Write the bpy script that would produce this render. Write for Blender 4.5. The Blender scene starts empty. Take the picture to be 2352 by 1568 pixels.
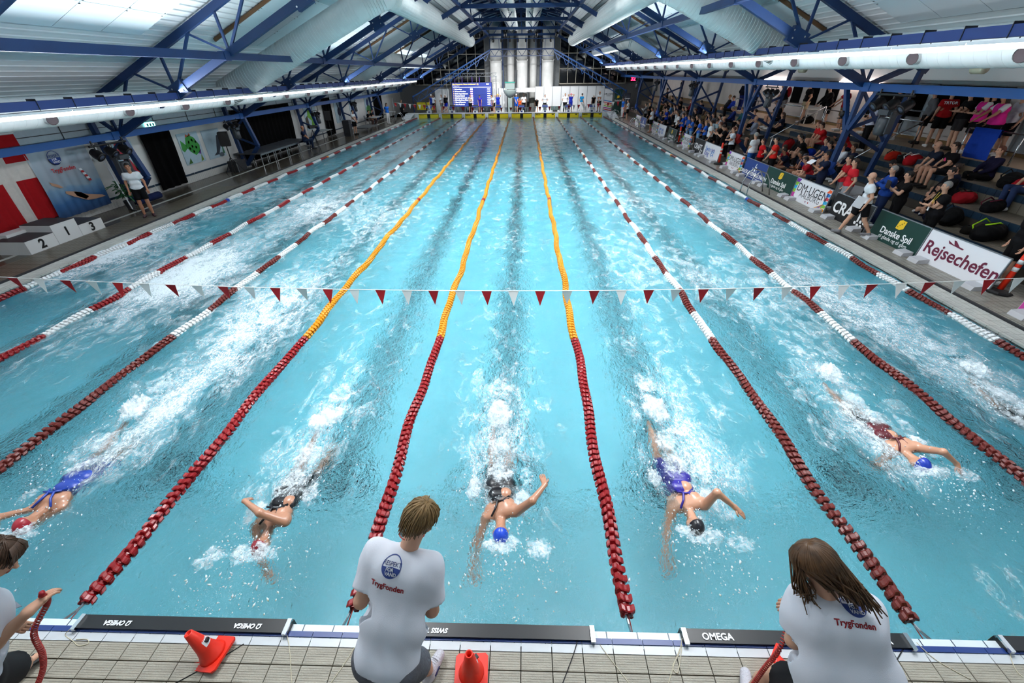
import bpy, bmesh, math, random
import numpy as np
from mathutils import Vector, Matrix, Euler
from mathutils.bvhtree import BVHTree
random.seed(7); np.random.seed(7)
D = bpy.data; S = bpy.context.scene; COL = S.collection
PI = math.pi
# ---------------------------------------------------------------- camera, world, exposure
FPX = 983.04
PITCH, ROLL, YAW = 0.562454, -0.0103, -0.0307023
CP = np.array([1.55592, -1.7181, 4.16795])
_cp, _sp, _cy, _sy = math.cos(PITCH), math.sin(PITCH), math.cos(YAW), math.sin(YAW)
FW = np.array([_sy*_cp, _cy*_cp, -_sp]); _r = np.array([_cy, -_sy, 0.]); _u = np.cross(_r, FW)
_cr, _sr = math.cos(ROLL), math.sin(ROLL)
RT = _r*_cr + _u*_sr; UP = -_r*_sr + _u*_cr
cam = D.objects.new('camera', D.cameras.new('camera')); COL.objects.link(cam)
cam.data.sensor_width = 36; cam.data.lens = 36*FPX/2352; cam.data.clip_end = 300; cam.data.clip_start = .05
cam.matrix_world = Matrix([[RT[0], UP[0], -FW[0], CP[0]], [RT[1], UP[1], -FW[1], CP[1]], [RT[2], UP[2], -FW[2], CP[2]], [0, 0, 0, 1]])
S.camera = cam
S.view_settings.view_transform = 'Standard'; S.view_settings.look = 'None'
S.view_settings.gamma = 1; S.view_settings.use_curve_mapping = False
S.view_settings.exposure = EXPOSURE = 0.8
w = D.worlds.new('night'); S.world = w; w.use_nodes = True
w.node_tree.nodes['Background'].inputs[0].default_value = (.02, .03, .045, 1)
w.node_tree.nodes['Background'].inputs[1].default_value = .5
TUBE_STRENGTH = 5.5
def area(name, loc, rot, sx, sy, power, col=(1, 1, 1), label=None):
    l = D.lights.new(name, 'AREA'); l.shape = 'RECTANGLE'; l.size = sx; l.size_y = sy; l.energy = power; l.color = col
    o = D.objects.new(name, l); COL.objects.link(o); o.location = loc; o.rotation_euler = rot; return o
for sg_ in (-1, 1):      # uplight strips added above the two trunkings to brighten the opposite roof slope
    for y0_, y1_ in (((-3, 15.5), (22.5, 31.5), (37.5, 53)) if sg_ < 0 else ((-3, 14), (21, 31.5), (37.5, 53))):
        area('roof_fill', (sg_*9.84, (y0_+y1_)/2, (3.42 if sg_ < 0 else 4.52)+.29), (0, math.radians(-180+sg_*-62), 0), .07, y1_-y0_, 25*(y1_-y0_)*(1.25 if y0_ < 0 else 1), (.95, .98, 1)).data.spread = math.radians(90)
for yy in (4, 10.5, 16.5, 21.5):   # added fill lights, out of view under the ridge, to brighten the pool
    for xx in (-1.8, 4.2): area('pool_fill', (xx, yy, 7.2), (0, 0, 0), 2.2, 3.4, 205, (.95, .98, 1)).data.spread = math.radians(120)
area('tower_fill', (1.2, 54.5, 2.3), (math.radians(180-25), 0, 0), 18, .3, 45, (.97, .98, 1)).data.spread = math.radians(130)   # added fill light, hidden behind the partition, to brighten the towers
cy = S.cycles
cy.max_bounces = 8; cy.diffuse_bounces = 3; cy.glossy_bounces = 2; cy.transmission_bounces = 6; cy.transparent_max_bounces = 10
cy.sample_clamp_indirect = 14.0; cy.sample_clamp_direct = 0; cy.use_denoising = True
cy.caustics_reflective = False; cy.caustics_refractive = True; cy.blur_glossy = .5
cy.use_adaptive_sampling = True; cy.adaptive_threshold = .05; cy.adaptive_min_samples = 20; cy.time_limit = 1000
def at(px, py, ax, val):                       # photograph pixel -> the point of its sight line where coordinate ax equals val
    d = FW + RT*(px-1176)/FPX - UP*(py-784)/FPX
    return CP + d*((val-CP[ax])/d[ax])
def reach(P, px, py, L, near=True):            # point on the pixel's sight line at limb length L from joint P
    d = FW + RT*(px-1176)/FPX - UP*(py-784)/FPX; d = d/np.linalg.norm(d)
    m = np.dot(P-CP, d); c = CP+d*m; q = L*L-((c-P)**2).sum()
    if q <= 0: return P+(c-P)/max(1e-6, np.linalg.norm(c-P))*L
    return c - d*math.sqrt(q) if near else c + d*math.sqrt(q)
# ---------------------------------------------------------------- materials
def lin(c):
    if isinstance(c, str):
        c = [int(c[i:i+2], 16)/255 for i in (0, 2, 4)]
    return tuple(((x/12.92) if x <= .04045 else ((x+.055)/1.055)**2.4) for x in c)+(1,)
MATS = {}
def mat(name, col, rough=.6, metal=0, var=0, vscale=8, bump=0, bscale=40, spec=.5, emit=None, estr=0, coat=0):
    if name in MATS: return MATS[name]
    m = D.materials.new(name); m.use_nodes = True; nt = m.node_tree; b = nt.nodes['Principled BSDF']
    c = lin(col); b.inputs['Base Color'].default_value = c; b.inputs['Roughness'].default_value = rough
    b.inputs['Metallic'].default_value = metal; b.inputs['Specular IOR Level'].default_value = spec
    if coat: b.inputs['Coat Weight'].default_value = coat
    if emit: b.inputs['Emission Color'].default_value = lin(emit); b.inputs['Emission Strength'].default_value = estr
    if var or bump:
        tc = nt.nodes.new('ShaderNodeTexCoord')
    if var:
        n = nt.nodes.new('ShaderNodeTexNoise'); n.inputs['Scale'].default_value = vscale; n.inputs['Detail'].default_value = 5
        nt.links.new(tc.outputs['Object'], n.inputs['Vector'])
        mr = nt.nodes.new('ShaderNodeMapRange'); mr.inputs[1].default_value = .3; mr.inputs[2].default_value = .7
        mr.inputs[3].default_value = 1-var; mr.inputs[4].default_value = 1+var*.6
        nt.links.new(n.outputs['Fac'], mr.inputs[0])
        mx = nt.nodes.new('ShaderNodeMix'); mx.data_type = 'RGBA'; mx.blend_type = 'MULTIPLY'; mx.inputs[0].default_value = 1
        mx.inputs[6].default_value = c; nt.links.new(mr.outputs[0], mx.inputs[7]); nt.links.new(mx.outputs[2], b.inputs['Base Color'])
    if bump:
        n2 = nt.nodes.new('ShaderNodeTexNoise'); n2.inputs['Scale'].default_value = bscale; n2.inputs['Detail'].default_value = 4
        nt.links.new(tc.outputs['Object'], n2.inputs['Vector'])
        bp = nt.nodes.new('ShaderNodeBump'); bp.inputs['Strength'].default_value = bump; bp.inputs['Distance'].default_value = .02
        nt.links.new(n2.outputs['Fac'], bp.inputs['Height']); nt.links.new(bp.outputs[0], b.inputs['Normal'])
    MATS[name] = m; return m
def cloth(hexc):
    return mat('cloth_'+hexc, hexc, .85, var=.06, vscale=9, bump=.5, bscale=9, spec=.2)
# ---------------------------------------------------------------- meshes
def V(*a): return np.array(a, float)
def unit(v):
    v = np.asarray(v, float); return v/max(1e-9, np.linalg.norm(v))
def frame(d, up=(0, 0, 1)):
    d = unit(d); up = V(*up)
    if abs(np.dot(d, up)) > .98: up = V(0, 1, 0)
    s = unit(np.cross(d, up)); return d, s, np.cross(s, d)
class MB:
    def __init__(s): s.v = []; s.f = []; s.m = []; s.n = 0
    def add(s, v, f, mi=0):
        v = [tuple(map(float, q)) for q in v]; s.v += v; s.f += [tuple(i+s.n for i in q) for q in f]; s.m += [mi]*len(f); s.n += len(v); return s
    def box(s, c, size, mi=0, R=None):
        x, y, z = [q/2 for q in size]; P = [V(a*x, b*y, d*z) for d in (-1, 1) for b in (-1, 1) for a in (-1, 1)]
        if R is not None: P = [R@p for p in P]
        return s.add([p+V(*c) for p in P], [(0, 2, 3, 1), (4, 5, 7, 6), (0, 1, 5, 4), (2, 6, 7, 3), (0, 4, 6, 2), (1, 3, 7, 5)], mi)
    def beam(s, a, b, w, h, up=(0, 0, 1), mi=0):
        a, b = V(*a), V(*b); d, sd, u = frame(b-a, up); P = []
        for q in (a, b):
            for i, j in ((-1, -1), (1, -1), (1, 1), (-1, 1)): P.append(q+sd*w/2*i+u*h/2*j)
        return s.add(P, [(0, 1, 2, 3), (7, 6, 5, 4), (0, 4, 5, 1), (1, 5, 6, 2), (2, 6, 7, 3), (3, 7, 4, 0)], mi)
    def tube(s, pts, r, n=8, mi=0, cap=True):
        pts = [V(*p) for p in pts]; N = len(pts); r = r if hasattr(r, '__len__') else [r]*N; P = []; u0 = None
        for i, p in enumerate(pts):
            d = unit(pts[min(i+1, N-1)]-pts[max(i-1, 0)])
            if u0 is None: _, sd, u = frame(d)
            else:
                sd = np.cross(d, u0); sd = unit(sd) if np.linalg.norm(sd) > 1e-6 else frame(d)[1]; u = np.cross(sd, d)
            u0 = u
            for k in range(n):
                a = 2*PI*k/n; P.append(p+(sd*math.cos(a)+u*math.sin(a))*r[i])
        F = [(i*n+k, i*n+(k+1) % n, (i+1)*n+(k+1) % n, (i+1)*n+k) for i in range(N-1) for k in range(n)]
        if cap: F += [tuple(range(n-1, -1, -1)), tuple((N-1)*n+k for k in range(n))]
        return s.add(P, F, mi)
    def lathe(s, c, prof, n=16, mi=0, axis=(0, 0, 1)):
        d, sd, u = frame(axis); P = []
        for r, h in prof:
            for k in range(n):
                a = 2*PI*k/n; P.append(V(*c)+d*h+(sd*math.cos(a)+u*math.sin(a))*r)
        N = len(prof); F = [(i*n+k, i*n+(k+1) % n, (i+1)*n+(k+1) % n, (i+1)*n+k) for i in range(N-1) for k in range(n)]
        if prof[0][0] > 1e-4: F.append(tuple(range(n-1, -1, -1)))
        if prof[-1][0] > 1e-4: F.append(tuple((N-1)*n+k for k in range(n)))
        return s.add(P, F, mi)
    def poly(s, pts, off, mi=0):                # flat outline pts given depth by the vector off
        n = len(pts); off = V(*off); P = [V(*p) for p in pts]; P += [p+off for p in P]
        return s.add(P, [tuple(range(n-1, -1, -1)), tuple(range(n, 2*n))]+[(i, (i+1) % n, n+(i+1) % n, n+i) for i in range(n)], mi)
    def ell(s, c, r, n=10, m=7, mi=0, R=None):
        P = []; F = []
        for i in range(1, m):
            t = PI*i/m
            for k in range(n):
                a = 2*PI*k/n; q = V(math.sin(t)*math.cos(a)*r[0], math.sin(t)*math.sin(a)*r[1], math.cos(t)*r[2]); P.append((R@q if R is not None else q)+V(*c))
        z = V(0, 0, r[2]); z = R@z if R is not None else z; P += [V(*c)+z, V(*c)-z]; T = len(P)-2
        F = [(i*n+k, (i+1)*n+k, (i+1)*n+(k+1) % n, i*n+(k+1) % n) for i in range(m-2) for k in range(n)]
        F += [(T, k, (k+1) % n) for k in range(n)]+[(T+1, (m-2)*n+(k+1) % n, (m-2)*n+k) for k in range(n)]
        return s.add(P, F, mi)
    def mesh(s, name='m', smooth=False):
        me = D.meshes.new(name); me.from_pydata(s.v, [], s.f)
        if any(s.m): me.polygons.foreach_set('material_index', s.m)
        if smooth: me.polygons.foreach_set('use_smooth', [True]*len(s.f))
        me.update(); return me
    def build(s, name, m, parent=None, smooth=False, **k):
        return obj(name, s.mesh(name, smooth), m, parent, **k)
def obj(name, me, m=None, parent=None, label=None, cat=None, group=None, kind=None, loc=None):
    o = D.objects.new(name, me); COL.objects.link(o)
    if m is not None:
        ms = m if isinstance(m, (list, tuple)) else [m]
        if me is not None and len(me.materials) == 0:
            for q in ms: me.materials.append(q)
        elif me is not None:
            for i, q in enumerate(ms):
                o.material_slots[i].link = 'OBJECT'; o.material_slots[i].material = q
    if parent is not None: o.parent = parent
    if loc is not None: o.location = loc
    return tag(o, label, cat, group, kind)
def tag(o, label=None, cat=None, group=None, kind=None):
    if label: o['label'] = label
    if cat: o['category'] = cat
    if group: o['group'] = group
    if kind: o['kind'] = kind
    return o
def thing(name, label, cat, loc=(0, 0, 0), rz=0, group=None):
    o = obj(name, None, label=label, cat=cat, group=group); o.location = loc; o.rotation_euler = (0, 0, rz); return o
def smooth_by(me):
    me.polygons.foreach_set('use_smooth', [True]*len(me.polygons)); return me
def copy_tree(o, loc=None, rz=None, label=None, parent=None):
    c = o.copy(); COL.objects.link(c); c.parent = parent
    if loc is not None: c.location = loc
    if rz is not None: c.rotation_euler = (0, 0, rz)
    if label: c['label'] = label
    for ch in [q for q in KIDS(o)]: copy_tree(ch, parent=c)
    return c
def KIDS(o): return list(o.children)
_FT = {}
def text_mesh(s, size, depth=.002, bold=.0, align='CENTER', shear=0):
    cu = D.curves.new('t', 'FONT'); cu.body = s; cu.size = size; cu.extrude = depth/2; cu.align_x = align; cu.align_y = 'CENTER'; cu.offset = bold; cu.shear = shear
    cu.resolution_u = 3
    o = D.objects.new('t', cu); COL.objects.link(o); bpy.context.view_layer.update()
    me = D.meshes.new_from_object(o.evaluated_get(bpy.context.evaluated_depsgraph_get())); D.objects.remove(o); D.curves.remove(cu)
    me.materials.clear(); return me
def put_text(s, size, origin, xdir, ydir, m, parent=None, bold=0, align='CENTER', name='lettering', off=.004, shear=0, mirror=False):
    me = text_mesh(s, size, bold=bold, align=align, shear=shear)
    x, y = unit(xdir), unit(ydir); z = np.cross(x, y)
    if mirror: x = -x; y = -y
    M = Matrix([[x[0], y[0], z[0], origin[0]+z[0]*off], [x[1], y[1], z[1], origin[1]+z[1]*off], [x[2], y[2], z[2], origin[2]+z[2]*off], [0, 0, 0, 1]])
    me.transform(M); return obj(name, me, m, parent)
# ---------------------------------------------------------------- organic surfaces: blended solids polygonised on a grid
def smin(a, b, k):
    h = np.clip(.5+.5*(b-a)/k, 0, 1); return b*(1-h)+a*h-k*h*(1-h)
def dprim(P, q):
    if q[0] == 'c':
        a, b, ra, rb = q[1:5]; ab = b-a; L = float(ab@ab)
        t = np.clip(((P-a)@ab)/max(L, 1e-9), 0, 1); return np.linalg.norm(P-a-t[:, None]*ab, axis=1)-(ra+(rb-ra)*t)
    c, R, r = q[1:4]; Q = (P-c)@R.T; k0 = np.linalg.norm(Q/r, axis=1); k1 = np.linalg.norm(Q/(r*r), axis=1)
    return k0*(k0-1)/np.maximum(k1, 1e-6)
def dall(P, prims, k):
    d = None
    for q in prims:
        e = dprim(P, q); d = e if d is None else smin(d, e, k)
    return d
def pbounds(prims):
    lo = V(9e9, 9e9, 9e9); hi = -lo
    for q in prims:
        if q[0] == 'c':
            for p, r in ((q[1], q[3]), (q[2], q[4])): lo = np.minimum(lo, p-r); hi = np.maximum(hi, p+r)
        else: r = float(max(q[3])); lo = np.minimum(lo, q[1]-r); hi = np.maximum(hi, q[1]+r)
    return lo, hi
def nets(f, lo, hi, h):
    B = 6; lo = np.asarray(lo)-2.5*h; n = np.ceil((np.asarray(hi)+2.5*h-lo)/h).astype(int)+1; nb = (n+B-1)//B; n = nb*B
    ax = [lo[i]+(np.arange(nb[i])*B+(B-1)/2)*h for i in range(3)]
    C = np.stack(np.meshgrid(*ax, indexing='ij'), -1).reshape(-1, 3); dc = f(C)
    act = np.abs(dc) < h*B*1.0+h
    G = np.repeat(np.repeat(np.repeat(dc.reshape(nb), B, 0), B, 1), B, 2).astype(np.float32)
    idx = np.argwhere(act.reshape(nb)); o = np.stack(np.meshgrid(*[np.arange(B)]*3, indexing='ij'), -1).reshape(-1, 3)
    I = (idx[:, None, :]*B+o[None]).reshape(-1, 3)
    G[I[:, 0], I[:, 1], I[:, 2]] = f(lo+I*h)
    s = G < 0
    cs = np.zeros(tuple(q-1 for q in G.shape), np.int8); vp = np.zeros(cs.shape+(3,), np.float32); cnt = np.zeros(cs.shape, np.float32)
    def sl(o): return tuple(slice(o[i], G.shape[i]-1+o[i]) for i in range(3))
    cor = [(a, b, c) for a in (0, 1) for b in (0, 1) for c in (0, 1)]
    for c in cor: cs += s[sl(c)]
    act = (cs > 0) & (cs < 8); A = np.argwhere(act)
    if len(A) == 0: return np.zeros((0, 3)), np.zeros((0, 4), int)
    vp = np.zeros((len(A), 3), np.float32); cnt = np.zeros(len(A), np.float32)
    for c in cor:
        for a in range(3):
            if c[a]: continue
            e = list(c); e[a] = 1; g0 = G[A[:, 0]+c[0], A[:, 1]+c[1], A[:, 2]+c[2]]; g1 = G[A[:, 0]+e[0], A[:, 1]+e[1], A[:, 2]+e[2]]
            m = (g0 < 0) != (g1 < 0); t = np.where(m, g0/np.where(g0-g1 == 0, 1, g0-g1), 0); p = np.tile(np.array(c, np.float32), (len(A), 1)); p[:, a] += t
            vp += p*m[:, None]; cnt += m
    vp = vp/cnt[:, None]+A; vid = -np.ones(cs.shape, int); vid[A[:, 0], A[:, 1], A[:, 2]] = np.arange(len(A))
    F = []
    for a in range(3):
        b, c = (a+1) % 3, (a+2) % 3; s0 = [slice(1, -1)]*3; s1 = [slice(1, -1)]*3; s0[a] = slice(1, -2); s1[a] = slice(2, -1)
        x0 = s[tuple(s0)]; x1 = s[tuple(s1)]; E = np.argwhere(x0 != x1)+1
        if len(E) == 0: continue
        fl = s[E[:, 0], E[:, 1], E[:, 2]]
        def g(db, dc):
            q = E.copy(); q[:, b] -= db; q[:, c] -= dc; return vid[q[:, 0], q[:, 1], q[:, 2]]
        q = np.stack([g(1, 1), g(0, 1), g(0, 0), g(1, 0)], 1); q[~fl] = q[~fl][:, ::-1]; F.append(q)
    F = np.concatenate(F); F = F[(F >= 0).all(1)]
    return lo+vp*h, F
def sdf_mesh(name, prims, h, k=.03, clip=None, extra=None):
    lo, hi = pbounds(prims); f = (lambda P: dall(P, prims, k)) if clip is None else (lambda P: clip(P, dall(P, prims, k)))
    v, F = nets(f, lo, hi, h); me = D.meshes.new(name)
    v = v.tolist(); F = F.tolist(); mi = [0]*len(F)
    if extra is not None:
        n = len(v); v += extra.v; F += [[i+n for i in q] for q in extra.f]; mi += extra.m
    me.from_pydata(v, [], F); me.polygons.foreach_set('material_index', mi); me.polygons.foreach_set('use_smooth', [True]*len(F)); me.update(); return me
# ---------------------------------------------------------------- setting
AX = 1.23; TY = [6.75+7.7*i for i in range(7)]          # roof axis, truss planes
BL, BR, YE = -10.3, 10.3, 50.0                          # pool basin
def zb(r): return 6.02+.485*(6.43-r)                    # bottom chord height at distance r from the axis
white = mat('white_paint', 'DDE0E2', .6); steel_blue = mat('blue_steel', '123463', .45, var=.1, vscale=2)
deck_m = mat('ceiling_steel', 'D5DDE0', .5, var=.04, vscale=1.5); duct_m = mat('duct_white', 'D6DCDC', .45, var=.05, vscale=3)
chrome = mat('chrome', 'B8BCC0', .2, 1); black = mat('black_plastic', '0C0C0E', .5); dgrey = mat('dark_grey', '2A2C30', .6)
tile_m = mat('deck_tile', 'A39D8F', .55, var=.16, vscale=6, bump=.25, bscale=60); grout = mat('grout', '3C3832', .9)
pad_y = mat('pad_yellow', 'E8D21E', .5); pad_k = mat('pad_black', '101216', .35); blue_t = mat('edge_blue', '1C3A7C', .35)
kerb_m = mat('kerb_tile', 'BDBDB6', .5, var=.12, vscale=4); wetfloor = mat('wet_floor', '6C675C', .25, var=.15, vscale=2)
def struct(name, mb, m, parent=None, label=None, smooth=False):
    return mb.build(name, m, parent, smooth, kind=None if parent else 'structure', label=label)
# pool basin (tiled shell)
def brick_mat(name, c1, c2, cm, sx, sy, mortar=.03, rough=.4, off=0, axes='XYZ', var=.1):
    m = D.materials.new(name); m.use_nodes = True; nt = m.node_tree; b = nt.nodes['Principled BSDF']; b.inputs['Roughness'].default_value = rough
    tc = nt.nodes.new('ShaderNodeTexCoord'); src = tc.outputs['Object']
    sp = nt.nodes.new('ShaderNodeSeparateXYZ'); cb = nt.nodes.new('ShaderNodeCombineXYZ'); nt.links.new(src, sp.inputs[0])
    for i, a in enumerate(axes): nt.links.new(sp.outputs['XYZ'.index(a)], cb.inputs[i])
    t = nt.nodes.new('ShaderNodeTexBrick'); t.offset = off; t.squash = 1; t.inputs['Scale'].default_value = 1
    t.inputs['Brick Width'].default_value = sx; t.inputs['Row Height'].default_value = sy; t.inputs['Mortar Size'].default_value = mortar*min(sx, sy); t.inputs['Mortar Smooth'].default_value = .1
    t.inputs['Color1'].default_value = lin(c1); t.inputs['Color2'].default_value = lin(c2); t.inputs['Mortar'].default_value = lin(cm)
    nt.links.new(cb.outputs[0], t.inputs['Vector'])
    n = nt.nodes.new('ShaderNodeTexNoise'); n.inputs['Scale'].default_value = 1.3; n.inputs['Detail'].default_value = 6; nt.links.new(src, n.inputs['Vector'])
    mr = nt.nodes.new('ShaderNodeMapRange'); mr.inputs[1].default_value = .3; mr.inputs[2].default_value = .7; mr.inputs[3].default_value = 1-var; mr.inputs[4].default_value = 1+var*.5
    nt.links.new(n.outputs['Fac'], mr.inputs[0]); mx = nt.nodes.new('ShaderNodeMix'); mx.data_type = 'RGBA'; mx.blend_type = 'MULTIPLY'; mx.inputs[0].default_value = 1
    nt.links.new(t.outputs['Color'], mx.inputs[6]); nt.links.new(mr.outputs[0], mx.inputs[7]); nt.links.new(mx.outputs[2], b.inputs['Base Color'])
    bp = nt.nodes.new('ShaderNodeBump'); bp.inputs['Strength'].default_value = .6; bp.inputs['Distance'].default_value = .004; bp.invert = True
    nt.links.new(t.outputs['Fac'], bp.inputs['Height']); nt.links.new(bp.outputs[0], b.inputs['Normal']); return m
ZB = -1.5
pool_c = '74D2E6'
pool_m = brick_mat('pool_tile', pool_c, '6CCBE0', '2E6F80', .25, .125, .03, .35, var=.06)
b = MB(); b.add([(BL, 0, ZB), (BR, 0, ZB), (BR, YE, ZB), (BL, YE, ZB)], [(0, 1, 2, 3)])
pool_floor = struct('floor', b, pool_m, label='pale turquoise tiled bottom of the swimming pool')
b = MB()
b.add([(BL, 0, ZB), (BL, YE, ZB), (BL, YE, .0), (BL, 0, .0)], [(0, 1, 2, 3)]); b.add([(BR, 0, ZB), (BR, YE, ZB), (BR, YE, .0), (BR, 0, .0)], [(3, 2, 1, 0)])
struct('wall_pool_side', b, brick_mat('pool_tile_yz', pool_c, '6CCBE0', '2E6F80', .25, .125, .03, .35, axes='YZX'), label='tiled side of the pool basin')
b = MB(); b.box((0, -.06, (ZB+.28)/2), (20.9, .12, .28-ZB)); b.box((0, YE+.7, (ZB+.38)/2), (22.6, 1.4, .38-ZB))
struct('wall_pool_end', b, brick_mat('pool_tile_xz', 'DDE6E8', 'D5E0E4', '3A4A5C', .25, .125, .04, .35, axes='XZY'), label='white tiled end wall of the pool')
# real tiles, laid on the pool bottom near the wall
b = MB()
for i in range(85):
    for j in range(16):
        x, y = BL+.12+.245*i, .02+j*.1265
        b.box((x, y+.062, ZB+.004), (.226, .108, .012))
b.build('tile', mat('pool_tile_raised', pool_c, .35, var=.05), pool_floor, kind='stuff')
struct('trim_1', MB().add([(BL, -.0, ZB+.001), (BR+.4, 0, ZB+.001), (BR+.4, 2.1, ZB+.001), (BL, 2.1, ZB+.001)], [(0, 1, 2, 3)]), mat('pool_joint', '103040', .7), label='dark joints between the pool bottom tiles')
# black lane lines with their T ends
lk = mat('lane_line_black', '060A10', .95, spec=.02)
for i in range(8):
    X = -8.75+2.5*i; b = MB(); b.box((X, 25, ZB+.012), (.31, 45.2, .02)); b.box((X, 2.5, ZB+.012), (1.0, .27, .02)); b.box((X, 47.5, ZB+.012), (1.0, .27, .02))
    b.build('lane_line', lk, pool_floor)
# ---------------------------------------------------------------- decks
def slab(name, x0, x1, y0, y1, z0, z1, m, label, parent=None):
    b = MB(); b.box(((x0+x1)/2, (y0+y1)/2, (z0+z1)/2), (x1-x0, y1-y0, z1-z0)); return struct(name, b, m, parent, label)
side_m = brick_mat('side_tile', '575146', '4F4A40', '2A2620', .25, .125, .06, .22, axes='YXZ', var=.22)
kerbL = brick_mat('kerb_mat', 'B9B9B2', 'AFAFA8', '6C6A64', .25, .125, .04, .4, axes='YXZ', var=.2)
deckL = slab('floor', -13.7, -10.95, -1.5, 58, -.5, 0, side_m, 'dark grey brown tiled pool deck on the left side')
deckR = slab('floor', 10.95, 13.2, -1.5, 58, -.5, .03, brick_mat('side_tile_right', '8E8A80', '85817A', '4A463E', .25, .125, .06, .3, axes='YXZ', var=.2), 'grey tiled pool deck in front of the stands')
b = MB()
for s, e in ((-1, BL), (1, BR)):
    b.box((e+s*.09, 25, -.02), (.18, 50, .12)); b.box((e+s*.40, 25, -.045), (.40, 50.0, .06)); b.box((e+s*.62, 25, -.02), (.05, 50, .1), mi=1)
struct('trim_2', b, [kerbL, dgrey], label='pale tiled overflow kerb along the pool edge')
# small kerb tiles near the camera, right side and left side
for s, e, nm, par in ((1, BR, 'R', deckR), (-1, BL, 'L', deckL)):
    b = MB(); x0 = e+s*.2
    for j in range(3):
        for i in range(70): b.box((x0+s*(.06+.125*j), 2.5+.25*i+.125, -.012), (.116, .24, .022))
    b.build('kerb_tile', kerb_m, par, kind='stuff')
    b = MB()
    for j in range(8):
        for i in range(60): b.box((e+s*(.75+.128*j), 2.5+.25*i+.125, .0+(.034 if s > 0 else .004)), (.118, .24, .012))
    b.build('floor_tile', mat('side_tile_raised', '5C564A', .35, var=.2, vscale=4) if s < 0 else mat('side_tile_raised_right', '8A867C', .35, var=.2, vscale=4), par, kind='stuff')
line_m = mat('deck_line', 'A9ABA6', .5)
slab('trim_3', -12.5, -12.38, 2, 50, 0, .006, line_m, 'pale line along the left deck')
# near end deck built tile by tile
base = slab('floor', -6, 13.2, -3.4, -.0, -.2, .262, grout, 'near end deck of beige ribbed tiles')
tme = MB(); tme.box((0, 0, 0), (.236, .117, .03)); 
for s in (0,): 
    for k in range(7): tme.box((0, -.048+.016*k, .0155), (.23, .009, .003))
tm = tme.mesh('tile'); tm.materials.append(tile_m)
t2 = MB(); t2.box((0, 0, 0), (.236, .06, .03)); tm2 = t2.mesh('tile_w'); tm2.materials.append(mat('edge_white_tile', 'C4C8CC', .35, var=.06))
for i in range(46):
    X = -3.92+.2433*i; o = obj('edge_tile', tm2, parent=base); o.location = (X, -.131, .272+.001*random.random())
    for j in range(6): o = obj('tile', tm, parent=base); o.location = (X, -.226-.126*j, .272+random.uniform(-.001, .001))
b = MB()
for i in range(46): b.box((-3.92+.2433*i, -.075, .268), (.238, .04, .05))
b.build('edge_tile', blue_t, base, kind='stuff')
b = MB(); b.box((4, -.108+.012, .276), (19, .012, .006)); b.build('gutter_slot', mat('gutter_grey', '5B5E62', .5), base)
# far end deck
slab('floor', -13.6, 19, 51.4, 60, -.4, .0, side_m, 'grey deck behind the far end of the pool')
slab('trim_4', -11.3, 11.3, 50.0, 51.5, .38, .40, mat('bulkhead_top', 'B9BCC0', .4, var=.1), 'pale top of the raised far end of the pool')
b = MB()
for s in (-1, 1): b.add([(s*10.3, 50, 0), (s*10.3, 50, .4), (s*11.3, 50.6, .4), (s*11.3, 50.6, -.05), (s*10.3, 47.6, .0), (s*11.3, 48.4, .0)], [(0, 1, 2, 3), (4, 0, 3, 5), (1, 4, 5, 2)] if s > 0 else [(3, 2, 1, 0), (5, 3, 0, 4), (2, 5, 4, 1)])
struct('trim_5', b, MATS.get('x') or brick_mat('white_brick', 'D3D8DA', 'CCD2D5', '6B747C', .2, .1, .08, .4, axes='XZY'), label='white tiled corner block at the far end')
# touch pads
def pad(X, Y, face, label, txt=None, w=.9):
    s = face; t = thing('touch_pad', label, 'touch pad', (X, Y, 0), 0, 'timing touch pads on the pool end walls')
    zt = .3 if s > 0 else .38
    b = MB(); b.box((0, s*-.035, zt-.01), (2*w, .09, .05)); b.box((0, s*.02, zt-.35), (2*w, .02, .7)); b.build('frame', pad_k, t)
    for k in (-1, 1): MB().box((k*(w/2+.07), s*.034, zt-.33), (w-.18, .012, .58)).build('panel', pad_y, t)
    for k in (-1, 1): MB().box((k*(w-.02), s*-.04, zt+.02), (.035, .12, .03)).build('bracket', chrome, t)
    return t
wt = mat('white_print', 'E8EAEE', .5); dkp = mat('dark_print', '1A1C24', .5)
near = {-1.25: ('ΩOMEGA', 'left of the man in grey shorts'), 1.25: ('SWISS TIMING', 'right of the man in grey shorts'), 3.75: ('OMEGA', 'in front of the long-haired woman'), 6.25: ('OMEGA', 'at the right edge')}
for X, (s, l) in near.items():
    t = pad(X, -.0, 1, 'black topped touch pad on the near wall '+l, w=.9)
    def lt(str_, x, size=.05, par=t, mir=False): put_text(str_, size, (x, -.037, .316), (1, 0, 0), (0, 1, 0), wt, par, bold=.002, mirror=mir, shear=.2 if mir else 0)
    if X == -1.25: lt('Ω OMEGA', -.55, mir=True); lt('Ω OMEGA', .55, mir=True)
    elif X == 1.25: lt('SWISS TIMING', -.45, mir=True)
    elif X == 3.75: lt('OMEGA', -.62, .07); lt('OMEGA', .62, .07)
    else: lt('OMEGA', -.5, .07)
ords = ['first', 'second', 'third', 'fourth', 'fifth', 'sixth', 'seventh', 'eighth']
for i in range(8):
    t = pad(-8.75+2.5*i, 50, -1, 'yellow touch pad on the far wall, %s from the left' % ords[i], w=1.08)
    if i in (2, 3, 5, 7): put_text('OMEGA', .17, (-.78, -.045, .25), (1, 0, 0), (0, 0, 1), dkp, t, bold=.004)
    else: put_text('SWISS TIMING', .07, (-.72, -.045, .25), (1, 0, 0), (0, 0, 1), dkp, t)
    if i in (2, 5, 6, 7): MB().box((.82, -.045, .27), (.22, .01, .09)).build('sensor_mark', black, t)
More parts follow.
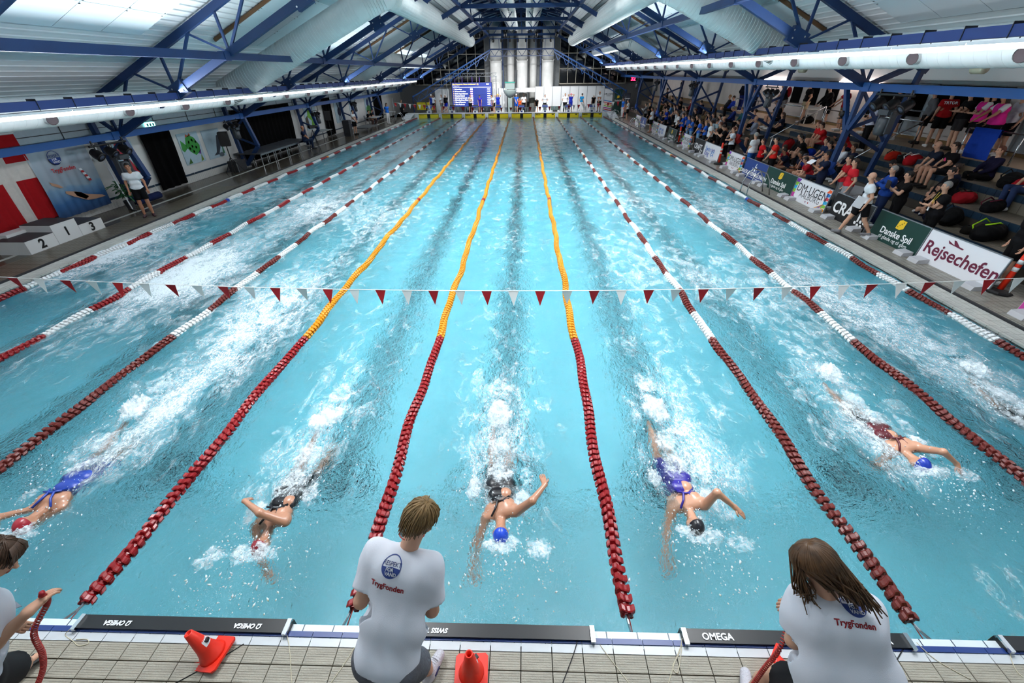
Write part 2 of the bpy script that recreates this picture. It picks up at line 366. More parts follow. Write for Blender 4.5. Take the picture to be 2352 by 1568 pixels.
# ---------------------------------------------------------------- walls
wallm = mat('wall_white', 'CFCFCC', .8, var=.08, vscale=1.5)
slab('wall_left', -13.75, -13.6, -4, 58, 0, 2.3, wallm, 'white wall along the left deck')
band = slab('wall_left_upper', -13.75, -13.62, -4, 58, 2.3, 4.0, mat('band_grey', 'AAB9C2', .5, var=.06), 'blue grey panel band above the left wall')
b = MB()
for i in range(30): b.box((-13.60, -3+2.05*i, 2.85), (.012, .02, 1.1))
b.box((-13.6, 27, 2.6), (.014, 62, .02)); b.build('panel_joint', dgrey, band)
b = MB(); 
for i in range(34): b.box((-13.585, 9.3+1.25*i, .34), (.02, 1.2, .07))
struct('baseboard_left', b, mat('navy_tile', '1B3346', .4), label='dark tile band low on the left wall')
tb = MB()
for i in range(330): tb.box((-13.59, 9.0+.1265*i, .15), (.02, .118, .28))
tb.build('skirting_tile', mat('white_tile', 'C9C9C4', .4), MATS and band, kind='stuff')
slab('wall_right', 16.75, 17.0, -4, 58, 0, 4.5, mat('wall_right_m', 'D6CFCB', .85, var=.1, vscale=1.2), 'white wall behind the stands')
slab('wall_back', -13.7, 17.3, -4.2, -4, -.5, 9, wallm, 'plain wall behind the camera')
slab('wall_end_low', -13.7, 17.3, 58, 58.2, 0, 3.1, mat('wall_end_m', '8D8F90', .8, var=.1), 'grey wall at the far end')
# ---------------------------------------------------------------- ceiling: profiled steel, two slopes and the side aisle soffit
def profiled(x0, x1, y0, y1, side, name, label):
    b = MB(); n = int(abs(x1-x0)/.235); P = []
    for i in range(n+1):
        for dx, dz in ((0, 0), (.10, .006), (.180, 0), (.188, .09), (.228, .09)):
            x = x0+(i*.235+dx)*(1 if x1 > x0 else -1)
            r = abs(x-AX); z = zb(r)+1.38+dz; P.append((x, z))
    v = [(x, y, z) for y in (y0, y1) for x, z in P]; m = len(P)
    b.add(v, [(i, i+1, m+i+1, m+i) for i in range(m-1)]); return struct(name, b, deck_m, label=label)
profiled(-13.7, -2.4, -4, 58, -1, 'ceiling', 'white profiled steel roof deck, left slope')
profiled(14.2, 4.9, -4, 58, 1, 'ceiling', 'white profiled steel roof deck, right slope')
slab('ceiling', 14.1, 17.0, -4, 58, 4.36, 4.5, white, 'flat white soffit over the stands')
slab('trim_6', 16.68, 16.75, -4, 58, 3.66, 4.4, white, 'white fascia above the stands wall')
# acoustic panels below the deck, tile by tile
pm = mat('acoustic_panel', 'C4D3D9', .8); wood = mat('batten_wood', '6E5338', .7)
for k, y in enumerate([-.95]+TY[:-1]):
    for s, xa, xb in ((-1, -5.7, -9.55), (1, 8.1, 11.9)):
        t = thing('acoustic_ceiling', 'flat %s acoustic ceiling panels in the %s roof bay from the camera, %s slope' % ('white', ords[k], 'left' if s < 0 else 'right'), 'ceiling panel', (0, 0, 0), 0, 'acoustic ceiling fields')
        y0, y1 = y+2.3, y+6.45; n = 4
        for i in range(n):
            for j in range(3):
                u0, u1 = xa+(xb-xa)*i/n, xa+(xb-xa)*(i+1)/n; v0, v1 = y0+(y1-y0)*j/3+.008, y0+(y1-y0)*(j+1)/3-.008
                if u1 > u0: u0, u1 = u0+.008, u1-.008
                else: u0, u1 = u1+.008, u0-.008
                Z = lambda x: zb(abs(x-AX))+1.24
                MB().poly([(u0, v0, Z(u0)), (u1, v0, Z(u1)), (u1, v1, Z(u1)), (u0, v1, Z(u0))], (0, 0, .03)).build('panel', pm, t)
        b = MB()
        b.beam((xa, y0-.04, zb(abs(xa-AX))+1.30), (xb, y0-.04, zb(abs(xb-AX))+1.30), .06, .10); b.build('batten', wood, t)
        b = MB()
        for i in range(n):
            for j in range(4):
                for dx in (-.06, .06):
                    X = xa+(xb-xa)*(i+.02)/n+dx; b.box((X, y0+(y1-y0)*j/3+.03*(1 if j < 3 else -3), zb(abs(X-AX))+1.232), (.025, .04, .01))
        b.build('fixing', dgrey, t, kind='stuff')
# ridge skylight
sky = mat('skylight_panel', '2E6E94', .35); b = MB()
for s in (-1, 1): b.add([(AX+s*3.75, -4, 8.7), (AX+s*3.75, 58, 8.7), (AX, 58, 9.6), (AX, -4, 9.6)], [(0, 1, 2, 3)])
ridge = struct('ceiling', b, sky, label='blue skylight panels along the ridge')
b = MB()
for y in np.arange(-3, 58, 1.925):
    for s in (-1, 1): b.beam((AX+s*3.7, y, 8.66), (AX, y, 9.55), .07, .12)
for x in (-2.5, -1.2, 1.2, 2.5): b.beam((AX+x, -4, 9.6-.9*abs(x)/3.75-.07), (AX+x, 58, 9.6-.9*abs(x)/3.75-.07), .06, .1)
b.build('glazing_bar', steel_blue, ridge, kind='stuff')
# ---------------------------------------------------------------- roof trusses
def truss(y, k):
    t = thing('roof_truss', 'blue steel roof truss crossing the hall, %s from the camera' % ords[k], 'roof truss', (0, y, 0), 0, 'blue steel roof trusses')
    for s in (-1, 1):
        X = lambda r: AX+s*r
        re = 13.83 if s < 0 else 11.17
        MB().beam((X(re), 0, zb(re)), (X(3.5), 0, zb(3.5)), .16, .22).build('bottom_chord', steel_blue, t)
        rt = 14.7 if s < 0 else 12.9
        MB().beam((X(rt), 0, zb(rt)+1.2), (X(2.9), 0, zb(2.9)+1.2), .14, .2).build('top_chord', steel_blue, t)
        nodes = [13.83, 11.23, 9.05, 6.43, 3.6] if s < 0 else [11.17, 8.82, 6.42, 3.6]
        for i, r in enumerate(nodes):
            MB().beam((X(r), 0, zb(r)), (X(r+.12), 0, zb(r+.12)+1.2), .07, .07).build('web_member', steel_blue, t)
            if r > 4:
                MB().beam((X(r), 0, zb(r)), (X(r-1.15), 0, zb(r-1.15)+1.2), .07, .07).build('web_member', steel_blue, t)
                if i > 0 or s > 0: MB().beam((X(r), 0, zb(r)), (X(r+1.3), 0, zb(r+1.3)+1.2), .06, .06).build('web_member', steel_blue, t)
        g = [11.1, 6.35] if s < 0 else [8.72, 6.3]
        for r in ([11.1, 6.35] if s < 0 else [8.6]):
            b = MB(); b.beam((X(r+.25), 0, zb(r+.25)), (X(r-.25), 0, zb(r-.25)), .2, .42); g_ = b.build('gusset_plate', steel_blue, t)
            b = MB()
            for q in (-.18, .18):
                b.lathe((X(r+q), -.11, zb(r+q)+.1), [(.028, 0), (.028, .03)], 6, axis=(0, 1, 0)); b.lathe((X(r+q), -.11, zb(r+q)-.1), [(.028, 0), (.028, .03)], 6, axis=(0, 1, 0))
            b.build('bolt', chrome, g_, kind='stuff')
    # ridge tie and fan bracing
    MB().beam((AX-3.5, 0, 7.42), (AX+3.5, 0, 7.42), .16, .2).build('tie_beam', steel_blue, t)
    MB().beam((AX-3.0, 0, 8.62), (AX+3.0, 0, 8.62), .12, .16).build('top_tie', steel_blue, t)
    for i in range(6):
        xa = AX-3+i; MB().beam((xa, 0, 7.42 if i % 2 == 0 else 8.6), (xa+1, 0, 8.6 if i % 2 == 0 else 7.42), .06, .06).build('web_member', steel_blue, t)
    MB().beam((AX, 0, 7.42), (AX, 0, 9.4), .08, .08).build('post', steel_blue, t)
    return t
for k, y in enumerate(TY): truss(y, k)
def col_left(y, k):
    t = thing('column_frame', 'kinked blue steel column on the left deck, %s from the camera' % ords[k], 'column', (0, y, 0), 0, 'blue steel columns on the left')
    MB().beam((-12.6, 0, 2.42), (-12.25, 0, 1.02), .16, .16).build('upper_leg', steel_blue, t)
    MB().beam((-12.25, 0, 1.02), (-13.2, 0, .03), .16, .16).build('lower_leg', steel_blue, t)
    MB().beam((-13.45, 0, 2.95), (-13.2, 0, .03), .16, .16).build('rear_leg', steel_blue, t)
    MB().beam((-13.35, 0, 1.7), (-12.5, 0, 2.35), .08, .08).build('brace', steel_blue, t)
    MB().beam((-13.3, 0, 1.45), (-12.3, 0, 1.05), .08, .08).build('brace', steel_blue, t)
    MB().beam((-12.6, 0, 2.45), (-13.5, 0, 3.25), .1, .1).build('brace', steel_blue, t)
    MB().box((-13.2, 0, .03), (.4, .3, .06)).build('foot_plate', mat('foot_grey', 'A0A2A4', .6), t)
def col_right(y, k):
    t = thing('column_frame', 'branching blue steel column before the stands, %s from the camera' % ords[k], 'column', (0, y, 0), 0, 'blue steel columns on the right')
    J = (12.34, 0, 2.44)
    for dy in (-.75, 0, .8): MB().beam((12.38, dy, 3.6), (J[0], dy*.12, J[2]), .12, .14).build('branch', steel_blue, t)
    MB().beam(J, (12.25, 0, 1.2), .15, .17).build('trunk', steel_blue, t); MB().beam((12.25, 0, 1.2), (12.95, 0, .5), .14, .16).build('lower_leg', steel_blue, t)
    MB().beam(J, (13.9, .0, 3.05), .08, .1).build('brace', steel_blue, t); MB().beam(J, (13.7, 0, 1.75), .08, .1).build('brace', steel_blue, t)
    MB().beam((13.6, 0, .95), (14.0, 0, 4.3), .13, .15).build('rear_leg', steel_blue, t)
    MB().beam((12.38, 0, 3.65), (13.95, 0, 4.3), .1, .12).build('brace', steel_blue, t)
    for d in ((0, 0),): MB().beam((12.38, 0, 3.6), (13.75, 0, 2.0), .07, .08).build('brace', steel_blue, t)
    MB().tube([(12.28, 0, 1.42), (12.22, 0, 1.2), (12.36, 0, 1.06)], .13, 8).build('wrap', mat('wrap_red', 'B5201E', .5) if k in (2,) else mat('wrap_blue', '1E4FA8', .6), t)
for k in range(1, 6): col_left(TY[k], k); col_right(TY[k], k)
col_left(TY[0], 0)
def long_beam(label, x, z, y0, y1, w=.16, h=.2, m=steel_blue):
    t = thing('long_beam', label, 'steel beam', (x, 0, z)); 
    MB().beam((0, y0, 0), (0, y1, 0), w, h).build('beam', m, t)
    b = MB()
    for y in TY: b.box((0, y-.25, 0), (w+.05, .3, h+.05))
    b.build('splice_plate', m, t, kind='stuff'); return t
lb = mat('blue_steel_lit', '1F4E8C', .4)  # brighter copy of the blue steel, with the light on it put into the colour
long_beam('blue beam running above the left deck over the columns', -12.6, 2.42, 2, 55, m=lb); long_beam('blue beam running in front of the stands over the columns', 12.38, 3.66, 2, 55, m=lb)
long_beam('blue purlin beam in the left roof slope', -7.87, 4.66, -4, 56); long_beam('blue purlin beam in the right roof slope', 7.67, 5.88, -4, 56)
long_beam('blue purlin beam left of the ridge', -2.3, 7.45, -4, 56, .14, .16); long_beam('blue purlin beam right of the ridge', 4.75, 7.45, -4, 56, .14, .16)
# ---------------------------------------------------------------- light lines
tube_m = mat('tube_light', 'FFFFFF', .5, emit='F4F8FF', estr=TUBE_STRENGTH); tray_m = mat('tray_blue', '2B3F78', .5)
def light_line(x, z, label, side):
    tr = thing('light_trunking', 'dark blue trunking carrying the %s row of strip lights' % side, 'light trunking', (x, 0, z))
    MB().box((0, 25.5, .17), (.2, 59, .18)).build('tray', tray_m, tr)
    b = MB()
    for y in np.arange(-3, 54, .96): b.box((0, y, .28), (.23, .012, .05)); b.box((.11, y, .17), (.012, .012, .22)); b.box((-.11, y, .17), (.012, .012, .22))
    b.build('hanger', dgrey, tr, kind='stuff')
    tb = MB(); tb.box((0, 0, -.02), (.13, 1.88, .11)); tme = tb.mesh('tube'); tme.materials.append(tube_m)
    hb = MB(); hb.box((0, 0, .05), (.24, 1.93, .03)); hb.box((-.115, 0, .03), (.012, 1.93, .04)); hb.box((.115, 0, .03), (.012, 1.93, .04)); hme = hb.mesh('housing'); hme.materials.append(white)
    for i in range(28):
        y = -2.4+1.95*i
        t = thing('strip_light', 'glowing white strip light hung under the blue trunking of the %s row' % side, 'strip light', (x, y, z-.02), 0, '%s row of strip lights' % side)
        obj('tube', tme, parent=t); obj('housing', hme, parent=t)
light_line(-10, 3.42, '', 'left'); light_line(10, 4.52, '', 'right')
# ---------------------------------------------------------------- ducts
def duct(name_label, pts, r, loops=True, n=24, pitch=.12, jitter=None):
    t = thing('air_duct', name_label, 'air duct')
    MB().tube(pts, r, n).build('duct_body', duct_m, t, True)
    b = MB(); pts = [V(*p) for p in pts]
    for a, c in zip(pts[:-1], pts[1:]):
        L = np.linalg.norm(c-a); d = (c-a)/L; m = int(L/pitch)
        for i in range(1, m): b.lathe(a+d*(i*pitch), [(r+.002, -.006), (r+.008, 0), (r+.002, .006)], n, axis=d)
    b.build('seam', duct_m, t, True, kind='stuff'); return t
def nozzles(t, x, z, r, sx, ys):
    for y in ys:
        n = MB().tube([(x, y, z), (x+sx*.28, y-.1, z-.05), (x+sx*.42, y-.16, z-.08)], [.2, .15, .13], 14, cap=False).build('nozzle', duct_m, t, True)
        MB().lathe((x+sx*.405, y-.155, z-.078), [(.125, 0), (.12, .01), (0, .0)], 14, axis=(sx, -.38, -.18)).build('opening', mat('duct_inside', '4A4044', .8), n)
ys = [TY[0]-1.4+2.57*i for i in range(20)]
dl = duct('long white round air duct along the left light row', [(-11.05, -4, 3.38), (-11.05, 48, 3.38)], .36, pitch=.3); nozzles(dl, -11.0, 3.3, .36, 1, ys)
dr = duct('long white round air duct along the right light row', [(10.95, -4, 4.52), (10.95, 48, 4.52)], .38, pitch=.3); nozzles(dr, 10.9, 4.42, .38, -1, ys)
def rise(y, s, r, xa, za, xb, zb_, label, far):
    p = [(xa, y, za), (xb-(xb-xa)*.12, y, zb_-(zb_-za)*.12), (xb, y+.25, zb_), (xb+(.1 if s < 0 else -.1), y+1.2, zb_+.02), (xb, far, zb_)]
    duct(label, p, r)
rise(19.0, -1, .5, -11.1, 3.5, -3.9, 6.75, 'large ribbed air duct rising up the left slope then running to the far end', 50)
rise(17.4, 1, .5, 11.2, 4.6, 6.3, 6.75, 'large ribbed air duct rising up the right slope then running to the far end', 50)
rise(34.5, -1, .45, -11.1, 3.6, -8.4, 4.95, 'smaller air duct rising low on the left slope', 52)
rise(34.5, 1, .45, 11.3, 4.7, 8.9, 5.9, 'smaller air duct rising low on the right slope', 52)
for s, l in ((-1, 'left'), (1, 'right')):
    t = duct('white air duct under the ridge skylight, %s one of the pair' % l, [(AX+s*1.25, -4, 8.25), (AX+s*1.25, 57, 8.25)], .38, pitch=1.2)
    b = MB()
    for y in np.arange(0, 56, 1.1): b.tube([(AX+s*.9, y, 8.1), (AX+s*.45, y-.15, 7.95)], [.13, .16], 10)
    b.build('outlet', duct_m, t, True, kind='stuff')
# ---------------------------------------------------------------- far end window wall, towers, gallery
glass = mat('night_glass', '05080C', .06, spec=.8)
mull = mat('mullion_cream', 'C9C3B4', .6)
def zroof(x): return min(9.5, zb(abs(x-AX))+1.3)
for wn, (xa, xb, n) in enumerate(((-11.5, -3.1, 8), (5.6, 13.4, 8))):
    t = thing('window_%d' % (wn+1), None, None, (0, 0, 0)); t['kind'] = 'structure'; t['label'] = 'tall dark night window wall %s of the grey towers' % ('left' if wn == 0 else 'right')
    b = MB(); xs = np.linspace(xa, xb, n+1)
    for i in range(n):
        zr = [2.9, 4.4, 5.9, 7.4, 8.9]
        for j in range(4):
            a, c = xs[i], xs[i+1]; z0, z1 = zr[j], zr[j+1]; ta, tc = min(z1, zroof(a)), min(z1, zroof(c))
            if ta <= z0+.05 and tc <= z0+.05: continue
            MB().poly([(a, 57.6, z0), (c, 57.6, z0), (c, 57.6, max(z0+.02, tc)), (a, 57.6, max(z0+.02, ta))], (0, .03, 0)).build('pane', glass, t)
            b.beam((a, 57.55, z1), (c, 57.55, z1), .06, .07) if min(ta, tc) >= z1-.01 else None
    for x in xs: b.beam((x, 57.55, 2.9), (x, 57.55, zroof(x)), .06, .06)
    b.beam((xa, 57.55, 2.9), (xb, 57.55, 2.9), .06, .1); b.build('window_frame', mull, t)
b = MB()
for s, e in ((-1, -3.1), (1, 5.6)):
    pass
b.poly([(-13.7, 58, 3), (17.3, 58, 3), (17.3, 58, 4.5), (14.1, 58, 4.5)]+[(AX+r, 58, zb(abs(r))+1.4) for r in (11, 8, 5, 3.6)]+[(AX, 58, 9.6)]+[(AX-r, 58, zb(abs(r))+1.4) for r in (3.6, 6, 9, 12, 14.9)], (0, .1, 0))
struct('wall_end', b, mat('wall_end_dark', '23272B', .8), label='dark gable wall at the far end')
tower_m = mat('vent_steel', 'C3C4C2', .45, var=.1, vscale=2); bt = MB(); bt.box((1.25, 57.3, 4), (8.6, .5, 9)); struct('wall_tower', bt, mat('tower_wall', '6E7275', .8, var=.15), label='grey wall behind the vent towers')
for i, (x, r, y, op) in enumerate(((-1.70, .66, 55.6, 1), (1.25, .6, 55.6, 1), (4.15, .66, 55.6, 1), (-.05, .42, 56.6, 0), (2.5, .42, 56.6, 0))):
    nm = ('left', 'middle', 'right', 'left', 'right')[i]
    t = thing('vent_tower', '%s upright grey vent tower %s' % (nm, 'with a scooped mouth' if op else 'set back between the mouthed ones'), 'vent tower', (x, y, 0), 0, 'upright grey vent towers at the far end')
    MB().lathe((0, 0, 0), [(r, .0), (r, 4.6 if op else 8.9)] + ([] if not op else [(r, 5.2)]), 28).build('shaft', tower_m, t, True)
    if op:
        MB().lathe((0, .25, 5.0), [(r*.98, 0), (r*.98, 4)], 28).build('upper_shaft', tower_m, t, True)
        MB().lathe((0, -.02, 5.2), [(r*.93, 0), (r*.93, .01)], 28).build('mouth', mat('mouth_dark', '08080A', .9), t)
        MB().tube([(r*math.cos(a), -.1-r*.9*math.sin(a)*.0-.35*abs(math.sin(a)), 5.3-.32*math.sin(a)) for a in np.linspace(0, PI, 9)], .05, 6).build('lip', tower_m, t)
for x in (-1.05, 4.4-1.05, .55, 2.0): pass
for x, l in ((-.95, 'left'), (3.35, 'right')):
    o = MB().box((x, 56.3, 4.4), (.16, .16, 8.8)).build('steel_post', steel_blue); tag(o, 'blue steel post between the vent towers, %s one' % l, 'steel post')
t = thing('gallery', 'blue railed steel gallery crossing in front of the vent towers', 'gallery')
for z, w in ((7.05, .07), (6.15, .12), (5.55, .08)): MB().beam((-2.1, 52.4, z), (4.6, 52.4, z), w, w).build('rail', steel_blue, t)
b = MB(); b2 = MB(); n = 7
for i in range(n+1):
    x = -2.1+6.7*i/n; b.beam((x, 52.4, 6.15), (x, 52.4, 7.05), .05, .05)
    if i < n: b2.beam((x, 52.4, 6.15), (x+.48, 52.4, 5.55), .05, .05); b2.beam((x+.48, 52.4, 5.55), (x+.957, 52.4, 6.15), .05, .05)
b.build('baluster', steel_blue, t); b2.build('truss_web', steel_blue, t)
for s, xa, za, xb, zb2, l in ((-1, -2.1, 6.1, -10.8, 1.9, 'left'), (1, 4.6, 6.1, 12.6, 2.3, 'right')):
    t = thing('raking_truss', 'blue raking truss descending from the gallery to the %s' % l, 'raking truss')
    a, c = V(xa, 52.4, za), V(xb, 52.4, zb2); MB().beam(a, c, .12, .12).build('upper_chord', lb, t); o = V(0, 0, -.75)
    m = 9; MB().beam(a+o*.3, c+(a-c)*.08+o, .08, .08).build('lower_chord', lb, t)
    b = MB()
    for i in range(m): p = a+(c-a)*i/m; q = a+(c-a)*(i+.5)/m+o; r_ = a+(c-a)*(i+1)/m; b.beam(p, q, .045, .045); b.beam(q, r_, .045, .045)
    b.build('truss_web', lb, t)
    if s: MB().beam(c+V(0, 0, .1), (xb, 52.4, 0.0), .1, .1).build('leg', steel_blue, t)
# white partition
t = thing('partition', 'long white panel partition behind the far end of the pool', 'partition')
xs = [-8.6, -7.4, -6.2, -5.0, -3.8, -2.6, -1.4, -.4]
def ppanel(a, c, z0=0, z1=2.6): MB().box(((a+c)/2, 54, (z0+z1)/2), (c-a-.05, .05, z1-z0)).build('panel', white, t); MB().box((a, 53.98, z1/2), (.05, .07, z1)).build('mullion', mat('alu', '9AA0A6', .4, .6), t)
for a, c in zip(xs[:-1], xs[1:]): ppanel(a, c)
ppanel(.55, 2.75, 2.2, 2.62); xs = list(np.linspace(2.75, 10.5, 9))
for a, c in zip(xs[:-1], xs[1:]): ppanel(a, c, 0, 2.72)
# ---------------------------------------------------------------- water: waves, foam
SW = [(-3.75, 2.0), (-1.25, 1.6), (1.25, 1.6), (3.75, 1.7), (6.25, 2.3), (8.75, 2.6)]   # near swimmers, chest
def wave_h(X, Y):
    h = np.zeros_like(X); rng = np.random.RandomState(3)
    for i in range(46):
        L = math.exp(rng.uniform(math.log(.16), math.log(1.6))); a = rng.uniform(0, 2*PI); k = 2*PI/L; ph = rng.uniform(0, 2*PI)
        h += .0030*(L**.9)*np.sin(k*(X*math.cos(a)+Y*math.sin(a))+ph+1.3*np.sin(.9*X+1.7*np.sin(.5*Y+i)))
    w = np.exp(-((np.abs(X)-9.9)/1.2)**2)
    for x, y in SW:
        d = np.hypot(X-x, (Y-y)); h += .02*np.exp(-(d/1.1)**2)*np.sin(d*16)
        h += .012*np.sin(13*(Y-y)+5*np.abs(X-x))*np.exp(-((X-x)/1.3)**2)*np.clip((Y-y)/3, 0, 1)*np.exp(-np.clip(Y-y, 0, 99)/9)
    calm = 1-.85*np.exp(-((X-7.6)/1.4)**2-((Y-.6)/1.2)**2)
    return h*calm*np.clip(Y/.6, .15, 1)
ys_ = [0.0]
while ys_[-1] < YE: ys_.append(ys_[-1]+.045+.0045*ys_[-1])
ys_[-1] = YE; ys_ = np.array(ys_); xs_ = np.linspace(BL, BR, 380)
GX, GY = np.meshgrid(xs_, ys_); H = wave_h(GX, GY)
nx, ny = len(xs_), len(ys_)
me = D.meshes.new('water'); vv = np.stack([GX, GY, H], -1).reshape(-1, 3)
ii = (np.arange(ny-1)[:, None]*nx+np.arange(nx-1)[None]).reshape(-1); ff = np.stack([ii, ii+1, ii+nx+1, ii+nx], 1)
me.vertices.add(len(vv)); me.vertices.foreach_set('co', vv.reshape(-1)); me.loops.add(ff.size); me.loops.foreach_set('vertex_index', ff.reshape(-1))
me.polygons.add(len(ff)); me.polygons.foreach_set('loop_start', np.arange(0, ff.size, 4)); me.polygons.foreach_set('loop_total', np.full(len(ff), 4)); me.update(calc_edges=True)
me.polygons.foreach_set('use_smooth', [True]*len(ff))
fo = np.zeros_like(GX); ru = np.ones_like(GX)*.58*np.clip(1.15-GY/26-.25*np.exp(-((GX-.8)/3)**2), .38, 1)
for x, y in SW:
    dx = np.abs(GX-x); dy = GY-y
    fo += .42*np.exp(-(dx/.30)**2)*np.clip((dy+.9)/.6, 0, 1)*np.exp(-np.clip(dy-.9, 0, 99)/1.1)
    fo += .44*np.exp(-(dx/.85)**4)*np.clip((dy+.8)/.8, 0, 1)*np.exp(-np.clip(dy-1, 0, 99)/4.5)
    ru += .6*np.exp(-(dx/1.3)**2)*np.clip((dy+1.6)/1.2, 0, 1)*np.exp(-np.clip(dy, 0, 99)/6)
fo += (.28+.72*np.clip((np.abs(GX-.6)-2.6)/2.5, 0, 1))*.92*np.exp(-((GY-9)/8)**2)*(.45+.4*np.sin(GX*1.1+GY*.35)*np.sin(GY*.5-GX*.6))*np.clip((GY-1.2)/2, .2, 1)*(1+.5*(GX < -2)); fo += .38*np.exp(-((GY-22)/12)**2)
fo += .5*np.exp(-((GX-5.9-.35*GY)/.55)**2)*np.clip(1.4-GY, 0, 1)
for nm, A in (('foam', np.clip(fo, 0, 1.2)), ('rough', np.clip(ru, .1, 1.5))):
    at_ = me.attributes.new(nm, 'FLOAT', 'POINT'); at_.data.foreach_set('value', A.reshape(-1).astype(np.float32))
m = D.materials.new('pool_water'); m.use_nodes = True; nt = m.node_tree; nt.nodes.clear(); N = nt.nodes.new; Lk = nt.links.new
out = N('ShaderNodeOutputMaterial'); g = N('ShaderNodeBsdfGlass'); g.inputs['IOR'].default_value = 1.33; g.inputs['Roughness'].default_value = .0; g.inputs['Color'].default_value = (.95, 1, 1, 1)
geo = N('ShaderNodeTexCoord'); mp = N('ShaderNodeMapping'); mp.inputs['Scale'].default_value = (1, .75, 1); Lk(geo.outputs['Object'], mp.inputs[0])
def noise(sc, det, vec=mp.outputs[0], dist=0, rough=.55):
    n = N('ShaderNodeTexNoise'); n.inputs['Scale'].default_value = sc; n.inputs['Detail'].default_value = det; n.inputs['Distortion'].default_value = dist; n.inputs['Roughness'].default_value = rough; Lk(vec, n.inputs['Vector']); return n.outputs['Fac']
def math_(op, a, b_=None, clamp=False):
    n = N('ShaderNodeMath'); n.operation = op; n.use_clamp = clamp
    for i, q in enumerate((a, b_)):
        if q is None: continue
        if isinstance(q, (int, float)): n.inputs[i].default_value = q
        else: Lk(q, n.inputs[i])
    return n.outputs[0]
n1 = noise(2.6, 3, dist=.6); n2 = noise(9, 4, dist=1.2); n3 = noise(36, 3, dist=.5)
at1 = N('ShaderNodeAttribute'); at1.attribute_name = 'foam'; at2 = N('ShaderNodeAttribute'); at2.attribute_name = 'rough'
hh = math_('ADD', math_('MULTIPLY', n1, .036), math_('ADD', math_('MULTIPLY', n2, .048), math_('MULTIPLY', n3, .022)))
hh = math_('MULTIPLY', hh, at2.outputs['Fac'])
bp = N('ShaderNodeBump'); bp.inputs['Strength'].default_value = 1; bp.inputs['Distance'].default_value = 1.0; Lk(hh, bp.inputs['Height']); Lk(bp.outputs[0], g.inputs['Normal'])
def ridge(n, wd): return math_('SUBTRACT', 1, math_('MULTIPLY', math_('ABSOLUTE', math_('SUBTRACT', n, .5)), wd), True)
wv = N('ShaderNodeMapping'); wv.inputs['Scale'].default_value = (1.25, .7, 1); Lk(geo.outputs['Object'], wv.inputs[0]); W = wv.outputs[0]
lace = math_('ADD', math_('MULTIPLY', ridge(noise(5.5, 7, W, 1.6, .62), 14), .5), math_('MULTIPLY', ridge(noise(15, 6, W, 1.2, .65), 11), .6))
brk = noise(3.0, 8, W, .8, .72); fine = noise(34, 4, W, .6, .7)
at_f = at1.outputs['Fac']
# lacy threads everywhere the attribute is moderate, dense churned foam where it is high
f_l = math_('MULTIPLY', math_('MULTIPLY', lace, math_('MULTIPLY', math_('SUBTRACT', brk, math_('SUBTRACT', .66, math_('MULTIPLY', at_f, .36))), 5.5, True)), math_('MULTIPLY', fine, 2.0))
f_d = math_('MULTIPLY', math_('SUBTRACT', math_('ADD', math_('MULTIPLY', brk, .5), math_('MULTIPLY', fine, .5)), math_('SUBTRACT', .95, math_('MULTIPLY', at_f, .5))), 6.0, True)
fm = math_('ADD', math_('MULTIPLY', f_l, .85), f_d, True)
fd = N('ShaderNodeBsdfDiffuse'); fd.inputs['Color'].default_value = (.72, .80, .84, 1); Lk(bp.outputs[0], fd.inputs['Normal'])
mx = N('ShaderNodeMixShader'); Lk(math_('MULTIPLY', fm, .88), mx.inputs[0]); Lk(g.outputs[0], mx.inputs[1]); Lk(fd.outputs[0], mx.inputs[2]); Lk(mx.outputs[0], out.inputs['Surface'])
water = obj('pool_water', me, m, label='turquoise rippling water of the swimming pool with white foam trails', cat='water', kind='stuff')
# ---------------------------------------------------------------- people
SKIN = {n: mat('skin_'+n, c, .55, spec=.3) for n, c in dict(light='C99A80', mid='B07C60', tan='94634A', dark='553626').items()}
eye_m = mat('eye_dark', '17100E', .3); lip_m = mat('lip', '8C4A42', .5)
HAIRM = {n: mat('hair_'+n, c, .6, bump=.8, bscale=60) for n, c in dict(brown='2E1F16', dark='120E0C', blond='8A6B45', grey='8E8C88', red='5A2E1C').items()}
def ik(Sh, W, l1, l2, hint):
    d = W-Sh; L = np.linalg.norm(d)
    if L > (l1+l2)*.995: W = Sh+d/L*(l1+l2)*.995; d = W-Sh; L = np.linalg.norm(d)
    a = (l1*l1-l2*l2+L*L)/(2*L); h = math.sqrt(max(0, l1*l1-a*a)); n = d/L; hh = V(*hint)-n*np.dot(V(*hint), n)
    return Sh+n*a+unit(hh)*h, W
ARMS = dict(down=((.25, .04, -.05), (.25, .04, -.05), (.3, -1, 0)), cross=((-.10, .22, .24), (-.10, .25, .20), (1, -.2, -.6)), chin=((.02, .20, .50), (-.08, .24, .18), (.8, .2, -1)),
    clasp=((.04, .24, -.02), (.04, .25, -.02), (1, -.5, 0)), hips=((.17, .0, .10), (.17, .0, .10), (1, -.8, 0)), phone=((.05, .33, .33), (.06, .33, .33), (.8, 0, -1)), up=((.14, .22, .78), (.14, .22, .78), (1, .2, -.3)),
    rail=((.2, .46, .10), (.2, .46, .10), (1, -.4, -.5)), lap=((.11, .30, .04), (.11, .30, .04), (1, -.5, 0)), knees=((.07, .42, .10), (.07, .42, .10), (1, 0, -.3)), behind=((.08, -.16, .0), (.08, -.16, .0), (1, -.3, 0)),
    bend=((.15, .3, -.1), (.15, .3, -.1), (1, -.3, 0)), drink=((.02, .2, .56), (.2, .3, .1), (1, .3, -.6)), wave=((.25, .1, .8), (.24, .04, -.04), (1, .3, 0)), cap=((.08, .1, .72), (.08, .1, .72), (1, .3, 0)))
